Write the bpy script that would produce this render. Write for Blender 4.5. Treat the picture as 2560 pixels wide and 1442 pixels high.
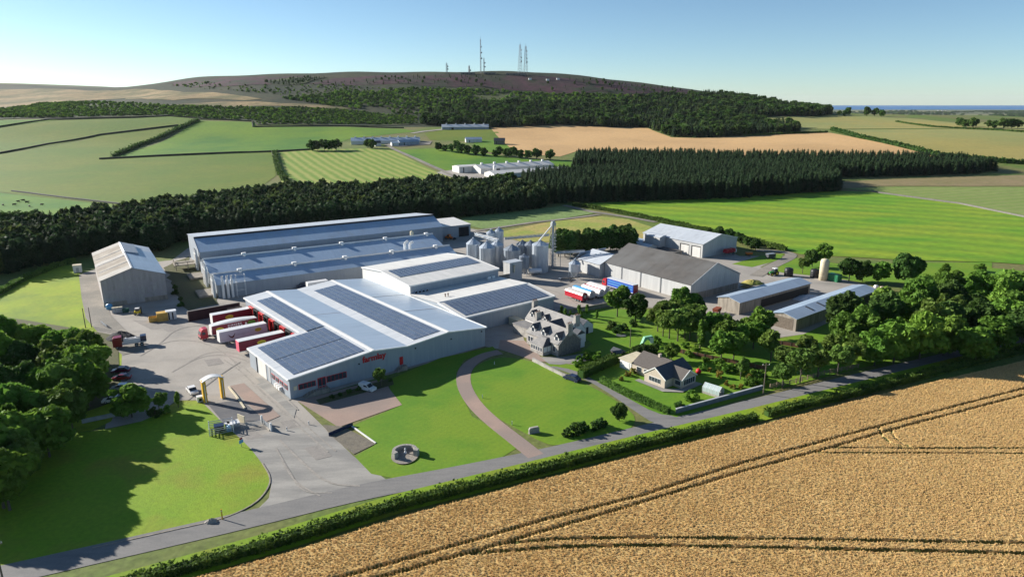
import bpy, bmesh, math, random
import numpy as np
from mathutils import Vector, Matrix
for _o in list(bpy.data.objects): bpy.data.objects.remove(_o)
R = math.radians
scene = bpy.context.scene
COL = scene.collection
# ---------------------------------------------------------------- camera
cam_d = bpy.data.cameras.new('camera'); cam = bpy.data.objects.new('camera', cam_d); COL.objects.link(cam)
cam.location = (0, 0, 68); cam.rotation_euler = (R(90-15.33), 0, 0)
cam_d.sensor_width = 36; cam_d.lens = 24.0; cam_d.clip_start = 1; cam_d.clip_end = 60000
scene.camera = cam
# ---------------------------------------------------------------- sky, sun, exposure
SUN_EL = 21.5
sun_dir = Vector((-0.925*math.cos(R(SUN_EL)), 0.38*math.cos(R(SUN_EL)), math.sin(R(SUN_EL)))).normalized()
world = bpy.data.worlds.new('World'); scene.world = world; world.use_nodes = True
wn = world.node_tree; wn.nodes.clear()
sky = wn.nodes.new('ShaderNodeTexSky'); sky.sky_type = 'NISHITA'; sky.sun_disc = False
sky.sun_elevation = R(SUN_EL); sky.sun_rotation = math.atan2(sun_dir.x, sun_dir.y)
sky.altitude = 150; sky.air_density = 0.7; sky.dust_density = 0.18; sky.ozone_density = 2.8
bg = wn.nodes.new('ShaderNodeBackground'); bg.inputs['Strength'].default_value = 0.071
wo = wn.nodes.new('ShaderNodeOutputWorld')
tint = wn.nodes.new('ShaderNodeVectorMath'); tint.operation = 'MULTIPLY'; tint.inputs[1].default_value = (0.94, 1.0, 0.95)
wn.links.new(sky.outputs[0], tint.inputs[0]); wn.links.new(tint.outputs[0], bg.inputs[0]); wn.links.new(bg.outputs[0], wo.inputs[0])
sd = bpy.data.lights.new('sun', 'SUN'); sd.energy = 5.0; sd.angle = R(0.6); sd.color = (1.0, 0.95, 0.86)
sun = bpy.data.objects.new('sun', sd); COL.objects.link(sun)
sun.rotation_euler = (-sun_dir).to_track_quat('-Z', 'Y').to_euler(); sun.location = (-200, 100, 300)
vs = scene.view_settings; vs.view_transform = 'Standard'; vs.look = 'None'; vs.exposure = 1.0; vs.gamma = 1.0
vs.use_curve_mapping = False
scene.render.engine = 'CYCLES'
scene.cycles.max_bounces = 6; scene.cycles.diffuse_bounces = 3; scene.cycles.glossy_bounces = 3
scene.cycles.transparent_max_bounces = 8
rng = random.Random(7); nr = np.random.default_rng(11)
# ---------------------------------------------------------------- materials
MATS = {}
def _n(t, k, **kw):
    n = t.nodes.new(k)
    for a, b in kw.items():
        if a in n.inputs: n.inputs[a].default_value = b
        else: setattr(n, a, b)
    return n
def c4(c): return (c[0], c[1], c[2], 1.0)
def mat(name, c1, c2=None, scale=1.0, rough=0.85, metal=0.0, bump=0.0, detail=4.0, c3=None, scale3=0.05, lo=0.35, hi=0.65,
        rnd=0.0, stretch=None, spec=0.3, wave=None, wave_rot=0.0, wave_mix=0.5, wavec=None, wave_dist=0.0, bscale=None, transl=0.0,
        stretch3=None, lo3=0.4, hi3=0.6, grain=0.0, gscale=3.0):
    """two-colour noise, a third colour in large patches, optional stripes, grain, bump and per-object tone"""
    if name in MATS: return MATS[name]
    m = bpy.data.materials.new(name); m.use_nodes = True; t = m.node_tree; t.nodes.clear()
    L = t.links.new
    out = _n(t, 'ShaderNodeOutputMaterial'); b = _n(t, 'ShaderNodeBsdfPrincipled')
    b.inputs['Roughness'].default_value = rough; b.inputs['Metallic'].default_value = metal
    b.inputs['Specular IOR Level'].default_value = spec
    tc = _n(t, 'ShaderNodeTexCoord')
    def coords(st):
        if not st: return tc.outputs['Object']
        mp = _n(t, 'ShaderNodeMapping'); mp.inputs['Scale'].default_value = st[:3]
        if len(st) > 3: mp.inputs['Rotation'].default_value = (0, 0, R(st[3]))
        L(tc.outputs['Object'], mp.inputs['Vector']); return mp.outputs[0]
    def mixc(fac, a, bb):
        mx = _n(t, 'ShaderNodeMix', data_type='RGBA'); ins = {i.identifier: i for i in mx.inputs}
        for key, val in (('A_Color', a), ('B_Color', bb)):
            if isinstance(val, tuple): ins[key].default_value = val
            else: L(val, ins[key])
        if isinstance(fac, float): ins['Factor_Float'].default_value = fac
        else: L(fac, ins['Factor_Float'])
        return [o for o in mx.outputs if o.identifier == 'Result_Color'][0]
    def noise_fac(sc, st, lo_, hi_, det):
        nz = _n(t, 'ShaderNodeTexNoise'); nz.inputs['Scale'].default_value = sc; nz.inputs['Detail'].default_value = det
        nz.inputs['Roughness'].default_value = 0.6
        L(coords(st), nz.inputs['Vector'])
        mr = _n(t, 'ShaderNodeMapRange'); mr.inputs['From Min'].default_value = lo_; mr.inputs['From Max'].default_value = hi_
        L(nz.outputs['Fac'], mr.inputs['Value']); return mr.outputs[0], nz
    col = c4(c1)
    if c2 is not None:
        f, nz = noise_fac(scale, stretch, lo, hi, detail); col = mixc(f, c4(c1), c4(c2))
    if c3 is not None:
        f3, _ = noise_fac(scale3, stretch3, lo3, hi3, 3.0); col = mixc(f3, col, c4(c3))
    if wave is not None:
        mp = _n(t, 'ShaderNodeMapping'); mp.inputs['Rotation'].default_value = (0, 0, R(wave_rot))
        L(tc.outputs['Object'], mp.inputs['Vector'])
        wv = _n(t, 'ShaderNodeTexWave'); wv.inputs['Scale'].default_value = wave; wv.inputs['Distortion'].default_value = wave_dist
        wv.inputs['Detail'].default_value = 2.0; wv.inputs['Detail Scale'].default_value = 1.5
        L(mp.outputs[0], wv.inputs['Vector'])
        mm = _n(t, 'ShaderNodeMath', operation='MULTIPLY'); L(wv.outputs['Fac'], mm.inputs[0]); mm.inputs[1].default_value = wave_mix
        col = mixc(mm.outputs[0], col, c4(wavec))
    if grain > 0:
        ng = _n(t, 'ShaderNodeTexNoise'); ng.inputs['Scale'].default_value = gscale; ng.inputs['Detail'].default_value = 3.0
        L(tc.outputs['Object'], ng.inputs['Vector'])
        mr = _n(t, 'ShaderNodeMapRange'); mr.inputs['From Min'].default_value = 0.3; mr.inputs['From Max'].default_value = 0.7
        mr.inputs['To Min'].default_value = 1-grain; mr.inputs['To Max'].default_value = 1+grain
        L(ng.outputs['Fac'], mr.inputs['Value'])
        hs = _n(t, 'ShaderNodeHueSaturation'); L(mr.outputs[0], hs.inputs['Value'])
        if isinstance(col, tuple): hs.inputs['Color'].default_value = col
        else: L(col, hs.inputs['Color'])
        col = hs.outputs[0]
    if rnd > 0:
        oi = _n(t, 'ShaderNodeObjectInfo'); hs = _n(t, 'ShaderNodeHueSaturation')
        mr = _n(t, 'ShaderNodeMapRange'); mr.inputs['To Min'].default_value = 1-rnd; mr.inputs['To Max'].default_value = 1+rnd
        L(oi.outputs['Random'], mr.inputs['Value']); L(mr.outputs[0], hs.inputs['Value'])
        mh = _n(t, 'ShaderNodeMapRange'); mh.inputs['To Min'].default_value = 0.5-rnd*0.05; mh.inputs['To Max'].default_value = 0.5+rnd*0.05
        ml = _n(t, 'ShaderNodeMath', operation='MULTIPLY'); L(oi.outputs['Random'], ml.inputs[0]); ml.inputs[1].default_value = 7.31
        fr = _n(t, 'ShaderNodeMath', operation='FRACT'); L(ml.outputs[0], fr.inputs[0])
        L(fr.outputs[0], mh.inputs['Value']); L(mh.outputs[0], hs.inputs['Hue'])
        if isinstance(col, tuple): hs.inputs['Color'].default_value = col
        else: L(col, hs.inputs['Color'])
        col = hs.outputs[0]
    if isinstance(col, tuple): b.inputs['Base Color'].default_value = col
    else: L(col, b.inputs['Base Color'])
    if bump > 0:
        nb = _n(t, 'ShaderNodeTexNoise'); nb.inputs['Scale'].default_value = bscale or scale*3; nb.inputs['Detail'].default_value = 4
        L(coords(stretch), nb.inputs['Vector'])
        bp = _n(t, 'ShaderNodeBump'); bp.inputs['Strength'].default_value = min(bump, 1.0); bp.inputs['Distance'].default_value = 0.25
        L(nb.outputs['Fac'], bp.inputs['Height']); L(bp.outputs[0], b.inputs['Normal'])
    sh = b.outputs[0]
    if transl > 0:
        tr = _n(t, 'ShaderNodeBsdfTranslucent')
        if isinstance(col, tuple): tr.inputs[0].default_value = col
        else: L(col, tr.inputs[0])
        ms = _n(t, 'ShaderNodeMixShader'); ms.inputs[0].default_value = transl
        L(sh, ms.inputs[1]); L(tr.outputs[0], ms.inputs[2]); sh = ms.outputs[0]
    L(sh, out.inputs[0]); MATS[name] = m
    return m
# ---------------------------------------------------------------- mesh helpers
def link(o, parent=None):
    COL.objects.link(o)
    if parent is not None: o.parent = parent
    return o
def props(o, label=None, cat=None, group=None, kind=None):
    if label: o['label'] = label
    if cat: o['category'] = cat
    if group: o['group'] = group
    if kind: o['kind'] = kind
    return o
def thing(name, label, cat, loc=(0, 0, 0), rz=0.0, group=None):
    o = bpy.data.objects.new(name, None); o.empty_display_size = 0.5
    link(o); o.location = loc if len(loc) == 3 else (loc[0], loc[1], tzf(loc[0], loc[1])); o.rotation_euler = (0, 0, R(rz))
    return props(o, label, cat, group)
def raw(name, v, f, m=None, smooth=False):
    me = bpy.data.meshes.new(name); me.from_pydata(v, [], f)
    if m is not None: me.materials.append(m)
    if smooth: me.polygons.foreach_set('use_smooth', [True]*len(me.polygons))
    me.update(); return me
def obj(name, me, parent=None, loc=None, rz=None):
    o = bpy.data.objects.new(name, me); link(o, parent)
    if loc is not None: o.location = loc
    if rz is not None: o.rotation_euler = (0, 0, R(rz))
    return o
def struct(name, me, kind='structure'):
    o = obj(name, me); o['kind'] = kind; return o
class MB:
    def __init__(s): s.v = []; s.f = []
    def quadmesh(s, v, f):
        b = len(s.v); s.v += [tuple(p) for p in v]; s.f += [tuple(i+b for i in q) for q in f]; return s
    def box(s, x0, x1, y0, y1, z0, z1, rz=0.0, c=None):
        v = [(x0,y0,z0),(x1,y0,z0),(x1,y1,z0),(x0,y1,z0),(x0,y0,z1),(x1,y0,z1),(x1,y1,z1),(x0,y1,z1)]
        if rz:
            cx, cy = c or ((x0+x1)/2, (y0+y1)/2); a, b = math.cos(R(rz)), math.sin(R(rz))
            v = [(cx+(x-cx)*a-(y-cy)*b, cy+(x-cx)*b+(y-cy)*a, z) for x, y, z in v]
        return s.quadmesh(v, [(3,2,1,0),(4,5,6,7),(0,1,5,4),(1,2,6,5),(2,3,7,6),(3,0,4,7)])
    def prism(s, pts, axis, a0, a1):
        """closed 2-D outline extruded: axis 'u' takes (v,z) outlines, 'v' takes (u,z), 'z' takes (u,v)"""
        n = len(pts)
        def P3(p, a):
            return (a, p[0], p[1]) if axis == 'u' else (p[0], a, p[1]) if axis == 'v' else (p[0], p[1], a)
        v = [P3(p, a0) for p in pts]+[P3(p, a1) for p in pts]
        f = [tuple(range(n-1, -1, -1)), tuple(range(n, 2*n))]+[(i, (i+1) % n, n+(i+1) % n, n+i) for i in range(n)]
        return s.quadmesh(v, f)
    def tube(s, p, q, r, r2=None, n=8, caps=True):
        p, q = Vector(p), Vector(q); d = (q-p).normalized(); r2 = r if r2 is None else r2
        a = d.orthogonal().normalized(); b = d.cross(a)
        ring = [(math.cos(2*math.pi*i/n), math.sin(2*math.pi*i/n)) for i in range(n)]
        v = [p+(a*c+b*t)*r for c, t in ring]+[q+(a*c+b*t)*r2 for c, t in ring]
        f = [(i, (i+1) % n, n+(i+1) % n, n+i) for i in range(n)]
        if caps: f += [tuple(range(n-1, -1, -1)), tuple(range(n, 2*n))]
        return s.quadmesh(v, f)
    def lathe(s, prof, n=20, cx=0, cy=0, closed=False):
        v = []; m = len(prof)
        for i in range(n):
            a = 2*math.pi*i/n
            v += [(cx+r*math.cos(a), cy+r*math.sin(a), z) for r, z in prof]
        f = [(i*m+j, ((i+1) % n)*m+j, ((i+1) % n)*m+j+1, i*m+j+1) for i in range(n) for j in range(m-1)]
        return s.quadmesh(v, f)
    def build(s, name, m, parent=None, loc=None, rz=None, smooth=False):
        return obj(name, raw(name, s.v, s.f, m, smooth), parent, loc, rz)
def smooth_by(o, ang=40):
    for p in o.data.polygons: p.use_smooth = True
    try: o.data.set_sharp_from_angle(angle=R(ang))
    except Exception: pass
    return o
def copy_tree(o, parent=None):
    c = o.copy(); COL.objects.link(c)
    if parent is not None: c.parent = parent; c.matrix_parent_inverse = o.matrix_parent_inverse
    for ch in list(o.children): copy_tree(ch, c)
    return c

# ---------------------------------------------------------------- terrain
YK = [0, 450, 620, 880, 1050, 1350, 1650, 2200, 3000, 5000, 8000, 12000, 12600, 14000]
# columns: bearing X/Y, then the height of the land at each distance YK
TC = [
 (-1.2,  [0,0,3,17,42,64, 95,120,140, 60,-50,-70,-90,-95]),
 (-0.73, [0,0,3,16,42,61, 90,118,139, 60,-50,-70,-90,-95]),
 (-0.54, [0,0,3,16,42,74, 97, 97,122, 40,-50,-70,-90,-95]),
 (-0.45, [0,0,3,16,41,82,122,105, 95, 20,-50,-70,-90,-95]),
 (-0.36, [0,0,3,16,40,88,131,110, 85,  0,-50,-70,-90,-95]),
 (-0.18, [0,0,3,17,31,80,132,115, 70,-20,-55,-70,-90,-95]),
 (0.0,   [0,0,3,17,31,74,131,115, 60,-30,-60,-70,-90,-95]),
 (0.10,  [0,0,3,17,30,72,125,108, 40,-35,-62,-70,-90,-95]),
 (0.18,  [0,0,3,18,29,67,109, 90, 10,-40,-63,-70,-90,-95]),
 (0.32,  [0,0,3,20,29,60, 80, 55,-15,-45,-64,-71,-90,-95]),
 (0.455, [0,0,3,23,31,42, 36,  8,-30,-50,-64,-71,-90,-95]),
 (0.58,  [0,0,3,25,31,41, 28,  0,-32,-50,-64,-71,-90,-95]),
 (0.73,  [0,0,3,26,31,34, 22, -5,-35,-50,-64,-71,-90,-95]),
 (1.2,   [0,0,3,24,30,30, 18, -8,-35,-50,-64,-71,-90,-95]),
]
def _pchip(x, y, q):
    x = np.array(x, float); y = np.array(y, float); h = np.diff(x); d = np.diff(y)/h
    m = np.zeros(len(x)); m[0] = d[0]; m[-1] = d[-1]
    for i in range(1, len(x)-1):
        if d[i-1]*d[i] > 0:
            w1, w2 = 2*h[i]+h[i-1], h[i]+2*h[i-1]
            m[i] = (w1+w2)/(w1/d[i-1]+w2/d[i])
    k = np.clip(np.searchsorted(x, q, side='right')-1, 0, len(x)-2)
    t = (q-x[k])/h[k]; t2, t3 = t*t, t*t*t
    return y[k]*(2*t3-3*t2+1)+m[k]*h[k]*(t3-2*t2+t)+y[k+1]*(3*t2-2*t3)+m[k+1]*h[k]*(t3-t2)
_AN, _YN = 241, 801
_A = np.linspace(-1.2, 1.2, _AN)
_S = np.linspace(0, math.sqrt(14000), _YN)
def _table():
    cols = np.array([_pchip(YK, c[1], _S**2) for c in TC])
    ca = np.array([c[0] for c in TC])
    tab = np.array([np.interp(_A, ca, cols[:, j]) for j in range(_YN)]).T
    ker = np.exp(-0.5*(np.arange(-8, 9)/3.2)**2); ker /= ker.sum()
    pad = np.pad(tab, ((8, 8), (0, 0)), mode='edge')
    return sum(ker[i]*pad[i:i+_AN] for i in range(17))
_T = _table()
def tz(X, Y):
    X = np.asarray(X, float); Y = np.asarray(Y, float)
    Yc = np.clip(Y, 1.0, 13990.0)
    a = np.clip((X/np.maximum(Yc, 300)+1.2)/2.4*(_AN-1), 0, _AN-1.001)
    q = np.sqrt(Yc)/_S[-1]*(_YN-1)
    i = a.astype(int); j = q.astype(int); fa = a-i; fq = q-j
    z = (_T[i, j]*(1-fa)*(1-fq)+_T[i+1, j]*fa*(1-fq)+_T[i, j+1]*(1-fa)*fq+_T[i+1, j+1]*fa*fq)
    hm = np.clip((Yc-1000)/300, 0, 1)*np.clip((4000-Yc)/1000, 0, 1)
    return z+hm*(1.6*np.sin(X/61+1.3)*np.sin(Y/83)+0.9*np.sin(X/27+Y/35)+2.5*np.sin(X/190-Y/150))
def tzf(x, y):
    return float(tz(x, y))

# ---------------------------------------------------------------- palette of the ground
G_base = mat('rough_grass', (0.085,0.15,0.02), (0.13,0.17,0.035), 0.15, c3=(0.16,0.15,0.05), scale3=0.02, bump=0.5, grain=0.25, gscale=0.8)
M_moor = mat('moor', (0.022,0.034,0.009), (0.046,0.042,0.015), 0.02, c3=(0.016,0.026,0.008), scale3=0.009, bump=1.0, bscale=0.3, grain=0.35, gscale=0.12)
M_heather = mat('heather_bloom', (0.062,0.020,0.032), (0.036,0.020,0.018), 0.035, c3=(0.020,0.028,0.009), scale3=0.016, lo3=.47, hi3=.62, bump=1.0, bscale=0.3, grain=0.35, gscale=0.12)
M_tan = mat('bleached_moor_grass', (0.32,0.23,0.11), (0.24,0.17,0.075), 0.03, c3=(0.12,0.11,0.04), scale3=0.012, bump=0.6, bscale=0.2, grain=0.2, gscale=0.15, stretch=(1,2.5,1))
M_scrub = mat('scrub', (0.028,0.044,0.012), (0.020,0.032,0.010), 0.05, c3=(0.06,0.075,0.02), scale3=0.015, bump=1.0, bscale=0.3, grain=0.3, gscale=0.2)
M_olive = mat('grazed_pasture', (0.112,0.158,0.006), (0.135,0.168,0.010), 0.03, c3=(0.085,0.15,0.004), detail=6.0, scale3=0.008, bump=0.3, bscale=0.5, grain=0.12, gscale=0.25, stretch=(1,1.8,1))
M_vivid = mat('vivid_ley', (0.050,0.155,0.006), (0.075,0.185,0.006), 0.012, c3=(0.13,0.225,0.006), scale3=0.006, bump=0.3, bscale=0.5, grain=0.1, gscale=0.2)
M_stripe = mat('striped_cut_grass', (0.125,0.225,0.018), (0.15,0.24,0.022), 0.02, wave=0.034, wave_rot=-26, wave_mix=0.75, wavec=(0.34,0.33,0.085), wave_dist=1.4, grain=0.1, gscale=0.3)
M_barley = mat('ripe_barley', (0.56,0.35,0.155), (0.61,0.385,0.18), 0.02, c3=(0.48,0.30,0.135), scale3=0.01, wave=0.09, wave_rot=68, wave_mix=0.25, wavec=(0.46,0.29,0.13), grain=0.08, gscale=0.3)
M_yellow = mat('pale_ripening_crop', (0.34,0.28,0.082), (0.30,0.26,0.075), 0.01, stretch=(1,3,1), c3=(0.24,0.25,0.08), scale3=0.005, grain=0.08, gscale=0.2)
M_stub = mat('stubble', (0.25,0.19,0.095), (0.20,0.17,0.07), 0.03, grain=0.12, gscale=0.3)
M_pale = mat('pale_regrowth', (0.19,0.25,0.06), (0.16,0.23,0.045), 0.02, wave=0.03, wave_rot=70, wave_mix=0.5, wavec=(0.25,0.26,0.09), wave_dist=1.0, grain=0.1, gscale=0.2)
M_bigfield = mat('big_green_field', (0.105,0.265,0.007), (0.16,0.305,0.010), 0.02, stretch=(1,3.0,1,24), c3=(0.23,0.31,0.014), scale3=0.012, stretch3=(1,2.2,1,24), bump=0.4, bscale=0.4, grain=0.15, gscale=0.25, wave=0.017, wave_rot=-62, wave_mix=0.45, wavec=(0.055,0.155,0.008), wave_dist=2.5)
M_kale = mat('crop_rows', (0.17,0.25,0.075), (0.12,0.2,0.05), 0.15, wave=0.22, wave_rot=30, wave_mix=0.4, wavec=(0.24,0.28,0.12), grain=0.3, gscale=0.6)
M_straw = mat('straw_coloured_plot', (0.42,0.30,0.11), (0.34,0.29,0.09), 0.08, c3=(0.24,0.28,0.05), scale3=0.03, grain=0.2, gscale=0.6)
M_lawn = mat('mown_lawn', (0.088,0.205,0.008), (0.12,0.235,0.010), 0.12, c3=(0.155,0.245,0.012), scale3=0.05, bump=0.2, bscale=3.0, grain=0.1, gscale=1.5, stretch=(1,2.2,1,30), wave=0.19, wave_rot=40, wave_mix=0.16, wavec=(0.075,0.185,0.008), wave_dist=2.2)
M_lawn2 = mat('patchy_lawn', (0.155,0.27,0.008), (0.195,0.29,0.012), 0.10, c3=(0.235,0.20,0.025), scale3=0.055, bump=0.2, bscale=3.0, grain=0.12, gscale=1.2, lo3=0.5, hi3=0.75)
M_lime = mat('lime_meadow', (0.23,0.32,0.008), (0.28,0.33,0.012), 0.12, c3=(0.16,0.24,0.015), scale3=0.05, grain=0.12, gscale=0.8)
M_conc = mat('yard_concrete', (0.37,0.335,0.295), (0.315,0.285,0.25), 0.10, c3=(0.21,0.20,0.185), scale3=0.045, lo3=0.5, hi3=0.75, grain=0.07, gscale=2.0, stretch3=(1,1.8,1,20))
M_conc2 = mat('clean_concrete', (0.34,0.32,0.29), (0.29,0.275,0.25), 0.15, c3=(0.23,0.22,0.205), scale3=0.06, stretch=(1,3.5,1,-35), stretch3=(1,4,1,-35), grain=0.05, gscale=2.0)
M_road = mat('road_asphalt', (0.215,0.205,0.195), (0.185,0.178,0.172), 0.3, c3=(0.15,0.147,0.145), scale3=0.08, stretch=(1,4,1,-65), stretch3=(1,5,1,-65), lo3=0.5, hi3=0.75, grain=0.07, gscale=3.0)
M_dasph = mat('dark_asphalt', (0.105,0.105,0.115), (0.14,0.135,0.135), 0.4, grain=0.1, gscale=2.0)
M_gravel = mat('gravel_track', (0.30,0.265,0.22), (0.24,0.215,0.185), 0.2, c3=(0.19,0.175,0.15), scale3=0.06, grain=0.2, gscale=3.0)
M_pink = mat('red_block_paving', (0.36,0.255,0.205), (0.31,0.225,0.185), 0.2, c3=(0.27,0.21,0.18), scale3=0.06, grain=0.06, gscale=3.0)
M_sett = mat('dark_setts', (0.19,0.165,0.125), (0.14,0.125,0.10), 0.8, grain=0.2, gscale=4.0)
M_soil = mat('field_soil', (0.10,0.085,0.04), (0.075,0.09,0.025), 0.8, grain=0.2, gscale=2.0)
M_sea = mat('sea_water', (0.02,0.12,0.30), (0.03,0.15,0.34), 0.0006, rough=0.9, spec=0.03)
M_coast = mat('coastal_plain', (0.10,0.13,0.04), (0.24,0.21,0.09), 0.0012, c3=(0.055,0.075,0.03), scale3=0.0009, stretch=(1,0.8,1), stretch3=(1,0.8,1))
# ---------------------------------------------------------------- ground sheet
XS = np.unique(np.concatenate([np.arange(-1500, 1501, 25.0), -np.geomspace(1500, 12000, 30), np.geomspace(1500, 14000, 34)]))
YS = np.unique(np.concatenate([np.arange(-150, 2801, 25.0), np.geomspace(2800, 12800, 40)]))
gx, gy = np.meshgrid(XS, YS); gz = tz(gx, gy)
nx, ny = len(XS), len(YS)
gv = np.stack([gx.ravel(), gy.ravel(), gz.ravel()], 1)
gi = (np.arange(ny-1)[:, None]*nx+np.arange(nx-1)[None]).ravel()
gf = np.stack([gi, gi+1, gi+nx+1, gi+nx], 1)
def npmesh(name, v, f, mats, midx=None, smooth=False):
    me = bpy.data.meshes.new(name); n, k = f.shape
    me.vertices.add(len(v)); me.vertices.foreach_set('co', np.asarray(v, np.float32).ravel())
    me.loops.add(n*k); me.loops.foreach_set('vertex_index', f.astype(np.int32).ravel())
    me.polygons.add(n); me.polygons.foreach_set('loop_start', np.arange(0, n*k, k, dtype=np.int32))
    for m in mats: me.materials.append(m)
    if midx is not None: me.polygons.foreach_set('material_index', np.asarray(midx, np.int32))
    if smooth: me.polygons.foreach_set('use_smooth', np.ones(n, bool))
    me.update(calc_edges=True); me.validate(); return me
fy = gy.ravel()[gi]; fx = gx.ravel()[gi]
midx = np.where(fy > 2600, 2, np.where((fy > 1040) & (fx < fy*0.42), 1, 0))
struct('ground', npmesh('ground', gv, gf, [G_base, M_moor, M_coast], midx, smooth=True))
_sv = [(-14000,9000,-75),(26000,9000,-75),(26000,24000,-75),(-14000,24000,-75)]
struct('sea', raw('sea', _sv, [(0,1,2,3)], M_sea))
# ---------------------------------------------------------------- draped sheets
def chaikin(p, n=2, closed=True):
    for _ in range(n):
        q = []; N = len(p)
        for i in range(N if closed else N-1):
            a, b = p[i], p[(i+1) % N]
            q += [(a[0]*.75+b[0]*.25, a[1]*.75+b[1]*.25), (a[0]*.25+b[0]*.75, a[1]*.25+b[1]*.75)]
        if not closed: q = [p[0]]+q+[p[-1]]
        p = q
    return p
def rough(p, step, amp, seed=1):
    r = random.Random(seed); q = []; N = len(p)
    for i in range(N):
        a, b = p[i], p[(i+1) % N]; d = math.hypot(b[0]-a[0], b[1]-a[1]); k = max(1, int(d/step))
        for j in range(k):
            t = j/k; q.append((a[0]+(b[0]-a[0])*t+r.uniform(-amp, amp), a[1]+(b[1]-a[1])*t+r.uniform(-amp, amp)))
    return q
from mathutils.geometry import delaunay_2d_cdt
_seq = [0]; _site = []
def drape(name, pts, m, off, kind='structure', z=None):
    _seq[0] += 1
    off = z if z is not None else 0.02+0.0045*(_seq[0]-_site[0]) if _site else off+0.005*_seq[0]
    bm = bmesh.new()
    n_ = len(pts)
    cv, _e, cf, *_r = delaunay_2d_cdt([Vector(p) for p in pts], [(i, (i+1) % n_) for i in range(n_)], [list(range(n_))], 1, 1e-4)
    vs_ = [bm.verts.new((v[0], v[1], 0)) for v in cv]
    for f in cf: bm.faces.new([vs_[i] for i in f])
    x0, x1 = min(p[0] for p in pts), max(p[0] for p in pts); y0, y1 = min(p[1] for p in pts), max(p[1] for p in pts)
    if y1 > 440:
        for arr, lo, hi, no in ((XS, x0, x1, (1,0,0)), (YS, max(y0, 430), y1, (0,1,0))):
            for c in arr:
                if lo < c < hi:
                    bmesh.ops.bisect_plane(bm, geom=bm.verts[:]+bm.edges[:]+bm.faces[:], plane_co=(c, c, 0), plane_no=no, dist=1e-4)
        bmesh.ops.triangulate(bm, faces=[f for f in bm.faces if len(f.verts) > 3])
    cs = np.array([v.co[:2] for v in bm.verts]); zz = tz(cs[:, 0], cs[:, 1])
    # follow the ground sheet's own facets: bilinear on its grid
    for v, z in zip(bm.verts, zz): v.co.z = z+off
    bmesh.ops.recalc_face_normals(bm, faces=bm.faces[:])
    if bm.faces and sum(f.normal.z for f in bm.faces) < 0:
        bmesh.ops.reverse_faces(bm, faces=bm.faces[:])
    me = bpy.data.meshes.new(name); bm.to_mesh(me); bm.free(); me.materials.append(m)
    for p in me.polygons: p.use_smooth = True
    return struct(name, me, kind)
def ribbon_pts(line, w):
    L_, Rr = [], []
    for i, p in enumerate(line):
        a = line[max(i-1, 0)]; b = line[min(i+1, len(line)-1)]; ww = w[i] if isinstance(w, (list, tuple)) else w
        d = math.hypot(b[0]-a[0], b[1]-a[1]); nx_, ny_ = -(b[1]-a[1])/d*ww/2, (b[0]-a[0])/d*ww/2
        L_.append((p[0]+nx_, p[1]+ny_)); Rr.append((p[0]-nx_, p[1]-ny_))
    return L_+Rr[::-1]
# hill patches
drape('moor_grass', rough([(-1142.1,1488.2),(-1226.5,1651.8),(-1068.9,1638.6),(-816,1527),(-627.2,1375.2),(-534.1,1316.8),(-471.5,1266.5),(-438,1231.2),(-469.4,1221.6),(-572.8,1268.7),(-602.9,1240.6),(-757.5,1369.1),(-838.9,1349.6),(-895,1295.5),(-859.7,1130.3)], 40, 9, 3), M_tan, 0.5)
drape('moor_grass', rough([(-577.8,1201.6),(-496.9,1221.1),(-394.4,1202.8),(-309.4,1214.8),(-259.1,1203.4),(-283,1188.8),(-386.2,1176.2),(-475.3,1165.7)], 40, 6, 4), M_tan, 0.55)
drape('moor_grass', rough([(223.7,1416.6),(259.8,1440.9),(290.1,1388.2),(276.7,1359.6),(243.7,1392.7)], 20, 3, 5), M_tan, 0.6)
drape('heather', rough([(-415.8,1423.9),(-362.2,1503.2),(-272.6,1522.1),(-111.9,1537.9),(17.3,1547.4),(139.7,1558.7),(246.1,1566.3),(317.1,1567.4),(431.8,1597.3),(351.5,1484.3),(227,1439),(95.7,1416.5),(16.1,1431.4),(-104.6,1431.4),(-224.7,1428.9),(-303.6,1421.8)], 35, 12, 6), M_heather, 0.5)
drape('heather', rough([(-762,1578.8),(-664.3,1560.4),(-552,1540.4),(-441.3,1515.7),(-455.3,1449),(-534.9,1400.3),(-646.9,1438.4)], 35, 10, 7), M_heather, 0.5)
drape('scrub', rough([(-804.4,1039.5),(-874.9,1150.6),(-910.4,1364.6),(-699.5,1262.8),(-581.3,1194.4),(-475.3,1165.7),(-371.6,1172),(-269.2,1187),(-157.2,1152.3),(-140.9,1074.6),(-238.9,1047.3),(-369.9,1013.7),(-381.9,1048.3),(-467.3,1053.1),(-529.9,1084.5),(-679.3,1057.2)], 40, 6, 8), M_scrub, 0.7)
drape('scrub', rough([(-506,1455.1),(-454.8,1503.8),(-390.5,1515.8),(-418,1432.1),(-459.8,1411.3)], 30, 6, 9), M_scrub, 0.7)
drape('scrub', rough([(-331.1,1336.2),(-219.7,1395.2),(-63.8,1417.7),(95,1404.5),(223.7,1416.6),(336.8,1419.8),(312.1,1345.5),(87.7,1292.1),(-57.6,1272.5),(-167,1227.8),(-245.3,1238.9)], 40, 8, 10), M_scrub, 0.6)
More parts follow.
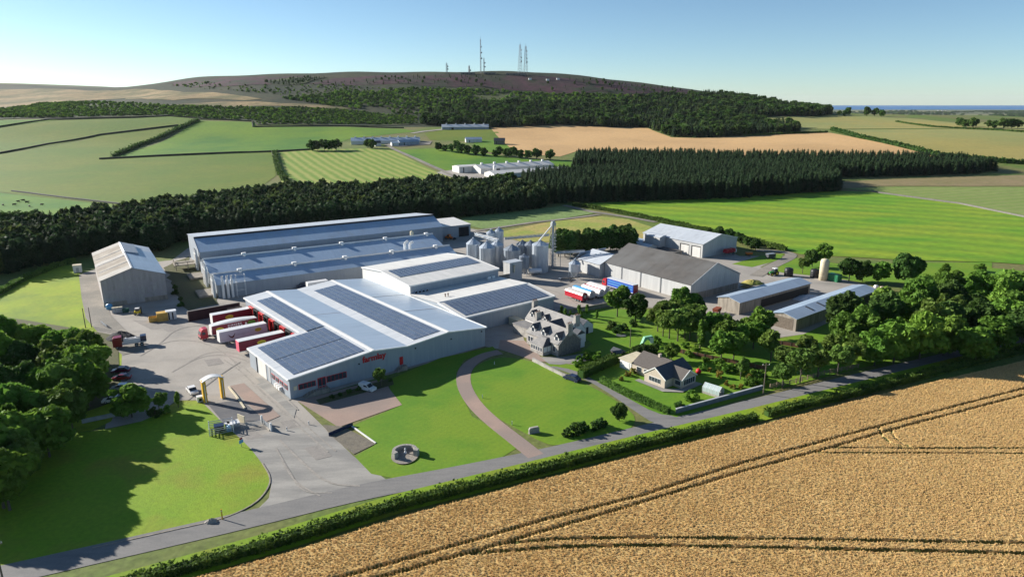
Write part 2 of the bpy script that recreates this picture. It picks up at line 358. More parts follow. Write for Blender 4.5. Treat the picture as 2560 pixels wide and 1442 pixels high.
# fields
F_OFF = 0.14
drape('pasture', [(-785.2,1013.5),(-770.6,1025.4),(-692,1048.8),(-669.5,1041.3),(-744.4,957.6)], M_vivid, F_OFF)
drape('pasture', [(-740.9,952.9),(-667.3,1037.7),(-565.4,1057.7),(-528.1,1080.6),(-470.1,1059.8),(-476.8,1002.6),(-554.4,940.6),(-585.8,794.2),(-591.6,753.5)], M_olive, F_OFF)
drape('pasture', [(-586.6,747),(-580.9,787.4),(-551.7,935.7),(-476.5,994.3),(-441.1,747.3),(-277.8,806.6),(-212.6,620.1),(-199.6,533.6),(-215.9,491),(-243.77,445.3),(-313.1,485.3),(-391.6,523),(-427.4,537.9)], M_olive, F_OFF)
drape('green_field', [(-437.2,760.5),(-463.5,1039.9),(-378.5,1038.5),(-364.8,998.9),(-240.8,1029.6),(-158.2,1026),(-137.1,999.5),(-212.3,926.4),(-233.4,828.1),(-276.3,813.3),(-274,806.4)], M_vivid, F_OFF)
drape('striped_field', [(-269.9,799.4),(-232.5,824.6),(-145.7,830.5),(-40.2,574.2),(-123.2,555.6),(-190.5,569.4),(-221.2,648.2)], M_stripe, F_OFF)
drape('green_field', [(-138,812.8),(-85.9,829.9),(-46.2,802.1),(8.6,743.9),(58.9,728.2),(82.2,675.4),(46.2,664.4),(19.6,675.8),(-60.6,653.3)], M_vivid, F_OFF+.05)
drape('cattle_field', [(-424.1,533.6),(-390.1,520.9),(-310.8,481.5),(-242.05,447.03),(-252.35,419.26),(-288.78,407.3),(-320.71,398.75)], M_vivid, F_OFF)
drape('pasture', [(-122,978.4),(-98.8,1017.3),(-25,1017.3),(-4.2,911.2),(-61.9,898.9),(-107.1,911.2)], M_olive, F_OFF)
drape('paddock', [(-51.8,903),(-5.2,911.2),(4.5,788.6),(-36.8,798.7)], M_vivid, F_OFF)
drape('barley_field', [(-32,1039.7),(73.4,1072.4),(203,1045.9),(212.4,927.2),(245.7,912.6),(385.9,950.5),(431.8,958.5),(432.4,867.4),(448,728.9),(307.6,740.5),(186.1,768.6),(79.3,810.8),(52.6,759.1),(5.4,785.3),(-14.6,911.2)], M_barley, F_OFF)
drape('ripening_field', [(376,1160.2),(462.8,1197.8),(589.4,1265.3),(665.3,1272.7),(712.5,1111.6),(653.6,1013.3),(460.6,1008.4),(414.7,1023.2),(392.7,1112.3)], M_yellow, F_OFF)
drape('ripening_field', [(449.9,989.4),(637.7,997.3),(729.2,897.6),(549.9,668.3),(491.5,696.7),(453.5,733.4),(436.8,871.3)], M_yellow, F_OFF)
drape('ripening_field', [(718.6,1112.3),(819.2,1179.6),(1015.2,1255.4),(748.1,921.4),(659.3,1013.3)], M_yellow, F_OFF)
drape('stubble_field', [(259.9,579.3),(358.6,604.3),(465.1,625.3),(520,630.5),(460.7,556),(298.5,556),(254.7,538.2)], M_stub, F_OFF)
drape('regrowth_field', [(263,542.6),(296.2,551.5),(457.1,551.5),(311.91,370.15),(313.37,414.69),(308.3,468.5),(279.6,525.4)], M_pale, F_OFF)
drape('big_green_field', [(41,464.8),(119.6,485.3),(252.7,529.6),(275.5,523.3),(305.9,464.9),(310.14,410.23),(308.07,365.36),(238.96,279.21),(209.95,291.04),(172.28,295.72),(132.55,307.21),(124.55,336.92),(104.78,367.74),(85.47,401.56)], M_bigfield, 0.08)
drape('crop_plot', [(-32.58,393.24),(-28.98,408.76),(32.2,455.8),(52.19,425.49),(16.29,393.24),(-16.53,371.36)], M_kale, 0.10)
drape('straw_plot', [(-11.68,357.26),(20.94,393.24),(53.86,414.69),(69.08,402.98),(82.44,365.36),(63.92,334.9),(39.5,330.94),(4.02,336.92)], M_straw, 0.10)
drape('farm_track', ribbon_pts([(35.1,459.4),(50.91,431.9),(72.44,408.76),(83.77,393.24)], 4.5), M_gravel, 0.12)
drape('farm_track', ribbon_pts([(-19.53,365.36),(11.6,391.89),(36.1,407.3),(54.62,420.8)], 3.5), M_gravel, 0.12)
drape('farm_track', ribbon_pts([(-156.3,863.8),(-139.1,819.7),(-102.7,740.9),(-69.1,661.7),(-36.8,574.2)], 5), M_gravel, F_OFF+.25)
drape('farm_yard', [(-157.4,856.3),(-145,903.2),(-102.7,894.9),(-101.6,863.2),(-135.4,841)], M_gravel, F_OFF+.15)
drape('farm_yard', [(-70.8,642.1),(-53.9,664.5),(-15.3,661.7),(7.2,620.1),(-20.6,588.8),(-44.9,593.8)], M_conc, F_OFF+.15)
drape('farm_track', ribbon_pts([(-139.9,978.2),(-125.7,999.6),(-99.2,1021.7)], 8), M_conc, F_OFF+.15)
# the site
_site.append(_seq[0])
drape('yard', [(-87.64,133.74),(-79.67,138.74),(-79.29,148.43),(-73.62,148.43),(-62.91,136),(-50.31,120.49),(-44.35,111.77),(-43.22,107.16),(-44.11,103.35),(-39.13,105.04),(-23.68,113.14),(-31.48,122.06),(-50.39,147.76),(-7.71,184.95),(-3.99,182.97),(5.99,174.25),(7.94,176.66),(3.54,190.4),(2.58,209.51),(30.24,224.63),(49.1,222.75),(58.32,215.95),(73.23,190.4),(88.44,195.79),(140.43,242.99),(130.81,263.71),(112.29,273.63),(105.34,282.08),(123.89,303.84),(103.85,303.84),(83.21,368.94),(62.63,338.95),(27.96,334.9),(-8.57,360.69),(-22.1,372.58),(-34.91,387.87),(-42.53,377.55),(-155.62,321.41),(-150.96,295.72),(-175.01,279.21),(-176.03,270.92),(-154.34,237.62),(-135.6,209.51),(-123.6,195.42),(-114.18,189.71),(-106.8,174.25),(-99.23,157.88)], M_conc, 0.02)
drape('clean_concrete_apron', [(-56.27,128.7),(-49.75,133.18),(-41.83,135.62),(-31.48,122.06),(-23.5,113.42),(-40.29,104.31),(-43.85,103.59),(-43.23,107.42),(-44.3,112.04),(-50.15,120.49)], M_conc2, 0.035)
drape('meadow', chaikin([(-181.96,218.17),(-184.56,236.57),(-192.74,265.64),(-192.46,291.04),(-176.36,270.92),(-154.63,237.62),(-135.37,208.68),(-123.42,194.69),(-114.65,189.71),(-92.5,148.43),(-86.95,133.74),(-99.4,130.46),(-110.6,125.3)], 1), M_lime, 0.05)
drape('lawn', chaikin([(-79.9,84.58),(-77.07,87.93),(-60.75,95.75),(-54.9,98.43),(-48.72,101.13),(-44.95,105.66),(-44.52,110.95),(-45.53,114.55),(-48.69,119.26),(-54.11,126.47),(-62.91,136),(-68.42,142.39),(-73.62,148.43),(-79.08,147.98),(-80.02,138.74),(-86.74,133.37),(-99.4,130.46),(-111.42,125.3)], 1), M_lawn2, 0.12)
drape('lawn', chaikin([(-25.55,145.79),(-34.78,135.24),(-27.97,126.98),(-31.28,121.9),(-26.66,115.41),(-22.08,113.84),(-16.45,113.7),(-2.37,121.11),(0.81,125.14),(0,129.05),(-8.96,139.93),(-12.61,153.02),(-14.54,165.16),(-13.08,174.25),(-4.54,182.32),(-5.52,184.95),(-19.77,175.75),(-30.94,160.93),(-29.79,154.21)], 0), M_lawn, 0.12)
drape('lawn', chaikin([(-11.32,163.55),(-8.64,172.48),(-2.21,177.28),(7.02,172.48),(21.48,154.21),(27.41,141.98),(27.25,136.97),(24.82,132.81),(9.84,126.47),(7.22,126.64),(1.71,133),(-5.43,141.56),(-8.99,150.69)], 2), M_lawn, 0.12)
drape('garden_lawn', [(8.02,170.74),(16.47,163.55),(21.88,157.38),(33.15,139.93),(36.5,138.93),(59.72,151.85),(91.97,168.46),(132.42,186.96),(184.73,211.62),(229.12,266.94),(202.9,280.64),(138.97,240.28),(88.44,195.79),(72.62,188.67),(57.77,213.76),(48.63,220.44),(29.89,221.82),(15.9,215.95),(23.23,186.96),(17.71,177.28)], M_lawn, 0.05)
drape('farm_grass', [(95.28,287.99),(112.96,303.84),(125.84,308.92),(119,295.72),(101.94,282.08)], M_lawn, 0.06)
drape('farm_grass', [(105.18,279.21),(127.71,299.73),(142.06,287.99),(210.48,291.81),(193.62,266.94),(141.33,253.25),(125.28,265.64),(111.76,272.27)], M_lawn, 0.06)
drape('road', ribbon_pts(chaikin([(-82.27,83.9),(-59.76,93.89),(-42.79,101.59),(-27.45,109.23),(-11.32,114.98),(9.64,123.5),(30.99,133.74),(46.25,140.95),(57.83,146.44),(88.52,161.44),(127.79,179.77),(178.16,203.42)], 2, False), 5.4), M_road, 0.075)
drape('drive', chaikin([(8.56,170.74),(16.47,163.55),(21.7,155.9),(28.13,141.98),(31.38,135.62),(38.44,136),(36.73,139.93),(32.5,141.15),(26.79,150.69),(22,158.38),(16.79,167.07)], 1), M_road, 0.085)
drape('path', ribbon_pts(chaikin([(4.77,122.06),(1.65,127.32),(-4.87,137.95),(-9.38,147.32),(-12.56,159.14),(-12.25,169.88),(-7.77,177.89),(-3.37,180.4)], 2, False), 3.6), M_pink, 0.14)
drape('forecourt', [(-50.39,147.76),(-37.55,134.49),(-25.55,145.79),(-29.83,154.45),(-32.61,161.71)], M_pink, 0.05)
drape('forecourt', [(-3.87,182.97),(5.98,173.65),(17.12,170.74),(7.94,176.66),(3.77,189.71),(-3.54,190.4)], M_pink, 0.04)
drape('paving', [(7.93,176.36),(13.22,176.36),(20.11,179.14),(21.8,174.25),(12.84,170.74),(9.87,171.31)], M_conc2, 0.07)
drape('setts', [(-41.31,135.62),(-36.77,134.86),(-28.01,127.15),(-31.62,122.69),(-38.08,130.46)], M_sett, 0.10)
drape('asphalt_patch', [(-67.51,147.32),(-64.19,148.43),(-54.14,137.95),(-63.06,136.39),(-70.6,145.79)], M_dasph, 0.04)
drape('asphalt_patch', [(-69.82,156.64),(-67.01,158.38),(-51.96,139.93),(-54.07,136.97)], M_pink, 0.035)
drape('asphalt_patch', [(-65.21,161.71),(-63.96,162.49),(-49.59,144.5),(-48.52,138.93),(-54.02,146.22)], M_conc2, 0.04)
drape('barn_track', ribbon_pts([(-173.08,270.92),(-151.73,237.62),(-135.9,213.76),(-118.92,193.97),(-105.71,180.4)], 7), M_gravel, 0.06)
drape('waste_ground', rough([(-146.97,282.08),(-147.58,303.84),(-119.88,260.55),(-102.22,227.51),(-109.41,220.44),(-121.62,237.62)], 5, 1.2, 4), M_soil, 0.05)
drape('farm_road', ribbon_pts(chaikin([(98.42,266.94),(111.24,284.27),(125.01,299.73),(129.54,308.92),(124.1,314.16),(115.31,315.94)], 2, False), 5), M_gravel, 0.09)
drape('flower_bed', [(-46.25,148.43),(-30.57,161.71),(-29.34,157.38),(-44.59,145.79)], M_soil, 0.15)
drape('wood_floor', [(-115.41,130.46),(-101.84,134.11),(-92.5,148.43),(-118.32,193.97),(-127.09,197.65),(-157.26,209.51),(-183.3,218.17)], M_soil, 0.16)

M_tyre = mat('tyre_mark', (0.26,0.24,0.215), (0.33,0.30,0.265), 0.5, grain=0.1, gscale=2.0)
M_patch = mat('repair_patch', (0.28,0.255,0.23), (0.24,0.22,0.20), 0.6, grain=0.1, gscale=2.0)
for k, ln in enumerate(([(-87.6,172.77),(-85.47,180.4),(-78.72,180.4),(-69.75,174.25),(-60.55,163.02)], [(-88.53,165.7),(-86.34,177.28),(-79.09,178.51),(-68.68,171.31),(-59.26,159.14)], [(-102.85,183.63),(-100.39,190.4),(-91.82,189.71),(-80.97,180.4),(-71.88,168.46)], [(-78.46,174.25),(-71.35,167.07),(-59.72,151.85),(-47.18,136),(-36.98,123.66)], [(-77.43,175.75),(-69.98,167.91),(-58.42,152.55),(-46.01,136.78),(-35.46,123.99)], [(-102.94,177.28),(-102.22,186.96),(-104.46,201.46),(-95.86,204.61)], [(-47.98,125.3),(-42.29,115.99),(-37.81,108.83),(-32.41,108.83)], [(-48.28,128.7),(-40.42,118.95),(-33.89,111.77),(-27.85,111.09)], [(7.39,242.99),(14.33,235.02),(19.09,222.75)], [(9.06,248.6),(17.74,242.99),(23.41,225.11)], [(-45.2,120.49),(-40.37,112.45),(-34.29,107.8)], [(-76.46,148.43),(-75.8,157.88),(-74.99,165.7),(-73.54,172.77)])):
    drape('tyre_mark', ribbon_pts(chaikin(ln, 2, False), .45 if k % 2 else .3), M_tyre, 0, z=.0613+.0041*k)
_pz = .0322
for ln in ([(-111.03,203.42),(-106.72,206.22),(-100.73,201.46),(-105.09,197.65)], [(-122.46,209.51),(-113.02,208.68),(-105.39,203.42),(-110.94,199.54)], [(-57.63,131.36),(-54.7,132.63),(-52.1,130.11),(-54.94,128.7)], [(-50.99,136.97),(-48.34,138.34),(-45.9,135.24),(-48.64,133.74)], [(19.36,266.94),(25.24,260.55),(21.51,253.25),(15.7,259.31)], [(-83.91,174.25),(-80.39,175.75),(-77.51,171.89),(-80.95,169.88)], [(-42.29,125.3),(-39.4,126.64),(-35.77,122.06),(-38.52,120.49)]):
    _pz += .0041; drape('repair_patch', ln, M_patch, 0, z=_pz)

# ---------------------------------------------------------------- building materials
def clad(name, c, c2, **k):
    return mat(name, c, c2, 0.35, rough=k.pop('rough', 0.5), spec=0.4, stretch=(2.5, 2.5, 0.25), bump=0, **k)
W_grey = clad('grey_cladding', (0.31,0.345,0.385), (0.27,0.305,0.345), rnd=0.03)
W_white = clad('white_cladding', (0.66,0.64,0.60), (0.58,0.57,0.54), rnd=0.02)
W_weath = clad('weathered_cladding', (0.40,0.37,0.345), (0.26,0.24,0.235), c3=(0.33,0.30,0.30), scale3=0.5, rough=0.8)
W_galv = clad('pale_galvanised_cladding', (0.50,0.50,0.49), (0.42,0.42,0.415), rnd=0.03)
W_conc = mat('stained_concrete_wall', (0.33,0.29,0.24), (0.20,0.175,0.145), 0.5, stretch=(2,2,0.4))
R_blue = mat('blue_grey_roof_sheet', (0.33,0.40,0.49), (0.29,0.36,0.45), 0.9, rough=0.36, spec=0.5, rnd=0.05, stretch=(1.3,.07,1), c3=(0.27,0.33,0.41), scale3=0.9, stretch3=(.6,.12,1), lo3=.5, hi3=.75)
R_pale = mat('pale_grey_roof_sheet', (0.50,0.53,0.56), (0.45,0.48,0.52), 0.9, rough=0.42, spec=0.5, rnd=0.035, stretch=(1.3,.07,1), c3=(0.40,0.42,0.45), scale3=0.9, stretch3=(.6,.12,1), lo3=.5, hi3=.75)
R_white = mat('white_roof_sheet', (0.72,0.69,0.64), (0.64,0.62,0.58), 0.9, rough=0.45, spec=0.4, rnd=0.03, stretch=(1.3,.07,1), c3=(0.56,0.54,0.50), scale3=0.9, stretch3=(.6,.12,1), lo3=.5, hi3=.75)
A_lit = mat('main_lit_roof_sheet', (0.60,0.61,0.62), (0.52,0.54,0.56), 0.9, rough=0.45, spec=0.4, rnd=0.03, stretch=(.07,1.3,1), c3=(0.46,0.48,0.50), scale3=0.9, stretch3=(.12,.6,1), lo3=.5, hi3=.75)  # left-facing slopes: sunlight put into the sheet colour
A_shaded = mat('main_shaded_roof_sheet', (0.36,0.43,0.52), (0.31,0.39,0.48), 0.9, rough=0.40, spec=0.5, rnd=0.05, stretch=(.07,1.3,1), c3=(0.29,0.36,0.44), scale3=0.9, stretch3=(.12,.6,1), lo3=.5, hi3=.75)  # right-facing slopes of the same roof: skylit shade put into the colour
R_shed = mat('sky_tinted_roof_sheet', (0.36,0.455,0.57), (0.315,0.41,0.525), 0.9, rough=0.36, spec=0.5, rnd=0.035, stretch=(1.3,.07,1), c3=(0.33,0.40,0.48), scale3=0.5, stretch3=(.4,.12,1), lo3=.5, hi3=.7)  # the sky's blue reflection is put into the sheet colour
R_dark = mat('weathered_fibre_cement_roof', (0.100,0.092,0.086), (0.078,0.073,0.070), 0.25, c3=(0.118,0.116,0.114), scale3=0.07, rough=0.9, rnd=0.05)
R_dirty = mat('mossy_asbestos_roof', (0.36,0.32,0.27), (0.24,0.205,0.17), 0.25, stretch=(1,1,1), rough=0.9, rnd=0.07)
R_dirt2 = mat('pale_asbestos_roof', (0.42,0.40,0.37), (0.34,0.315,0.285), 0.25, rough=0.9, rnd=0.05)
M_trim = mat('white_trim', (0.78,0.77,0.74), (0.70,0.69,0.67), 1.0, rough=0.5)
M_gtrim = mat('grey_trim', (0.40,0.41,0.42), rough=0.5)
M_dark = mat('dark_opening', (0.012,0.013,0.016), rough=0.6)
M_glass = mat('window_glass', (0.03,0.04,0.05), (0.05,0.06,0.08), 0.7, rough=0.12, spec=0.6)
M_red = mat('signal_red_paint', (0.52,0.018,0.025), (0.44,0.015,0.02), 1.2, rough=0.45, rnd=0.04)
M_pv = mat('solar_cell', (0.095,0.125,0.185), (0.12,0.15,0.205), 0.25, rough=0.22, spec=0.6, rnd=0.12)
M_pvf = mat('solar_frame', (0.35,0.37,0.40), rough=0.4, metal=0.6)
M_galv = mat('galvanised_steel', (0.62,0.67,0.72), (0.48,0.53,0.59), 0.8, rough=0.34, metal=0.35, spec=0.5, stretch=(1,1,0.3))
M_galvd = mat('dull_galvanised_steel', (0.32,0.36,0.41), (0.22,0.25,0.29), 0.8, rough=0.55, metal=0.4, stretch=(1,1,0.3))
M_steel = mat('painted_steel', (0.34,0.36,0.38), (0.27,0.29,0.31), 1.0, rough=0.5, metal=0.3)
M_black = mat('black_rubber', (0.014,0.014,0.015), rough=0.85)
M_stone = mat('granite_masonry', (0.33,0.305,0.28), (0.21,0.195,0.185), 1.6, c3=(0.38,0.355,0.32), scale3=0.6, rough=0.95, bump=0.5, bscale=4)
M_stoned = mat('dark_rubble_and_gable_shade', (0.20,0.185,0.165), (0.12,0.115,0.105), 1.6, rough=0.95, bump=0.6, bscale=4)
M_harl = mat('white_harling', (0.70,0.68,0.65), (0.62,0.60,0.58), 0.8, rough=0.95)
M_slate = mat('pale_lit_slate', (0.225,0.215,0.21), (0.165,0.16,0.16), 1.5, c3=(0.26,0.245,0.23), scale3=0.4, rough=0.7, spec=0.4)  # lit copy of the farmhouse slate; the dark slate is its shaded copy
M_slated = mat('blue_black_slate_and_shade', (0.055,0.062,0.075), (0.04,0.045,0.055), 1.5, rough=0.55, spec=0.5)  # real dark slate, also the painted shade of right-facing house slopes
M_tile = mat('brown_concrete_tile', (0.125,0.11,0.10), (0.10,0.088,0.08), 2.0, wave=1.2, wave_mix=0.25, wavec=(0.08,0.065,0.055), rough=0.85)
M_wood = mat('brown_timber', (0.16,0.075,0.045), (0.11,0.055,0.035), 1.0, rough=0.85, stretch=(1,1,3))
M_postw = mat('weathered_timber', (0.17,0.14,0.11), (0.11,0.09,0.07), 2.0, rough=0.9)
M_cream = mat('cream_paint', (0.62,0.55,0.40), (0.54,0.47,0.33), 0.6, rough=0.6)
# ---------------------------------------------------------------- generic shed
def shed(name, label, O, ang, u0, u1, prof, wall, roof, cat='building', axis='u', sheet=6.0, over=0.35, roofs=None, ridge_trim=None, group=None, th=0.14, base=None):
    """long building: prof is its cross-section [(v,z)...] (or (u,z) if axis='v'), run from u0 to u1"""
    t = thing(name, label, cat, (O[0], O[1], tzf(*O) if base is None else base), ang, group)
    pts = [(prof[0][0], -0.6)]+list(prof)+[(prof[-1][0], -0.6)]
    MB().prism(pts if axis == 'u' else pts[::-1], axis, u0, u1).build('wall', wall, t)
    n = max(1, int(round((u1-u0)/sheet)))
    for k, (p, q) in enumerate(zip(prof, prof[1:])):
        if abs(q[0]-p[0]) < 0.05: continue
        d = math.hypot(q[0]-p[0], q[1]-p[1]); e = ((q[0]-p[0])/d, (q[1]-p[1])/d); nn = (-e[1], e[0])
        o0 = over if k == 0 else 0.0; o1 = over if k == len(prof)-2 else 0.0
        a = (p[0]-e[0]*o0, p[1]-e[1]*o0); b = (q[0]+e[0]*o1, q[1]+e[1]*o1)
        mm = roofs[k] if roofs else roof
        sl = [(a[0]+nn[0]*.012, a[1]+nn[1]*.012), (b[0]+nn[0]*.012, b[1]+nn[1]*.012), (b[0]+nn[0]*th, b[1]+nn[1]*th), (a[0]+nn[0]*th, a[1]+nn[1]*th)]
        if axis == 'v': sl = sl[::-1]
        for i in range(n):
            s0 = u0+(u1-u0)*i/n-(over if i == 0 else -0.015); s1 = u0+(u1-u0)*(i+1)/n+(over if i == n-1 else -0.015)
            MB().prism(sl, axis, s0, s1).build('roof_sheet', mm, t)
    return t
def barge(t, prof, at, m, axis='u', w=0.12, h=0.32, over=0.35):
    """white verge trim along a gable end"""
    for k, (p, q) in enumerate(zip(prof, prof[1:])):
        if abs(q[0]-p[0]) < 0.05: continue
        pts = [(p[0], p[1]-h*.35), (q[0], q[1]-h*.35), (q[0], q[1]+h*.65), (p[0], p[1]+h*.65)]
        MB().prism(pts if axis == 'u' else pts[::-1], axis, at-w, at+w).build('verge_trim', m, t)
def ridge_cap(t, axis, c, z, s0, s1, m, w=0.35, name='ridge_cap', h=0.12):
    mb = MB()
    pts = [(c-w, z+.14), (c+w, z+.14), (c+w*.5, z+.14+h), (c-w*.5, z+.14+h)]
    mb.prism(pts if axis == 'u' else pts[::-1], axis, s0, s1); return mb.build(name, m, t)
def wbox(t, name, m, *a):
    return MB().box(*a).build(name, m, t)
PV_CACHE = {}
def solar(t, corner, du, dv, nu, nv, pu=1.72, pv=1.06, skip=None, gap=0.06):
    """array on a roof plane: corner and two in-plane unit vectors; every panel its own part (first 300), the rest joined"""
    du, dv = Vector(du).normalized(), Vector(dv).normalized(); nz = du.cross(dv).normalized()
    if nz.z < 0: nz = -nz
    arr = bpy.data.objects.new('solar_array', None); link(arr, t); arr.location = corner; arr.empty_display_size = 0.5
    key = (round(pu, 2), round(pv, 2), tuple(round(q, 3) for q in (*du, *dv)))
    if key not in PV_CACHE:
        a, b = du*(pu-gap), dv*(pv-gap); h = nz*0.05; f = nz*0.056
        c = [Vector((0,0,0)), a, a+b, b]; i = [du*.045+dv*.045, a-du*.045+dv*.045, a+b-du*.045-dv*.045, b+du*.045-dv*.045]
        v = c+[p+h for p in c]+[p+f for p in i]
        fc = [(0,1,5,4),(1,2,6,5),(2,3,7,6),(3,0,4,7),(4,5,9,8),(5,6,10,9),(6,7,11,10),(7,4,8,11),(8,9,10,11)]
        me = bpy.data.meshes.new('solar_panel'); me.from_pydata([tuple(p) for p in v], [], fc)
        me.materials.append(M_pvf); me.materials.append(M_pv); me.polygons[8].material_index = 1
        if me.polygons[8].normal.z < 0: me.flip_normals()
        PV_CACHE[key] = me
    me = PV_CACHE[key]; cnt = 0; rest = []
    for j in range(nv):
        for i in range(nu):
            if skip and skip(i, j): continue
            p = du*(i*pu)+dv*(j*pv)+nz*0.08
            if cnt < 300:
                o = bpy.data.objects.new('solar_panel', me); link(o, arr); o.location = p
            else: rest.append(p)
            cnt += 1
    if rest:
        V = []; Fc = []; mi = []
        vs0 = [v.co.copy() for v in me.vertices]
        for p in rest:
            b0 = len(V); V += [tuple(v+p) for v in vs0]
            for q in me.polygons: Fc.append(tuple(b0+i for i in q.vertices)); mi.append(q.material_index)
        m2 = bpy.data.meshes.new('solar_panels'); m2.from_pydata(V, [], Fc); m2.materials.append(M_pvf); m2.materials.append(M_pv)
        m2.polygons.foreach_set('material_index', mi); o = bpy.data.objects.new('solar_panels', m2); link(o, arr); o['kind'] = 'stuff'
    return arr
# ---------------------------------------------------------------- main warehouse
OA = (-52.34, 148.87); AA = 39.5
pA = [(14.5, 6.3), (22, 7.0), (32, 5.9), (45, 6.95), (57.8, 5.5)]
tA = shed('warehouse', 'large pale grey twin-span warehouse with red lettering on its front gable and solar panels', OA, AA, 0.0, 72.0, pA, W_grey, R_pale, axis='v', sheet=11.5, roofs=[A_lit, A_shaded, A_lit, A_shaded])
# front wing, lower and wider
pA2 = [(0, 5.1), (14.5, 6.3)]
MB().prism([(0,-.6),(0,5.1),(14.49,6.3),(14.49,-.6)][::-1], 'v', 0.02, 27.0).build('wall', W_grey, tA)
for i in range(3):
    MB().prism([(-.35,5.085),(14.5,6.312),(14.49,6.44),(-.35,5.22)][::-1], 'v', -.35 if i == 0 else i*9.0+.015, (i+1)*9.0-.015+(.35 if i == 2 else 0)).build('roof_sheet', A_lit, tA)
pF = [(0, 5.1), (22, 7.0), (32, 5.9), (45, 6.95), (57.8, 5.5)]
barge(tA, pF, -0.36, M_trim, 'v')
for c, z in ((22, 7.0), (45, 6.95)): ridge_cap(tA, 'v', c, z, -.3, 72.3, M_trim, 0.6, h=.1)
ridge_cap(tA, 'v', 32, 5.85, -.3, 72.3, M_gtrim, 0.28, 'valley_gutter', h=.04)
wbox(tA, 'gutter', M_trim, 57.95, 58.35, -.3, 72.3, 5.35, 5.75)
wbox(tA, 'gutter', M_trim, -.5, -.3, -.3, 27.3, 4.85, 5.12)
wbox(tA, 'gutter', M_trim, 14.0, 14.28, 27.4, 72.3, 6.0, 6.28)
MB().prism([(22.5,6.98),(31.7,5.97),(31.7,6.12),(22.5,7.13)][::-1], 'v', 37.9, 38.15).build('roof_seam', M_gtrim, tA)
MB().prism([(45.2,6.98),(57.6,5.56),(57.6,5.72),(45.2,7.14)][::-1], 'v', 24.0, 24.25).build('roof_seam', M_gtrim, tA)
MB().prism([(45.2,6.98),(57.6,5.56),(57.6,5.72),(45.2,7.14)][::-1], 'v', 44.0, 44.25).build('roof_seam', M_gtrim, tA)
def slope(p, q): d = math.hypot(q[0]-p[0], q[1]-p[1]); return ((q[0]-p[0])/d, 0, (q[1]-p[1])/d)
sA = slope((0,5.1), (22,7.0)); sB = slope((32,5.9), (45,6.95))
zr = lambda u: 5.1+u*1.9/22+.14
solar(tA, (1.6, 1.4, zr(1.6)), sA, (0,1,0), 11, 11)
solar(tA, (1.6, 13.5, zr(1.6)), sA, (0,1,0), 11, 11)
solar(tA, (15.6, 26.2, zr(15.6)+.12), sA, (0,1,0), 3, 36)
solar(tA, (35.2, 2.0, 5.9+3.2*1.05/13+.14), sB, (0,1,0), 5, 60)
# front openings
def window(t, u0, u1, z0, z1, n=4, frame=M_red, y=-0.05, glass=M_glass):
    fr = MB().box(u0-.1, u1+.1, y-.03, y+.05, z0-.1, z1+.1).build('window', frame, t)
    w = (u1-u0)/n
    for i in range(n): MB().box(u0+i*w+.05, u0+(i+1)*w-.05, y-.06, y-.02, z0, z1).build('pane', glass, fr)
    return fr
window(tA, 2.2, 6.3, 1.9, 3.1, 4); window(tA, 9.3, 14.4, 1.9, 3.3, 5)
d = wbox(tA, 'door', M_red, 6.9, 9.0, -.1, .02, 1.0, 3.5)
for k in range(2): MB().box(7.05+k*.98, 7.85+k*.98, -.14, -.09, 1.2, 3.3).build('door_pane', M_glass, d)
MB().box(.9, 1.7, -.08, 0, 2.0, 3.0).build('notice_board', M_cream, tA)
d2 = wbox(tA, 'door', M_red, 29.6, 30.6, -.12, .02, 1.2, 3.4)
st = MB()
for k in range(5): st.box(29.2-k*.32, 29.5-k*.32, -1.6, -.1, 0, 1.1-k*.22)
st.box(29.5, 31.0, -1.6, -.1, 0, 1.12); st.build('door_step', W_conc, tA)
rl = MB()
for k in range(6): rl.tube((27.6+k*.65, -1.6, .3+k*.18), (27.6+k*.65, -1.6, 1.5+k*.15), .04, n=5)
rl.tube((27.6,-1.6,1.5), (30.9,-1.6,2.25), .04, n=5); rl.build('hand_rail', M_steel, tA)
rp = MB()
for k in range(8): rp.box(5.0-k*.25, 9.2, -1.7, -.1, 0, .98-k*.0) if k == 0 else rp.box(4.9-k*.3, 5.2-k*.3, -1.7, -.1, 0, .98-k*.12)
rp.build('entrance_ramp', W_conc, tA)
rl = MB()
for k in range(9): rl.tube((2.8+k*.75, -1.65, .1), (2.8+k*.75, -1.65, 1.2+min(k*.2, .9)), .035, n=5)
rl.tube((2.8,-1.65,1.2), (6.2,-1.65,2.05), .04, n=5); rl.tube((6.2,-1.65,2.05), (9.2,-1.65,2.1), .04, n=5); rl.build('hand_rail', M_steel, tA)
for u, z in ((18.0, 4.3), (34.5, 4.6), (46, 4.6), (56.5, 4.5)): MB().box(u-.15, u+.15, -.25, 0, z, z+.3).build('wall_lamp', M_dark, tA)
# vertical joints in the front cladding
for k in range(1, 12): MB().box(k*4.82-.02, k*4.82+.02, -.022, 0, 0, 5.0).build('cladding_joint', M_gtrim, tA)
# lettering
def lettering(t, txt, size, loc, rot, m, name='lettering', ext=0.05, bold=0.03):
    cu = bpy.data.curves.new(name, 'FONT'); cu.body = txt; cu.size = size; cu.extrude = ext; cu.offset = bold; cu.align_x = 'CENTER'
    cu.resolution_u = 3
    o = bpy.data.objects.new(name, cu); COL.objects.link(o)
    dg = bpy.context.evaluated_depsgraph_get(); me = bpy.data.meshes.new_from_object(o.evaluated_get(dg)); bpy.data.objects.remove(o)
    me.materials.clear(); me.materials.append(m); me.name = name
    ob = bpy.data.objects.new(name, me); link(ob, t); ob.location = loc; ob.rotation_euler = rot; return ob
lettering(tA, 'farmlay', 2.25, (22.3, -.10, 4.45), (R(90), 0, 0), M_red, 'lettering', .06, .05)
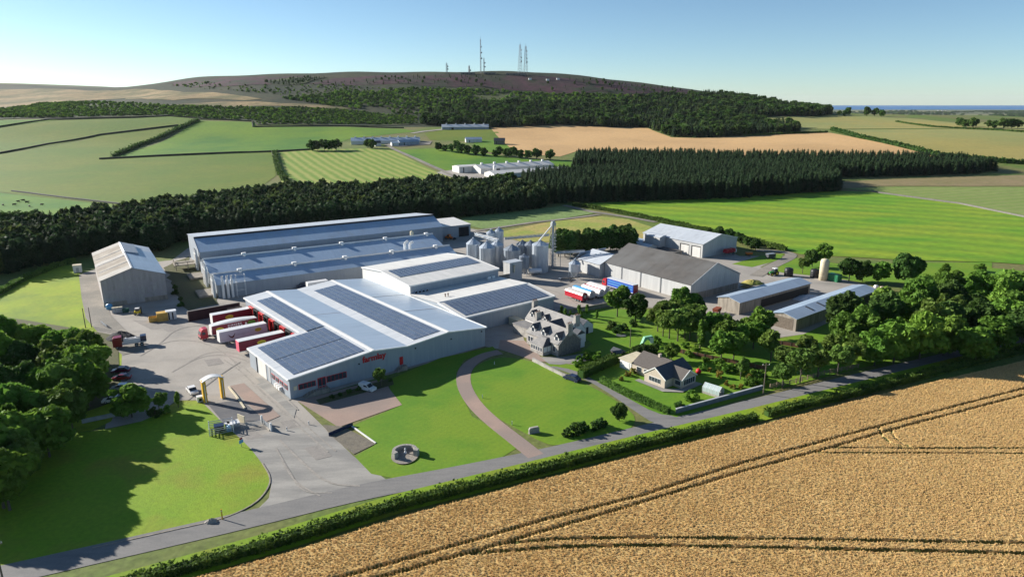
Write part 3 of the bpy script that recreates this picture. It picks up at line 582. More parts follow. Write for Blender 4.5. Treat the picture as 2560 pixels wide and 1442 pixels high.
# left flank: sunlit side with red framed windows, docks at the recess
def side_window(t, v0, v1, z0, z1, x=-.05):
    fr = MB().box(x-.04, x+.05, v0-.1, v1+.1, z0-.1, z1+.1).build('window', M_red, t)
    MB().box(x-.07, x-.03, v0, v1, z0, z1).build('pane', M_glass, fr)
for v in (1.5, 4.2, 6.9, 9.6): side_window(tA, v, v+1.8, 2.0, 3.0)
MB().box(-.08, .02, 12.2, 13.4, 0, 4.4).build('door', M_gtrim, tA)
MB().box(-.10, .02, 15.0, 20.5, 0, 4.4).build('roller_door', W_white, tA)
MB().box(-.12, .02, 21.5, 21.9, 0, 4.7).build('downpipe', M_dark, tA)
for v in (5.0, 6.3, 7.6): MB().box(-.75, -.05, v, v+.9, .7, 1.5).build('cooling_unit', M_trim, tA)
MB().box(-3.0, -.1, -.4, 14.0, 0, .12).build('plinth', M_conc2, tA)
for k in range(9):
    v = 29.5+k*4.3
    dk = MB().box(14.38, 14.5, v, v+2.9, 1.0, 4.4).build('dock_door', M_dark, tA)
    MB().box(13.7, 14.4, v-.35, v-.02, .8, 4.7).box(13.7, 14.4, v+2.92, v+3.25, .8, 4.7).box(13.7, 14.4, v-.35, v+3.25, 4.45, 4.85).build('dock_shelter', M_black if k % 2 else M_red, dk)
# ---------------------------------------------------------------- white buildings behind
pB = [(42.0, 9.0), (61, 10.4), (75.5, 9.0)]
tB = shed('packing_hall', 'tall white flat-gabled hall with a band of solar panels beside the silos', OA, AA, 58.6, 96.0, pB, W_white, R_white, sheet=6.2)
barge(tB, pB, 58.25, M_trim); barge(tB, pB, 96.35, M_trim)
MB().prism([(42.1, -.5), (42.1, 8.9), (61, 10.3), (75.4, 8.9), (75.4, -.5)], 'u', 95.9, 96.04).build('end_cladding', W_grey, tB)
MB().box(58.4, 96.2, 41.6, 41.98, 8.7, 9.1).build('gutter', M_trim, tB)
MB().box(59, 95.9, 41.93, 42.0, 4, 8.85).build('front_cladding', W_grey, tB)
sV = Vector((0, 61-42, 1.4)).normalized()
solar(tB, (60.2, 51.2, 9.0+9.2*1.4/19+.15), (1,0,0), sV, 20, 8)
ex = MB()
for k in range(4):
    c = 60.6+k*1.45
    fan = MB().lathe([(.52,-.18),(.62,-.18),(.62,.18),(.52,.18),(.52,-.18)], 16).build('extract_fan', M_galv, tB)
    fan.location = (c, 41.6, 6.35); fan.rotation_euler = (R(90), 0, 0)
    MB().lathe([(0,-.02),(.52,-.02)], 16).build('fan_grille', M_dark, fan)
for k, u in enumerate((90.5, 92.4)): MB().box(u, u+1.3, 41.0, 41.9, 6.0, 7.0).build('cooling_unit', M_trim, tB)
for u in (62.5, 63.6): pass
pC = [(11.8, 5.4), (25, 7.0), (41.8, 6.0)]
tC = shed('cold_store', 'low white store with wide solar slope between warehouse and stone house', OA, AA, 58.6, 95.6, pC, W_grey, R_white, sheet=6.2)
barge(tC, pC[:2], 95.95, M_trim); barge(tC, pC[:2], 58.35, M_trim, w=.2, h=.5)
MB().box(58.4, 96, 11.3, 11.7, 5.05, 5.5).build('gutter', M_trim, tC)
sV = Vector((0, 13.2, 1.6)).normalized()
solar(tC, (59.8, 12.6, 5.4+.8*1.6/13.2+.15), (1,0,0), sV, 20, 11)
ridge_cap(tC, 'u', 25, 7.0, 58.7, 95.5, M_trim, .25)
for u in (64.5, 65.6): MB().lathe([(.16,0),(.16,.8),(.28,.85),(.28,1.05),(0,1.15)], 10, u, 30).build('roof_vent', M_wood, tC, (0, 0, 6.75))
for k in range(1, 7): MB().box(58.6+k*5.3-.04, 58.6+k*5.3+.04, 11.77, 11.8, 0, 5.1).build('cladding_joint', M_gtrim, tC)
# ---------------------------------------------------------------- three long sheds
OD = (-104.69, 234.5); AD = 32.3
lab = 'long blue-roofed shed behind the warehouse, '
def longshed(lbl, u0, u1, prof, roofs, duct, wall=W_grey):
    t = shed('long_shed', lbl, OD, AD, u0, u1, prof, wall, R_shed, sheet=8.0, roofs=roofs, group='row of long sheds')
    return t
tD3 = longshed(lab+'nearest and lowest', 0.0, 95.5, [(0,5.0),(6.6,7.3),(15.5,5.0)], None, 1)
tD2 = longshed(lab+'middle one with a ridge pipe', 0.5, 98.0, [(16.6,5.0),(28.2,8.6),(42,5.6)], None, 1)
tD1 = longshed(lab+'rearmost and tallest', 1.5, 113.0, [(47.5,8.0),(58.2,11.8),(58.3,12.5),(79.0,10.4)], [R_shed, R_shed, R_pale], 0)  # shade and sun put into the slope colours: blue front, pale rear
barge(tD1, [(47.5,8.0),(58.2,11.8)], 1.2, M_gtrim)
MB().box(1.2, 113.3, 58.0, 58.28, 11.7, 12.6).build('ridge_step', M_dark, tD1)  # near-black face stands for the shadow gap under the raised ridge
for t, v, z, e in ((tD3, 6.6, 7.3, 95.5), (tD2, 28.2, 8.6, 98)):
    MB().tube((-.2, v, z+.42), (e+.3, v, z+.42), .3, n=8).build('ridge_duct', M_trim, t)
    for k in range(5):
        u = 9+k*20+(6 if t is tD2 else 0)
        MB().box(u-.8, u+.8, v-.6, v+.6, z+.1, z+1.2).box(u-.35, u+.35, v-1.4, v-.6, z-.2, z+.8).build('roof_vent', M_trim, t)
bend = MB().lathe([(.55,0),(.55,3.2)], 10, 76, 9.0).tube((76,9,10.2), (77.6,9.4,11), .55, .5, 10).build('exhaust_bend', M_trim, tD3, (0,0,7))
MB().lathe([(.55,0),(.55,2.6)], 10, 78.6, 9.6).tube((78.6,9.6,2.6), (80.2,10,3.2), .55, .5, 10).build('exhaust_bend', M_trim, tD3, (0,0,7))
bend.data.transform(Matrix.Identity(4)); 
for v in bend.data.vertices:
    if v.co.z > 5: v.co.z -= 7
MB().lathe([(.9,0),(.9,1.6),(0,2.1)], 12, 94, 42).build('roof_tank', M_cream, tD2, (0,0,6.6))
def stacks(t, pts, z0, z1, r=.45):
    for (u, v) in pts:
        MB().lathe([(r*1.1,z0),(r*1.1,z1-1.6),(r*.75,z1-1.4),(r*.75,z1),(r*1.05,z1+.25)], 10, u, v).build('fan_stack', M_trim, t)
stacks(tD3, [(-1.1, 1.5), (-1.1, 3.2), (-1.1, 5.0), (1.5,-.9), (3.1,-.9), (4.6,-.9)], 0, 8.0)
stacks(tD2, [(-.8, 19), (-.8, 21), (-.8, 23), (-.8, 25)], 0, 8.4)
stacks(tD1, [(.3, 49.5), (.3, 51.3), (.3, 53.0)], 0, 8.6)
fr_ = MB()
for u in (6.0, 9.0):
    for v in (-.6, -2.2): fr_.tube((u, v, 0), (u, v, 8.2), .07, n=5)
for z in (2.5, 5.5, 8.1):
    fr_.tube((6,-.6,z), (9,-.6,z), .06, n=5).tube((6,-2.2,z), (9,-2.2,z), .06, n=5).tube((6,-.6,z), (6,-2.2,z), .06, n=5).tube((9,-.6,z), (9,-2.2,z), .06, n=5)
fr_.build('access_frame', M_trim, tD3)
for v, w in ((58, 3), (53, 2.2)): MB().box(1.38, 1.5, v, v+w, 2.5, 5).build('side_opening', M_dark, tD1)
pl = MB().box(-8, 1.2, 52, 60, 2.2, 2.5)
for u in (-7.5, -3, .5):
    for v in (52.5, 59.5): pl.box(u-.12, u+.12, v-.12, v+.12, 0, 3.6 if u < 0 else 2.3)
pl.box(-8, 1, 52, 52.1, 3.3, 3.6).box(-8, -7.9, 52, 60, 3.3, 3.6); pl.build('loading_platform', W_conc, tD1)
MB().box(-6, -.2, 3, 13, .2, .9).build('loading_platform', W_conc, tD3)
MB().box(-5, .3, 33, 42, .2, .9).build('loading_platform', W_conc, tD2)
# mono-pitch shed at the far end
tE = shed('end_store', 'small white-roofed store at the far end of the long sheds', OD, AD, 113.6, 133.0, [(55,6.2),(74,7.0)], W_grey, R_white, sheet=1.9)
MB().box(126, 132, 54.93, 55.0, .2, 5.2).build('roller_door', M_dark, tE)
# ---------------------------------------------------------------- left barn
OF = (-139.24,223.22); AF = 33
pf = [(0,9.3),(9.9,12.6),(19.7,9.3)]
t = thing('grain_barn', 'tall weathered grey barn with stained gable standing alone at the left', 'building', (OF[0], OF[1], 0), AF)
MB().prism([(0,-.5)]+pf+[(19.7,-.5)], 'v', 0, 53).build('wall', W_weath, t)
_o = t.children[0]; _o.data.flip_normals()
for k, (p, q) in enumerate(zip(pf, pf[1:])):
    for i in range(9):
        v0, v1 = i*53/9+.02-(.3 if i == 0 else 0), (i+1)*53/9-.02+(.3 if i == 8 else 0)
        lift = 0.0 if i < 5 else 0.55
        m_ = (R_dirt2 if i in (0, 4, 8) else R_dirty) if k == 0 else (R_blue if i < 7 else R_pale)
        e = .35
        a, b = (p, q) if k == 0 else (p, q)
        s_ = (q[1]-p[1])/(q[0]-p[0])
        x0, x1 = (p[0]-e, q[0]) if k == 0 else (p[0], q[0]+e)
        z0, z1 = p[1]+s_*(x0-p[0])+.02, q[1]+s_*(x1-q[0])+.02
        if k == 0: z1 += lift*.0
        pts = [(x0,z0),(x1,z1),(x1,z1+.13),(x0,z0+.13)]
        MB().prism(pts[::-1], 'v', v0, v1).build('roof_sheet', m_, t)
MB().prism([(9.3,12.5),(9.9,13.1),(14.5,12.0),(14.5,11.3)], 'v', 29.5, 49).build('ridge_monitor', M_galvd, t)
ridge_cap(t, 'v', 9.9, 12.6, -.3, 53.3, M_gtrim, .4)
for v in (12, 24, 36): MB().prism([(.2,9.35),(9.8,12.56),(9.8,12.85),(.2,9.6)][::-1], 'v', v, v+.35).build('roof_seam', M_gtrim, t)
MB().box(-.04, 19.74, -.06, 0, -.2, 1.6).build('wall_base', W_conc, t)
MB().box(7, 12.5, -.09, -.01, .2, 6).build('sliding_door', W_weath, t)
# ---------------------------------------------------------------- dark roofed barn and its neighbours
OG = (62.46, 231.46); AG = -54
pG = [(0,5.9),(13.4,12.0),(27.6,6.0)]
tG = shed('grain_store', 'big pale-walled store with brown-grey weathered roof right of the parked tankers', OG, AG, -43.0, 0.5, pG, W_galv, R_dark, sheet=5.4, over=.3)
barge(tG, pG, .85, M_gtrim, w=.08, h=.3)
for u in (-33.5, -23.5, -13.5): MB().tube((u, -.2, 0), (u, -.2, 5.8), .12, n=6).build('downpipe', M_gtrim, tG)
MB().box(.5, .53, .5, 27, .1, 2.6).build('wall_base', W_conc, tG)
for k in range(8): MB().box(.5, .54, 2+k*3.3, 2.05+k*3.3, 0, 7.5).build('cladding_joint', M_gtrim, tG)
tG2 = shed('lean_barn', 'lower pale grey barn joined to the left end of the brown-roofed store', OG, AG, -56.0, -43.3, [(-2.5,5.2),(5.5,8.3),(16,5.0)], W_galv, R_pale, sheet=4.2)
MB().prism([(-56.0,8.0),(-59.5,4.6),(-59.5,4.3),(-56.0,7.6)], 'v', -1.5, 13).build('hip_roof', R_blue, tG2)
MB().box(-59.2, -56.1, -1, 12.8, -.3, 4.4).build('end_bay', W_galv, tG2)
# rear grey shed
OH = (85.44,299.73); AH = -52
pH = [(0,6.3),(12.8,9.4),(25.8,6.3)]
tH = shed('machinery_shed', 'pale grey shed with two white roller doors behind the brown-roofed store', OH, AH, -35.0, 0.0, pH, W_galv, R_pale, sheet=5.0)
barge(tH, pH, .34, M_trim, w=.08, h=.3)
for u in (-6.2, -12.6):
    MB().box(u, u+5.2, -.06, 0, 0, 5.0).build('door_surround', M_dark, tH)
    MB().box(u+.7, u+5.1, -.12, -.06, 0, 4.6).build('roller_door', W_white, tH)
MB().box(-30, -21, -4.5, -.05, -.3, 6.6).build('porch', W_galv, tH)
MB().prism([(-4.6,6.6),(-2.3,7.3),(0,7.4),(0,6.6)], 'u', -30.2, -20.8).build('porch_roof', R_pale, tH)
t = shed('lean_to', 'small lean-to with pale roof below the machinery shed porch', OH, AH, -30, -22, [(-12,2.6),(-8.5,3.6),(-5,2.6)], W_white, R_pale, sheet=4)
t = shed('open_bunker', 'low bunker with brown flat roof between the store and the machinery shed', OH, AH, -19, -8, [(-12,2.2),(-4,2.4)], W_conc, R_dark, sheet=11)
t = shed('blue_roofed_lean_to', 'dark blue roofed lean-to at the left corner of the machinery shed', OH, AH, -39.5, -31, [(-7,2.8),(-1,3.4)], M_dark, R_blue, sheet=8)
# low sheds lower right
OI = (74.88,215.08); AI = 36.5
p1 = [(0,4.2),(4.4,5.2),(8.6,4.2)]
tI = shed('cattle_shed', 'low blue-grey roofed shed half in the shade of the brown-roofed store', OI, AI, 0, 42, p1, W_conc, R_blue, sheet=6)
MB().box(12, 41, -.05, .0, .3, 3.2).build('open_front', M_dark, tI)
OI2 = (86.77,198.24); AI2 = 38.5
p2 = [(0,4.0),(4.3,5.0),(8.4,4.0)]
tI2 = shed('long_low_shed', 'long narrow shed with pale blue roof beside the right-hand wood', OI2, AI2, 0, 53, p2, W_conc, R_blue, sheet=7)
for u in (11, 18, 27): MB().prism([(1.0,4.35),(3.6,4.95),(3.6,5.12),(1.0,4.52)], 'u', u, u+.9).build('rooflight', M_slated, tI2)
MB().box(26, 52, -.05, 0, .3, 3.2).build('open_front', M_dark, tI2)
MB().box(-.05, .0, 1.0, 7.5, 0, 3.6).build('timber_boarding', M_postw, tI2)
# ---------------------------------------------------------------- stone farmhouse
OJ = (12.74, 176.66); AJ = -52
t = thing('stone_farmhouse', 'stone farmhouse with many dormers, pale slates and two parallel roofs', 'house', (OJ[0], OJ[1], 0), AJ)
def wing(t, axis, s0, s1, prof, wall, roof, th=.12, over=.25):
    pts = [(prof[0][0], -.3)]+prof+[(prof[-1][0], -.3)]
    MB().prism(pts if axis == 'u' else pts[::-1], axis, s0, s1).build('wall', wall, t)
    for k, (p, q) in enumerate(zip(prof, prof[1:])):
        d = math.hypot(q[0]-p[0], q[1]-p[1]); e = ((q[0]-p[0])/d, (q[1]-p[1])/d); nn = (-e[1], e[0])
        a = (p[0]-e[0]*(over if k == 0 else 0), p[1]-e[1]*(over if k == 0 else 0)); b = (q[0]+e[0]*(over if k else 0), q[1]+e[1]*(over if k else 0))
        sl = [(a[0]+nn[0]*.01, a[1]+nn[1]*.01), (b[0]+nn[0]*.01, b[1]+nn[1]*.01), (b[0]+nn[0]*th, b[1]+nn[1]*th), (a[0]+nn[0]*th, a[1]+nn[1]*th)]
        MB().prism(sl if axis == 'u' else sl[::-1], axis, s0+.02, s1-.02).build('roof', roof if not isinstance(roof, list) else roof[k], t)
fw = [(0,3.6),(4.2,6.9),(8.4,3.6)]
wing(t, 'u', -13.8, 0, fw, M_stone, M_slate)
rw = [(7.6,3.7),(11.2,7.4),(14.8,3.7)]
wing(t, 'u', -23.8, -4.5, rw, M_harl, M_slate)
wing(t, 'v', 4.5, 11.0, [(-13.5,3.6),(-10.0,6.6),(-4.6,3.6)], M_stone, [M_slate, M_slated])  # right slope in the dark slate, its shade put into the colour
MB().prism([(.0,3.6),(4.2,7.15),(8.4,3.6),(8.4,3.2),(4.2,6.6),(0,3.2)], 'u', -.03, .28).build('gable_coping', M_stone, t)
MB().prism([(0,-.2),(0,3.3),(4.2,6.7),(8.4,3.3),(8.4,-.2)], 'u', .0, .06).build('gable_shade', M_stoned, t)  # darker sheet over the right gable, its shade put into the colour
MB().prism([(.0,3.6),(4.2,7.15),(8.4,3.6),(8.4,3.2),(4.2,6.6),(0,3.2)], 'u', -14.05, -13.75).build('gable_coping', M_stone, t)
for u, v in ((-.2, 4.2), (-13.7, 4.2), (-23.5, 11.2), (-4.7, 11.2)):
    ch = MB().box(u-.45, u+.45, v-.9, v+.9, 5.4, 8.6).box(u-.52, u+.52, v-.97, v+.97, 8.6, 8.8).build('chimney', M_stone, t)
    for k in range(3): MB().lathe([(.14,8.8),(.12,9.3)], 8, u, v-.55+k*.55).build('chimney_pot', M_wood, ch)
def dormer(t, u, v, z, w=1.9, l=2.9, h=1.9):
    d = MB().prism([(u-w/2,z-1.2),(u-w/2,z+h*.42),(u,z+h),(u+w/2,z+h*.42),(u+w/2,z-1.2)][::-1], 'v', v, v+l).build('dormer', M_harl, t)
    for sx, mm in ((-1, M_slate), (1, M_slated)):  # lit left and shaded right dormer slopes painted as two colours
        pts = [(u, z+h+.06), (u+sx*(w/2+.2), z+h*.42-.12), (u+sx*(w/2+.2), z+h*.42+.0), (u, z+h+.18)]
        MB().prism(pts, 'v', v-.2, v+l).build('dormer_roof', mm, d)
    MB().box(u-w*.3, u+w*.3, v-.05, v, z-.5, z+h*.5).build('pane', M_glass, d)
    MB().box(u-w*.36, u+w*.36, v-.03, v-.0, z-.58, z+h*.44).build('dormer_frame', M_trim, d)
for u in (-11.8, -7.2, -1.6): dormer(t, u, .7, 4.4)
for u in (-21.5, -18.6, -15.6): dormer(t, u, 8.4, 4.8, 1.7, 2.6, 1.7)
pr = MB().box(-8.4, -3.0, -3.0, 0.0, 0, 2.7).build('porch', M_stone, t)
MB().quadmesh([(-8.7,-3.3,2.7),(-2.7,-3.3,2.7),(-2.7,.2,2.7),(-8.7,.2,2.7),(-6.9,-.4,4.3),(-4.5,-.4,4.3),(-4.5,.6,4.3),(-6.9,.6,4.3)], [(0,1,5,4),(2,3,7,6),(3,0,4,7),(4,5,6,7)]).build('porch_roof', M_slate, pr)
MB().quadmesh([(-2.68,-3.3,2.7),(-2.68,.2,2.7),(-4.48,.6,4.32),(-4.48,-.4,4.32)], [(0,1,2,3)]).build('porch_hip', M_slated, pr)  # right hip coloured dark for its shade
for k in range(5): MB().box(-8.1+k*1.0, -7.35+k*1.0, -3.06, -3.0, 1.1, 2.4).build('porch_window', M_trim, pr)
for k in range(5): MB().box(-8.0+k*1.0, -7.45+k*1.0, -3.08, -3.03, 1.2, 2.3).build('porch_pane', M_glass, pr)
for k in range(2): MB().box(-3.02, -2.96, -2.7+k*1.4, -1.6+k*1.4, 1.0, 2.4).build('porch_window', M_trim, pr)
for u in (-12.6, -11.4, -1.7):
    w_ = MB().box(u-.55, u+.55, -.05, .02, 1.0, 2.8).build('window', M_trim, t); MB().box(u-.42, u+.42, -.09, -.04, 1.12, 2.68).build('pane', M_glass, w_)
MB().box(-24.0, -13.9, 3.0, 7.7, -.2, 2.9).build('side_annexe', M_stone, t)
MB().box(-24.2, -13.9, 2.8, 7.7, 2.9, 3.05).build('annexe_roof', M_slate, t)
MB().box(-4.6, -1.5, 8.3, 11.5, -.2, 4.2).build('rear_annexe', M_harl, t)
MB().prism([(8.2,4.2),(9.9,5.4),(11.6,4.2)], 'u', -4.6, -1.3).build('annexe_roof', M_slated, t)
for v in (10.2, 12.4): MB().box(-4.55, -4.44, v, v+.9, 1.2, 2.6).build('rear_window', M_glass, t)
t = thing('outbuilding', 'small white outbuilding with dark slate roof behind the stone farmhouse', 'outbuilding', (OJ[0], OJ[1], 0), AJ)
wing(t, 'u', -16.5, -9.2, [(17.6,2.5),(20.0,4.1),(22.4,2.5)], M_harl, M_slated)
MB().box(-9.2, -9.14, 19.4, 20.4, 0, 2.1).build('door', M_dark, t)
t = thing('oil_tank_shed', 'small cream box cabin at the left end of the stone farmhouse', 'cabin', (*(1.26,204.61), 0), AJ)
MB().box(-2.2, 2.2, -1.2, 1.2, 0, 2.1).build('body', M_cream, t); MB().box(-2.3, 2.3, -1.3, 1.3, 2.1, 2.25).build('roof', M_cream, t)
MB().box(2.2, 2.24, -.5, .5, .1, 1.9).build('door', M_dark, t)
# ---------------------------------------------------------------- bungalow
OK_ = (37.33, 154.79); AK = -50
t = thing('bungalow', 'cream stone bungalow with brown tiled cross roofs, white bargeboards and garage', 'house', (OK_[0], OK_[1], 0), AK)
M_rub = mat('cream_stone_facing', (0.52,0.44,0.35), (0.42,0.36,0.29), 2.5, rough=0.95)
wing(t, 'v', 0, 11.2, [(-6.3,2.45),(-3.15,4.6),(0,2.45)], M_rub, [M_tile, M_slated])  # right slope of the tiled roof coloured dark for its shade
wing(t, 'u', -12.6, -3.2, [(2.6,2.45),(7.0,4.7),(11.4,2.45)], M_rub, [M_tile, M_tile])
wing(t, 'u', -3.1, 2.7, [(3.3,2.35),(6.1,4.1),(8.9,2.35)], M_rub, [M_tile, M_tile])
def bargeboards(t, axis, at, pr_):
    for p, q in zip(pr_, pr_[1:]):
        pts = [(p[0],p[1]-.05),(q[0],q[1]-.05),(q[0],q[1]+.24),(p[0],p[1]+.24)]
        MB().prism(pts if axis == 'u' else pts[::-1], axis, at-.06, at+.06).build('bargeboard', M_trim, t)
bargeboards(t, 'v', -.1, [(-6.6,2.25),(-3.15,4.6),(.3,2.25)])
bargeboards(t, 'u', 2.82, [(3.0,2.15),(6.1,4.1),(9.2,2.15)])
w_ = MB().box(-4.9, -1.3, -.06, .02, .9, 2.2).build('window', M_trim, t)
for k in range(4): MB().box(-4.8+k*.88, -4.05+k*.88, -.1, -.05, 1.0, 2.1).build('pane', M_glass, w_)
w_ = MB().box(2.7, 2.78, 3.8, 8.4, .7, 2.3).build('window', M_trim, t)
for k in range(5): MB().box(2.76, 2.82, 3.9+k*.9, 4.65+k*.9, .8, 2.2).build('pane', M_glass, w_)
w_ = MB().box(.6, 2.4, 3.2, 3.28, .7, 2.0).build('window', M_trim, t); MB().box(.7, 2.3, 3.17, 3.22, .8, 1.9).build('pane', M_glass, w_)
for u in (-11, -8.6): 
    w_ = MB().box(u, u+1.6, 2.54, 2.62, .8, 2.1).build('window', M_trim, t); MB().box(u+.1, u+1.5, 2.5, 2.56, .9, 2.0).build('pane', M_glass, w_)
g_ = MB().box(-16.6, -12.7, 2.5, 9.2, -.1, 2.5).build('garage', M_harl, t)
MB().box(-16.9, -12.4, 2.2, 9.4, 2.5, 2.75).build('garage_roof', M_cream, g_)
MB().box(-16.0, -13.4, 2.44, 2.5, 0, 2.1).build('garage_door', M_trim, g_)
MB().box(-7.5, -6.9, 6.6, 7.4, 4.2, 5.4).build('chimney', M_rub, t)
drape('patio', [(OK_[0]+u*math.cos(R(AK))-v*math.sin(R(AK)), OK_[1]+u*math.sin(R(AK))+v*math.cos(R(AK))) for u, v in ((-8,-1.6),(.8,-1.8),(4.2,1.6),(4.4,9.5),(2.6,9.5),(2.6,3),(0,0),(-8,0))], M_conc2, 0)

# ---------------------------------------------------------------- vehicles
V_maroon = mat('maroon_curtain', (0.20,0.008,0.028), (0.165,0.006,0.023), 0.8, rough=0.4, spec=0.4)
V_red = mat('lorry_red', (0.42,0.02,0.035), rough=0.3, spec=0.5)
V_white = mat('vehicle_white', (0.74,0.73,0.71), (0.68,0.67,0.66), 0.7, rough=0.35, spec=0.5)
V_pale = mat('pale_lilac_white', (0.62,0.59,0.62), (0.56,0.53,0.57), 0.7, rough=0.4, spec=0.4)
V_blue = mat('blue_curtain', (0.035,0.10,0.44), (0.03,0.08,0.36), 0.8, rough=0.4)
V_lblue = mat('light_blue_paint', (0.10,0.32,0.55), rough=0.4)
V_yel = mat('logo_yellow', (0.68,0.52,0.04), rough=0.5)
V_green = mat('tractor_green', (0.02,0.19,0.03), rough=0.4)
V_lime = mat('logo_green', (0.10,0.24,0.02), rough=0.5)
V_chick = mat('logo_brown', (0.12,0.02,0.02), rough=0.6)
V_silver = mat('silver_paint', (0.42,0.44,0.47), rough=0.3, metal=0.5)
V_dblue = mat('dark_blue_paint', (0.02,0.03,0.07), rough=0.25, spec=0.6)
V_dred = mat('dark_red_paint', (0.20,0.012,0.02), rough=0.25, spec=0.6)
V_plum = mat('plum_paint', (0.10,0.012,0.035), rough=0.25, spec=0.6)
V_oran = mat('orange_paint', (0.62,0.16,0.02), rough=0.5)
V_skip = mat('yellow_container', (0.62,0.40,0.09), (0.50,0.30,0.07), 1.0, rough=0.6)
def wheel(t, x, y, r=.5, w=.3, rim=M_steel):
    wh = MB().lathe([(r*.55,-w/2),(r*.9,-w/2),(r,-w/3),(r,w/3),(r*.9,w/2),(r*.55,w/2)], 14).build('wheel', M_black, t)
    wh.location = (x, y, r); wh.rotation_euler = (R(90), 0, 0)
    MB().lathe([(0,-w/2+.04),(r*.55,-w/2+.02)], 12).lathe([(r*.55,w/2-.02),(0,w/2-.04)], 12).build('rim', rim, wh)
    return wh
def oval(t, u, z, v, ru=1.25, rz=.62, m=V_yel):
    n = 20; o = MB().prism([(u+ru*math.cos(2*math.pi*i/n), z+rz*math.sin(2*math.pi*i/n)) for i in range(n)], 'v', v-.03, v+.0).build('logo', m, t)
    mb = MB()
    for k, (a, h) in enumerate(((-.72,.24),(-.48,.2),(-.24,.24),(0,.2),(.24,.24),(.48,.2),(.72,.24))): mb.box(u+a-.08, u+a+.08, v-.05, v-.03, z-h/2, z+h/2)
    mb.build('logo_mark', V_lime, o); return o
def trailer(t, x0, x1, body, roof, front, w=1.27, z0=1.05, z1=4.0, wheels=True, curve=0.0):
    """box trailer: front at x0, rear doors at x1"""
    MB().box(x0, x1, -w, w, z0, z1).build('body', body, t)
    if curve:
        n = 12; L_ = x1-x0
        top = [(x0+L_*i/n, z1+.04+curve*math.sin(math.pi*i/n)) for i in range(n+1)]
        MB().prism(([(x1, z1+.01), (x0, z1+.01)]+top), 'v', -w-.04, w+.04).build('roof', roof, t)
    else: MB().box(x0-.04, x1+.04, -w-.04, w+.04, z1+.0, z1+.14).build('roof', roof, t)
    MB().box(x0-.08, x0-.0, -w, w, z0, z1).build('front_bulkhead', front, t)
    MB().box(x0, x1, -w-.03, w+.03, z0-.02, z0+.14).build('side_rail', V_white, t)
    for k in range(2): MB().box(x1, x1+.05, -w+.02+k*w, -.02+k*w, z0+.05, z1-.05).build('rear_door', body, t)
    MB().box(x0+.5, x1-.3, -.5, .5, .75, z0).build('chassis', M_dark, t)
    for y in (-.85, .85): MB().box(x0+2.2, x0+2.4, y-.08, y+.08, .05, .9).build('landing_leg', M_steel, t)
    if wheels:
        for k in range(3):
            for y in (-w+.2, w-.2): wheel(t, x1-2.0-k*1.3, y)
def cab(t, x0, m=V_red, w=1.22, h=3.5):
    """tractor unit facing -x, cab nose at x0"""
    c = MB().prism([(x0,.55),(x0+.05,1.7),(x0+.35,2.75),(x0+.6,h-.25),(x0+1.0,h),(x0+2.2,h+.05),(x0+2.2,.55)], 'v', -w, w).build('cab', m, t)
    MB().prism([(x0+.04,1.75),(x0+.34,2.7),(x0+.30,2.72),(x0+.0,1.77)], 'v', -w+.12, w-.12).build('windscreen', M_glass, c)
    for y in (-w-.02, w-.01): MB().box(x0+.55, x0+1.5, y, y+.03, 1.75, 2.6).build('side_window', M_glass, c)
    MB().box(x0-.06, x0+.02, -w+.1, w-.1, .5, 1.0).build('bumper', M_dark, c)
    for y in (-.95, .65): MB().box(x0-.05, x0+.02, y, y+.3, .95, 1.15).build('headlight', V_white, c)
    MB().box(x0+2.2, x0+5.6, -.45, .45, .65, 1.0).build('chassis', M_dark, t)
    for x in (x0+1.2, x0+4.4):
        for y in (-w+.18, w-.18): wheel(t, x, y)
def at_A(u, v): return (OA[0]+u*math.cos(R(AA))-v*math.sin(R(AA)), OA[1]+u*math.sin(R(AA))+v*math.cos(R(AA)), 0)
def at_F(O, a, u, v): return (O[0]+u*math.cos(R(a))-v*math.sin(R(a)), O[1]+u*math.sin(R(a))+v*math.cos(R(a)), 0)
t = thing('lorry_trailer', 'short maroon trailer with yellow oval logo and pink front, nearest the loading docks', 'trailer', at_A(0.5, 38), AA, 'trailers at the loading docks')
trailer(t, 0, 12.8, V_maroon, V_white, mat('pink_panel', (0.62,0.10,0.16), rough=0.5)); oval(t, 6.2, 2.6, -1.29)
t = thing('lorry_trailer', 'white trailer with brown hen emblem, second from the front at the docks', 'trailer', at_A(-1.2, 49.3), AA, 'trailers at the loading docks')
trailer(t, 0, 13.6, V_pale, V_white, V_white); oval(t, 11.0, 2.75, -1.29, 1.0, .55)
MB().prism([(2.3,3.0),(2.9,2.5),(3.3,2.2),(3.8,2.5),(4.4,3.2),(3.9,2.0),(3.4,1.75),(2.8,2.1)], 'v', -1.32, -1.29).build('hen_emblem', V_chick, t)
MB().box(5.0, 8.3, -1.31, -1.28, 2.5, 2.62).build('print_line', M_gtrim, t)
t = thing('articulated_lorry', 'maroon articulated lorry with arched trailer and red cab at the docks', 'lorry', at_A(-1.0, 57.2), AA)
trailer(t, 0, 13.4, V_maroon, V_white, V_white, curve=.55, z1=3.85); cab(t, -3.4); oval(t, 2.2, 2.5, -1.29, 1.15, .6)
mb = MB()
for k, (a, wd, z) in enumerate(((4.6,.35,3.2),(5.1,.25,3.2),(5.6,.5,3.2),(6.3,.4,3.2),(6.9,.3,3.2),(7.5,.5,3.2),(8.2,.4,3.2),(4.6,.5,2.6),(5.3,.6,2.6),(6.1,.4,2.6),(6.7,.7,2.6),(7.6,.5,2.6),(8.3,.6,2.6))): mb.box(a, a+wd, -1.32, -1.28, z-.17, z+.17)
mb.build('print_marks', V_white, t)
MB().prism([(10.4,1.7),(10.4,2.9),(10.9,3.5),(12.6,3.4),(13.1,1.9)], 'v', -1.31, -1.28).build('print_panel', V_lime, t)
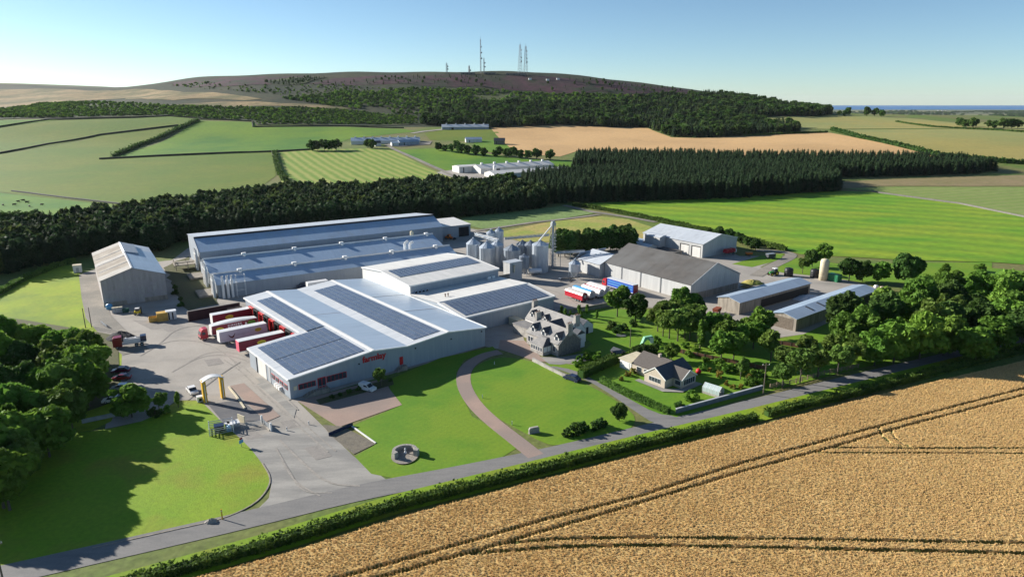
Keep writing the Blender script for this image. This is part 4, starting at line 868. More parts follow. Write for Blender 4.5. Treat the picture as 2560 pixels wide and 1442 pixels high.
MB().prism([(9.5,1.6),(9.7,3.0),(10.0,3.3),(10.3,2.6),(10.1,1.6)], 'v', -1.31, -1.28).build('print_panel', V_white, t)
t = thing('lorry_trailer', 'maroon trailer with white top and yellow oval, farthest along the docks', 'trailer', at_A(2.3, 67.6), AA, 'trailers at the loading docks')
trailer(t, 0, 11.6, V_maroon, V_white, V_white); oval(t, 5.0, 2.65, -1.29)
t = thing('retaining_wall', 'long dark brown retaining wall beyond the lorry docks', 'wall', at_A(-1.8, 78), AA)
W_dark = mat('dark_brown_wall', (0.055,0.028,0.028), (0.04,0.02,0.022), 0.6, rough=0.9)
MB().box(0, 16.2, -.15, .15, 0, 3.3).build('wall_face', W_dark, t); MB().box(-.1, 16.3, -.22, .22, 3.3, 3.5).build('coping', M_conc, t)
MB().box(-.25, .0, -.25, .25, 0, 3.4).build('end_post', W_conc, t)
MB().box(11.5, 16.2, -1.9, -1.75, 0, 2.6).build('return_wall', W_conc, t)
# tractor unit with chassis on the left
t = thing('hook_loader', 'red lorry cab with bare white hook-loader chassis at the yard edge', 'lorry', (*(-111.67,184.29), 0), 28)
c = MB().prism([(-2.2,.6),(-2.2,2.8),(-1.9,3.3),(.1,3.4),(.1,.6)], 'v', -1.2, 1.2).build('cab', V_dred, t)
MB().box(-2.26,-2.2,-1.0,1.0,1.9,2.9).build('windscreen', M_glass, c)
MB().box(.1, 6.2, -.5, .5, .8, 1.2).build('chassis', V_white, t)
for y in (-.9, .75): MB().box(.5, 6.0, y, y+.15, 1.2, 2.4).build('body_rail', V_white, t)
for x in (1.0, 3.4, 5.8): MB().box(x, x+.25, -.9, .9, 2.3, 2.5).build('cross_member', V_white, t)
MB().box(4.8, 6.3, -1.0, 1.0, 1.3, 2.9).build('tail_frame', V_dblue, t)
for x in (-1.2, 3.6, 5.0):
    for y in (-1.05, 1.05): wheel(t, x, y)
# tankers on the right
def tanker(label, u, v, L_, side, roof, stripe, end):
    t = thing('bulk_trailer', label, 'trailer', at_F(OG, AG, u, v), AG, 'bulk trailers by the brown-roofed store')
    w = 1.25
    pr = [(-w,.95),(w,.95),(w,2.7),(w*.8,3.2),(w*.35,3.5),(-w*.35,3.5),(-w*.8,3.2),(-w,2.7)]
    MB().prism(pr, 'u', 0, L_).build('body', side, t)
    MB().prism([(-w*.8,3.23),(w*.8,3.23),(w*.35,3.53),(-w*.35,3.53)], 'u', .05, L_-.05).build('roof', roof, t)
    MB().prism([(-w-.01,2.72),(-w*.8-.01,3.22),(-w*.8+.02,3.24),(-w+.02,2.74)], 'u', .02, L_-.02).build('stripe', stripe, t)
    MB().prism([(-w*.3,3.54),(w*.3,3.54),(w*.3,3.62),(-w*.3,3.62)], 'u', .4, L_-.4).build('catwalk', stripe, t)
    MB().prism([(-w,1.0),(w,1.0),(w,2.65),(w*.8,3.15),(-w*.8,3.15),(-w,2.65)], 'u', L_, L_+.08).build('rear_panel', end, t)
    hb = MB().lathe([(0,0),(.5,0),(.5,.1),(.0,.12)], 14).build('rear_hatch', M_steel, t); hb.location = (L_+.08, 0, 2.2); hb.rotation_euler = (0, R(90), 0)
    MB().box(.4, L_-.2, -.5, .5, .65, .95).build('chassis', M_dark, t)
    for k in range(3):
        for y in (-1.0, 1.0): wheel(t, L_-1.0-k*1.25, y)
    for y in (-.8, .8): MB().box(1.2, 1.35, y-.07, y+.07, 0, .9).build('landing_leg', M_steel, t)
tanker('red and white bulk trailer, nearest of the four parked by the garden trees', -29.2, -31.3, 9.3, V_red, mat('dirty_roof', (0.42,0.36,0.32), (0.34,0.29,0.26), 1.0), V_white, V_plum)
tanker('light blue topped bulk trailer beside the red and white one', -30.2, -27.1, 9.6, V_white, V_lblue, V_lblue, V_silver)
tanker('white bulk trailer with a red roof stripe, third in the parked row', -29.5, -23.2, 9.6, V_white, V_white, V_red, V_silver)
tanker('white bulk trailer with thin red lines, farthest in the parked row', -30.8, -19.4, 9.6, V_white, mat('pinkish_roof', (0.55,0.46,0.45), rough=0.5), V_white, V_silver)
t = thing('curtain_sider', 'red-cabbed lorry with blue curtain-sided trailer along the brown-roofed store', 'lorry', at_F(OG, AG, -29.3, -10.4), AG)
trailer(t, 0, 13.4, V_blue, V_white, V_dred); cab(t, -2.9)
for z in (2.1, 3.0): MB().box(.4, 13.0, -1.29, -1.26, z, z+.3).build('side_stripe', V_lblue, t)
MB().box(13.4, 13.5, -1.2, 1.2, 1.1, 4.0).build('rear_panel', V_dred, t)
t = thing('box_trailer', 'white box trailer parked beside the far end store', 'trailer', (*(-34.39,361.85), 0), -28)
trailer(t, 0, 11.5, V_white, V_white, V_white)
t = thing('box_trailer', 'white box trailer tucked between the warehouse and the nearest long shed', 'trailer', (*(-75.68,243.53), 0), 34)
trailer(t, 0, 7.5, V_white, V_white, V_white, z1=3.4)
t = thing('loader', 'small orange loader with dark bucket on the far yard', 'loader', (*(-32.29,343.1), 0), -25)
MB().prism([(-1.6,.6),(-1.6,1.5),(-.6,1.7),(-.4,2.5),(.7,2.5),(.9,1.5),(1.6,1.4),(1.6,.6)], 'v', -.9, .9).build('body', V_oran, t)
MB().box(-.35,.65,-.92,.92,1.6,2.3).build('cab_glass', M_glass, t)
MB().tube((1.4,-.7,1.3),(3.0,-.7,.7),.12).tube((1.4,.7,1.3),(3.0,.7,.7),.12).build('lift_arm', V_oran, t)
MB().prism([(2.9,.2),(3.9,.2),(3.0,1.1)], 'v', -1.1, 1.1).build('bucket', M_dark, t)
for x in (-.9, 1.0):
    for y in (-.85, .85): wheel(t, x, y, .55, .35)
def car(label, loc, ang, m, L_=4.3, van=False, group=None, name='car'):
    t = thing(name, label, 'van' if van else 'car', (*loc, 0), ang, group); w = .88; h = 1.85 if van else 1.46
    b = L_/2
    if van: pr = [(-b,.3),(-b,.95),(-b+.95,1.08),(-b+1.75,h-.1),(-b+2.1,h),(b-.1,h),(b,h-.25),(b,.3)]
    else: pr = [(-b,.3),(-b,.72),(-b+.9,.92),(b-.6,.98),(b,.9),(b,.3)]
    bd = MB().prism(pr, 'v', -w, w).build('body', m, t)
    if van:
        MB().prism([(-b+.98,1.1),(-b+1.75,h-.14),(-b+1.71,h-.11),(-b+.94,1.13)], 'v', -w+.1, w-.1).build('windscreen', M_glass, t)
        for y in (-w-.01, w-.01): MB().prism([(-b+1.3,1.15),(-b+1.85,h-.25),(-b+2.6,h-.25),(-b+2.6,1.15)], 'v', y, y+.02).build('side_window', M_glass, t)
    else:
        cb = MB().prism([(-b+.95,.92),(-b+1.7,h-.03),(-b+2.0,h),(b-1.0,h-.02),(b-.35,.97)], 'v', -w+.1, w-.1).build('cabin', M_glass, t)
        MB().prism([(-b+1.72,h-.02),(b-1.0,h-.0),(b-1.0,h+.04),(-b+1.72,h+.04)], 'v', -w+.08, w-.08).build('roof', m, cb)
        for x in (-b+2.35,): MB().box(x-.05, x+.05, -w+.09, w-.09, .95, h).build('pillar', m, cb)
    for y in (-.75, .45): MB().box(-b-.02, -b+.05, y, y+.3, .6, .75).build('headlight', V_white, t)
    for y in (-.8, .55): MB().box(b-.04, b+.02, y, y+.25, .65, .85).build('tail_light', M_red, t)
    for x in (-b+.85, b-.85):
        for y in (-w+.1, w-.1): wheel(t, x, y, .33, .22)
    return t
car('plum car parked at the yard edge under the left wood, farthest of the row', (-101.75,165.7), 12, V_plum, group='cars parked under the wood')
car('dark red car parked below the plum one at the yard edge', (-98.92,160.93), 10, V_dred, group='cars parked under the wood')
car('silver estate car parked beside the lone round tree', (-95.58,154.69), 12, V_silver, 4.6, group='cars parked under the wood')
car('white car half hidden behind the lone round tree', (-93.7,147.54), 14, V_white, group='cars parked under the wood')
car('white car standing beside the yellow-legged wash arch', (-77.39,152.79), 130, V_white)
car('small white van in the shade by the warehouse bushes', (-35.25,154.21), 152, V_white, 4.2, van=True, name='van')
car('dark blue off-roader on the drive by the stone house wall', (15.17,160.41), -42, V_dblue, 4.6)
car('dark van parked between the warehouse and the nearest long shed', (-79.16,249.53), 34, V_dblue, 4.6, van=True, name='van')
# tractor
t = thing('tractor', 'green tractor with yellow wheels standing on the farmyard', 'tractor', (*(106.01,268.26), 0), 200)
b_ = MB().prism([(.1,.9),(.1,1.75),(2.1,1.65),(2.2,.9)], 'v', -.4, .4).build('bonnet', V_green, t)
c = MB().prism([(-1.3,1.0),(-1.2,2.7),(.1,2.75),(.35,1.1)], 'v', -.75, .75).build('cab', M_glass, t)
MB().box(-1.35,.3,-.85,.85,2.75,2.95).build('cab_roof', V_white, c)
for y in (-.95, .65): MB().prism([(-1.6,1.6),(-1.1,2.0),(-.4,2.0),(.1,1.6)], 'v', y, y+.3).build('mudguard', V_green, t)
for y in (-.95, .95): wheel(t, -.75, y, .95, .5, V_yel); wheel(t, 1.7, y, .65, .4, V_yel)
MB().tube((.9,-.3,1.7),(.9,-.3,2.6),.05,n=6).build('exhaust', M_dark, t)
# forklift
t = thing('forklift', 'yellow and black telehandler in front of the left barn', 'forklift', (*(-123.69,215.51), 0), 20)
MB().box(-1.0,1.0,-.7,.7,.5,1.3).build('body', V_yel, t); c = MB().box(-.6,.5,-.6,.6,1.3,2.1).build('cab', M_glass, t)
MB().box(-.7,.6,-.68,.68,2.1,2.25).build('cab_roof', V_white, c); MB().box(1.0,1.2,-.5,.5,.2,2.6).build('mast', M_dark, t)
for y in (-.35,.35): MB().box(1.2,2.3,y-.07,y+.07,.15,.22).build('fork', M_steel, t)
for x in (-.7,.7):
    for y in (-.7,.7): wheel(t, x, y, .4, .3)
# containers and clutter before the barn
t = thing('skip', 'open yellow skip beside the yellow and white containers', 'skip', (*(-114.87,208.27), 0), 30)
mb = MB().box(-1.3,1.3,-1.1,-1.0,.1,1.5).box(-1.3,1.3,1.0,1.1,.1,1.5).box(-1.3,-1.2,-1,1,.1,1.5).box(1.2,1.3,-1,1,.1,1.5).build('side', V_skip, t)
MB().box(-1.2,1.2,-1,1,.1,.5).build('contents', M_dark, t)
for x in (-1.35,1.35): MB().box(x-.06,x+.06,-.2,.2,.8,1.1).build('lifting_lug', V_skip, t)
t = thing('container', 'yellow steel container between the open skip and the white one', 'container', (*(-112.33,209.1), 0), 30)
MB().box(-1.6,1.6,-1.25,1.25,.1,2.7).build('body', V_skip, t); MB().box(-1.65,1.65,-1.3,1.3,2.7,2.8).build('lid', V_skip, t)
for k in range(5): MB().box(-1.4+k*.6,-1.3+k*.6,-1.31,-1.25,.2,2.6).build('rib', V_skip, t)
t = thing('container', 'white steel container with dark door slots beside the yellow one', 'container', (*(-110.3,210.77), 0), 30)
MB().box(-1.5,1.5,-1.2,1.2,.1,2.8).build('body', V_white, t); MB().box(-1.55,1.55,-1.25,1.25,2.8,2.9).build('lid', V_white, t)
for k in range(2): MB().box(-.9+k*1.1,-.5+k*1.1,-1.24,-1.2,.2,2.5).build('door_slot', M_dark, t)
t = thing('pallet_cages', 'stacked grey pallet cages at the foot of the stained barn gable', 'cage', (*(-131.42,217.28), 0), 25)
for k in range(3):
    MB().box(-1.5+k*1.05,-.55+k*1.05,-.5,.5,.15,1.9).build('cage', M_gtrim, t); MB().box(-1.52+k*1.05,-.53+k*1.05,-.52,.52,1.9,2.0).build('cage_lid', M_cream, t)
t = thing('water_tank', 'pale blue tank against the left corner of the stained barn', 'tank', (*(-136.41,221.36), 0), 0)
MB().lathe([(0,0),(1.0,0),(1.0,1.5),(.8,1.8),(.2,2.0),(.2,2.1),(0,2.1)], 16).build('shell', V_lblue, t, smooth=True); MB().lathe([(.2,2.05),(.25,2.15),(0,2.2)], 10).build('cap', M_dark, t)
t = thing('wheeled_bin', 'dark green wheeled bin in the shade of the stained barn', 'bin', (*(-128.87,217.72), 0), 20)
MB().box(-.9,.9,-.6,.6,.2,1.2).build('body', mat('bin_green', (0.012,0.07,0.05), rough=0.5), t); MB().prism([(-.65,1.2),(.65,1.2),(.5,1.45),(-.5,1.4)], 'u', -.95, .95).build('lid', MATS['bin_green'], t)
for x in (-.7,.7): wheel(t, x, -.4, .15, .1)
t = thing('site_cabin', 'small cream cabin at the far left corner of the meadow', 'cabin', (*(-179.16,273.63), 0), 30)
MB().box(-1.5,1.5,-1.4,1.4,.1,3.0).build('body', V_white, t); MB().box(-1.6,1.6,-1.5,1.5,3.0,3.15).build('roof', M_cream, t); MB().box(-.5,.5,-1.43,-1.4,.2,2.1).build('door', M_gtrim, t)
def heap(name, label, cat, loc, r, h, m, sx=1.0, rz=0, seed=0):
    rr = random.Random(seed); n = 22; V = []; Fc = []
    rings = [(1.0,0.0),(.82,.28),(.6,.6),(.34,.88),(.12,1.0)]
    for a, z in rings:
        for i in range(n): q = 2*math.pi*i/n; k = a*r*rr.uniform(.86,1.12); V.append((k*sx*math.cos(q), k*math.sin(q), h*z*rr.uniform(.85,1.1) if z else -.05))
    for j in range(len(rings)-1):
        for i in range(n): Fc.append((j*n+i, j*n+(i+1)%n, (j+1)*n+(i+1)%n, (j+1)*n+i))
    Fc.append(tuple((len(rings)-1)*n+i for i in range(n)))
    o = obj(name, raw(name, V, Fc, m), None, (loc[0], loc[1], tzf(*loc)), rz); props(o, label, cat); return o
M_coal = mat('dark_aggregate', (0.04,0.04,0.045), (0.03,0.03,0.033), 2.0, rough=0.95, bump=0.6)
heap('aggregate_heap', 'dark grey heap of aggregate at the yard edge behind the hook loader', 'heap', (-116.36,192.17), 3.6, 2.0, M_coal, 1.5, -35, 2)
heap('straw_heap', 'small tan heap of straw beside the brown-roofed store', 'heap', (92.98,255.64), 3.2, 1.4, M_straw, 1.5, 20, 3)
heap('grain_heap', 'low orange-brown heap by the blue-grey cattle shed', 'heap', (89.16,249.75), 2.2, 1.0, M_tan, 1.3, 0, 4)
heap('rubble_heap', 'pale heap of sheeting between the two low sheds', 'heap', (105.76,235.02), 4.0, 1.0, mat('white_sheeting', (0.60,0.62,0.64), (0.45,0.48,0.52), 0.8, rough=0.4), 1.6, 30, 5)
t = thing('barrier', 'blue-grey barrier rail along the meadow edge', 'barrier', (*(-127.97,203.42), 0), -45)
for k in range(4): MB().box(-3+k*2-.06,-3+k*2+.06,-.06,.06,0,1.0).build('post', M_steel, t)
for z in (.5,.85): MB().box(-3.2,3.2,-.04,.04,z,z+.18).build('rail', V_silver, t)
# poles
def pole(label, loc, h, arm=True, group=None, cat='pole'):
    t = thing('utility_pole', label, cat, (*loc, tzf(*loc)), rng.uniform(0, 90), group)
    MB().tube((0,0,-.2),(0,0,h),.14,.10,8).build('post', M_postw, t)
    if arm:
        a = MB().box(-.9,.9,-.06,.06,h-.6,h-.48).build('cross_arm', M_postw, t)
        for x in (-.8,0,.8): MB().lathe([(.05,h-.48),(.08,h-.4),(.05,h-.2)],8,x).build('insulator', V_white, a)
pole('bare dark pole at the meadow edge, left of a pair', (-132.56,201.46), 6.5, False, 'pair of poles by the meadow')
pole('bare dark pole at the meadow edge, right of a pair', (-131.16,202.24), 6.5, False, 'pair of poles by the meadow')
pole('wooden pole at the lower left corner beside the road', (-74.8,85.44), 6.5)
pole('wooden pole beside the garden wall and fence', (60.49,151.85), 8.0)
pole('wooden pole among the garden trees behind the bungalow', (33.82,184.29), 6, False)
# wash arch
t = thing('wash_arch', 'white arched canopy on two yellow legs over the yard entrance', 'gantry', (*(-70.23,148.43), 0), 39)
M_ylw = mat('arch_yellow', (0.72,0.42,0.035), (0.64,0.36,0.03), 1.2, rough=0.5)
for x in (-2.0, 2.0):
    l = MB().box(x-.42,x+.42,-.55,.55,.1,5.6).build('leg', M_ylw, t)
    MB().box(x-.08,x+.08,-.74,-.70,.3,4.8).build('leg_stripe', V_white, l)
    MB().box(x-.5,x+.5,-.95,.95,0,.14).build('foot', M_conc, l)
n = 10
arc = [(-2.5+5.0*i/n, 5.45+.8*math.sin(math.pi*i/n)) for i in range(n+1)]
MB().prism(arc[::-1]+[(p[0]*.97, p[1]-.16) for p in arc], 'v', -1.0, 1.0).build('canopy', V_white, t)
for k in range(5): MB().tube((-1.4+k*.7,0,5.45+.75*math.sin(math.pi*(k+1)/6)-.2),(-1.4+k*.7,0,5.2),.04,n=6).build('spray_nozzle', M_steel, t)
t = thing('pump_box', 'white pump cabinet at the foot of the yellow-legged arch', 'cabinet', (*(-73.24,147.76), 0), 30)
MB().box(-.7,.7,-.6,.6,.1,1.3).build('body', V_white, t); MB().box(-.75,.75,-.65,.65,1.3,1.4).build('lid', V_white, t); MB().box(-.3,.3,-.63,-.6,.3,1.0).build('door', M_dark, t)
# kerb walls, gate compound
def lowwall(name, label, pts, w, h, m, cat='wall', cop=None, group=None, seg=8.0, base=0.0):
    """wall following a polyline, its base on the ground"""
    q = []
    for a, b in zip(pts, pts[1:]):
        d = math.hypot(b[0]-a[0], b[1]-a[1]); k = max(1, int(d/seg)); q += [(a[0]+(b[0]-a[0])*i/k, a[1]+(b[1]-a[1])*i/k) for i in range(k)]
    q.append(pts[-1]); o = q[0]; z0 = tzf(*o)
    t = thing(name, label, cat, (o[0], o[1], z0), 0, group)
    rb = ribbon_pts(q, w); n = len(q); V = []
    for i in range(n):
        for side in (rb[i], rb[2*n-1-i]):
            g = tzf(*q[i])-z0
            V += [(side[0]-o[0], side[1]-o[1], g-.3), (side[0]-o[0], side[1]-o[1], g+h*(1+(rng.uniform(-.06,.06) if h > .4 else 0)))]
    Fc = [(0,1,3,2), (4*n-4,4*n-2,4*n-1,4*n-3)]
    for i in range(n-1):
        b = 4*i; Fc += [(b,b+4,b+5,b+1), (b+2,b+3,b+7,b+6), (b+1,b+5,b+7,b+3)]
    obj('wall_body', raw('wall_body', V, Fc, m), t)
    if cop:
        rb = ribbon_pts(q, w+.12); V = []
        for i in range(n):
            for side in (rb[i], rb[2*n-1-i]):
                g = tzf(*q[i])-z0+h; V += [(side[0]-o[0], side[1]-o[1], g), (side[0]-o[0], side[1]-o[1], g+.12)]
        Fc2 = Fc+[(b+2, b+6, b+4, b) for b in range(0, 4*(n-1), 4)]
        obj('coping', raw('coping', V, Fc2, cop), t)
    return t
lowwall('kerb', 'dark kerb round the front lawn beside the road', chaikin([(-66.28,93.09),(-60.64,95.54),(-54.8,98.21),(-48.63,100.9),(-44.86,105.41),(-44.35,110.68),(-45.45,114.55),(-48.62,119.26)], 2, False), .25, .14, W_conc, 'kerb')
lowwall('kerb', 'narrow pale kerb between the lanes of the yard entrance', [(-63.96,162.49),(-48.86,143.02)], .3, .13, M_conc, 'kerb')
lowwall('barrier_wall', 'low broken wall of blocks beside the wash arch', [(-69.82,155.9),(-66.01,150.69),(-61.25,143.65)], .35, .35, M_cream, 'wall')
lowwall('kerb', 'white kerb along the sett-paved ramp by the centre lawn', [(-34.69,134.86),(-28.12,127.32)], .3, .2, M_trim, 'kerb')
lowwall('gate_rail', 'dark blue sliding gate folded beside the sett ramp', [(-38.58,130.46),(-34.6,135.24)], .12, .8, V_dblue, 'gate')
lowwall('garden_wall', 'grey garden wall below the greenhouse along the verge', [(37.06,141.36),(44.47,145.35),(61.12,154.45)], .35, 1.1, mat('grey_block_wall', (0.19,0.21,0.225), (0.14,0.155,0.17), 0.8, rough=0.9), 'wall', M_gtrim)
lowwall('stone_wall', 'low stone wall between the drive and the stone farmhouse', [(5.65,173.65),(9.49,167.91),(13.78,161.97)], .5, .9, M_stone, 'wall')
lowwall('garden_wall', 'grey wall behind the young garden trees at the tanker yard', [(15.18,215.07),(25.62,219.98),(36.02,226.55)], .4, 1.6, W_conc, 'wall')
lowwall('stone_wall', 'low grey wall at the edge of the left wood and lawn', [(-94.16,136.39),(-88.02,140.34),(-86.21,141.98)], .4, .9, M_steel, 'wall')
t = thing('gate_compound', 'fenced metal compound with machinery beside the entrance gate', 'compound', (*(-62.1,133.18), 0), 25)
for (x0,x1,y0,y1) in ((-2.6,2.2,-2.0,-1.9),(-2.6,-2.5,-2,2.2),(-2.6,2.2,2.1,2.2),(2.1,2.2,-2,2.2)): [MB().box(x0,x1,y0,y1,z_,z_+.12).build('rail', V_silver, t) for z_ in (.25,.65,1.05,1.45)]
MB().box(-1.5,.3,-.8,.8,.0,1.3).build('generator', M_dark, t); MB().box(-1.6,.4,-.9,.9,1.3,1.45).build('generator_lid', V_dblue, t)
MB().lathe([(0,0),(.5,0),(.5,1.1),(.2,1.3),(0,1.3)],14,1.3,-1.0).build('barrel', V_lblue, t)
MB().box(.6,1.6,.4,1.6,0,1.1).build('crate', V_white, t)
for x in (-2.55,2.15):
    for y in (-1.95,2.15): MB().box(x-.08,x+.08,y-.08,y+.08,0,1.7).build('post', V_white, t)
t = thing('cabinet', 'white flat-topped cabinet beside the metal compound', 'cabinet', (*(-60.36,134.86), 0), 35)
MB().box(-1.1,1.1,-.9,.9,.1,1.0).build('body', M_steel, t); MB().box(-1.2,1.2,-1.0,1.0,1.0,1.1).build('lid', V_white, t)
t = thing('notice_panel', 'upright cream panel standing in the yard entrance', 'panel', (*(-59.36,136.78), 0), 145)
MB().box(-1.2,1.2,-.12,.12,.1,1.8).build('panel', M_cream, t); MB().box(-1.0,1.0,-.25,.25,0,.1).build('foot', W_conc, t)
t = thing('gate', 'grey sliding gate between posts across the entrance', 'gate', (*(-54.74,136.39), 0), -48)
for x in (0, 4.8): MB().box(x-.18,x+.18,-.18,.18,0,1.9).build('post', V_white, t)
MB().box(.2,4.6,-.35,.35,.05,.35).build('track', M_conc, t); MB().box(.2,4.6,-.06,.06,.35,1.2).build('leaf', M_steel, t)
t = thing('gate', 'open bar gate leading from the metal compound to the post', 'gate', (*(-60.39,133.18), 0), 20)
for z in (.3,.6,.9,1.2): MB().box(0,6.6,-.04,.04,z,z+.08).build('bar', M_steel, t)
for x in (0,3.3,6.6): MB().box(x-.06,x+.06,-.06,.06,0,1.35).build('post', M_steel, t)
t = thing('road_sign', 'small blue sign with red top on the lawn edge at the entrance', 'sign', (*(-55.17,125.8), 0), 60)
MB().tube((0,0,0),(0,0,2.2),.05,n=6).build('post', M_steel, t); MB().box(-.5,.5,-.08,-.04,.9,1.6).build('sign_board', V_lblue, t); MB().box(-.35,.35,-.08,-.04,1.65,2.1).build('sign_board', V_dred, t)
for k, (x, y) in enumerate(((772,1061),(717,1076))):
    t = thing('bollard', ('pale bollard on the entrance apron nearer the warehouse' if k == 0 else 'pale bollard on the entrance apron nearer the gate'), 'bollard', (*P(x,y), 0)) if False else None
t = thing('bollard', 'pale bollard on the entrance apron nearer the forecourt', 'bollard', (*(-44.33,135.81), 0)); MB().lathe([(.12,0),(.12,.8),(0,.9)],10).build('post', M_trim, t); MB().lathe([(.13,.5),(.13,.62)],10).build('band', M_dark, t)
t = thing('bollard', 'pale bollard on the entrance apron nearer the sliding gate', 'bollard', (*(-48.23,133), 0)); MB().lathe([(.12,0),(.12,.8),(0,.9)],10).build('post', M_trim, t); MB().lathe([(.13,.5),(.13,.62)],10).build('band', M_dark, t)
t = thing('post', 'yellow marker post beside the boulder on the front lawn', 'post', (*(-48.85,100.78), 0)); MB().tube((0,0,0),(0,0,2.0),.12,.1,8).build('shaft', M_ylw, t); MB().lathe([(.13,1.6),(.13,1.75)],8).build('band', M_trim, t)
heap('boulder', 'pale grey boulder on the lawn by the road', 'boulder', (-50.4,99.99), .8, .7, M_conc, 1.5, 20, 9)
for k, p in enumerate([(-4.71,171.02),(-7.03,149.55),(0,135.62),(-8.31,148.43)]):
    if k == 3: continue
    t = thing('marker_post', ('small white post at the top of the curved path', 'small white post at the middle of the curved path', 'small white post low down the curved path')[k], 'post', (*p, 0)); MB().box(-.08,.08,-.08,.08,0,.9).build('shaft', V_white, t); MB().box(-.09,.09,-.09,.09,.8,.88).build('band', M_dark, t)
# stone feature on the lawn
fx_, fy_ = (-21.27,122.37)
drape('gravel_circle', [(fx_+2.7*math.cos(2*math.pi*i/24), fy_+2.7*math.sin(2*math.pi*i/24)*1.25-.3) for i in range(24)], M_gravel, 0)
t = thing('stone_feature', 'curved stone seat wall with a pale ornament on the centre lawn', 'monument', (fx_, fy_, 0), 15)
for k in range(13):
    a = R(-20+k*18.5); MB().box(-.33,.33,-.28,.28,0,1.15).build('stone', M_stone, t, (2.2*math.cos(a), .4+2.0*math.sin(a), 0), -20+k*18.5+90)
for a in (-32, 214): MB().box(-.45,.45,-.45,.45,0,1.5).build('pier', M_stone, t, (2.5*math.cos(R(a)), .4+2.2*math.sin(R(a)), 0), a)
MB().lathe([(.35,0),(.3,.4),(.12,.7),(.2,1.0),(.1,1.35),(0,1.4)],12).build('ornament', V_white, t, (.1,.6,0))
MB().lathe([(0,.1),(1.2,.1),(1.2,.2),(0,.2)],18).build('basin', M_slated, t, (.0,.5,0))
rs = random.Random(5)
for k in range(11): MB().lathe([(0,0),(.22,.03),(.2,.2),(0,.27)],7).build('rock', M_stone, t, (rs.uniform(-1.6,1.8), rs.uniform(-2.2,-.6), 0), rs.uniform(0,90))
t = thing('name_stone', 'upright grey granite name stone on the lawn near the road junction', 'sign', (*(4.68,131.9), 0), 20)
MB().prism([(-1.1,0),(-1.2,1.0),(-.9,1.4),(.9,1.45),(1.15,1.1),(1.1,0)], 'v', -.25, .25).build('slab', M_stone, t); MB().box(-1.3,1.3,-.4,.4,0,.1).build('base', W_conc, t)
# ---------------------------------------------------------------- silos and conveyor
def silo(label, loc, r, h, cone, m, legs=False, name='silo', ribs=True):
    t = thing(name, label, 'silo', (*loc, 0), 0, 'grain silos')
    z0 = 3.2 if legs else 0.0; r *= 1.14; h *= 1.05
    prof = []; n = int((h-z0)/.55)
    for i in range(n+1): z = z0+(h-z0)*i/n; prof += [(r, z), (r+.05, z+.22*(h-z0)/n)] if ribs else [(r, z)]
    prof[-1] = (r, h)
    s = MB().lathe(prof, 24).build('shell', m, t); smooth_by(s, 50)
    k = MB().lathe([(r+.12,h-.05),(r+.12,h+.02),(.35,h+cone),(.35,h+cone+.35),(0,h+cone+.4)], 24).build('roof_cone', m, t)
    rb = MB()
    for i in range(12):
        a = 2*math.pi*i/12; rb.tube(((r+.1)*math.cos(a),(r+.1)*math.sin(a),h+.05),(.35*math.cos(a),.35*math.sin(a),h+cone+.05),.05,n=4)
    rb.build('roof_rib', M_galvd, k)
    vr = MB()
    for i in range(12):
        a = 2*math.pi*(i+.5)/12; vr.tube((r*1.02*math.cos(a),r*1.02*math.sin(a),z0),(r*1.02*math.cos(a),r*1.02*math.sin(a),h),.06,n=4)
    vr.build('stiffener', m, t)
    if legs:
        MB().lathe([(r,z0),(.25,.9),(.25,.5)], 24).build('hopper', m, t)
        for i in range(6):
            a = 2*math.pi*i/6; MB().tube((r*math.cos(a),r*math.sin(a),0),(r*math.cos(a),r*math.sin(a),z0+.3),.08,n=5).build('leg', M_galvd, t)
    ld = MB(); a = -1.9
    for d_ in (-.22,.22): ld.tube((r*1.06*math.cos(a)+d_, r*1.06*math.sin(a)-.1, .3),(r*1.06*math.cos(a)+d_, r*1.06*math.sin(a)-.1, h),.04,n=4)
    for i in range(int(h/.9)): ld.tube((r*1.06*math.cos(a)-.22, r*1.06*math.sin(a)-.1, .6+i*.9),(r*1.06*math.cos(a)+.22, r*1.06*math.sin(a)-.1, .6+i*.9),.03,n=4)
    ld.build('ladder', M_steel, t)
    return t
silo('bright galvanised silo at the left end of the silo group', (-16.55,286.49), 2.6, 9.0, 2.2, M_galv)
silo('bright galvanised silo in front, second from the left of the silo group', (-10.48,280.64), 2.9, 8.6, 2.4, M_galv)
silo('bright galvanised silo just right of the front left one', (-6.32,283.54), 2.4, 9.0, 2.0, M_galv)
silo('tall silo with domed cap behind the left silos, left of two', (-9.12,291.81), 1.7, 12.5, 1.2, M_galv, True)
silo('tall silo with domed cap behind the left silos, right of two', (-5.61,291.81), 1.7, 13.2, 1.3, M_galv, True)
silo('ribbed grey silo in the middle of the group beside the hopper building', (0,276.39), 3.05, 8.6, 1.9, M_galvd)
silo('dull silo behind the grey hopper tank', (4.48,286.49), 2.4, 8.6, 1.6, M_galvd)
silo('dull silo squeezed behind the right-hand ribbed silo', (7.89,285.01), 2.4, 8.8, 1.6, M_galvd)
silo('ribbed silo at the right end beside the elevator tower', (11.61,275.01), 2.95, 10.8, 1.6, M_galv)
silo('small grey hopper tank on legs in front of the silos', (4.86,268.26), 1.75, 7.4, .8, M_galvd, True, 'hopper_tank', False)
silo('pale shiny bin beside the left end of the lower barn', (24.77,262.44), 2.0, 6.0, 1.5, M_galv, True)
t = thing('tank', 'white horizontal tank lying at the foot of the silos', 'tank', (*(9.28,269.58), 0), 12)
b_ = MB().lathe([(0,-2.9),(.8,-2.8),(1.1,-2.4),(1.1,2.4),(.8,2.8),(0,2.9)], 16).build('shell', V_white, t, smooth=True); b_.rotation_euler = (0, R(90), 0); b_.location = (0,0,1.5)
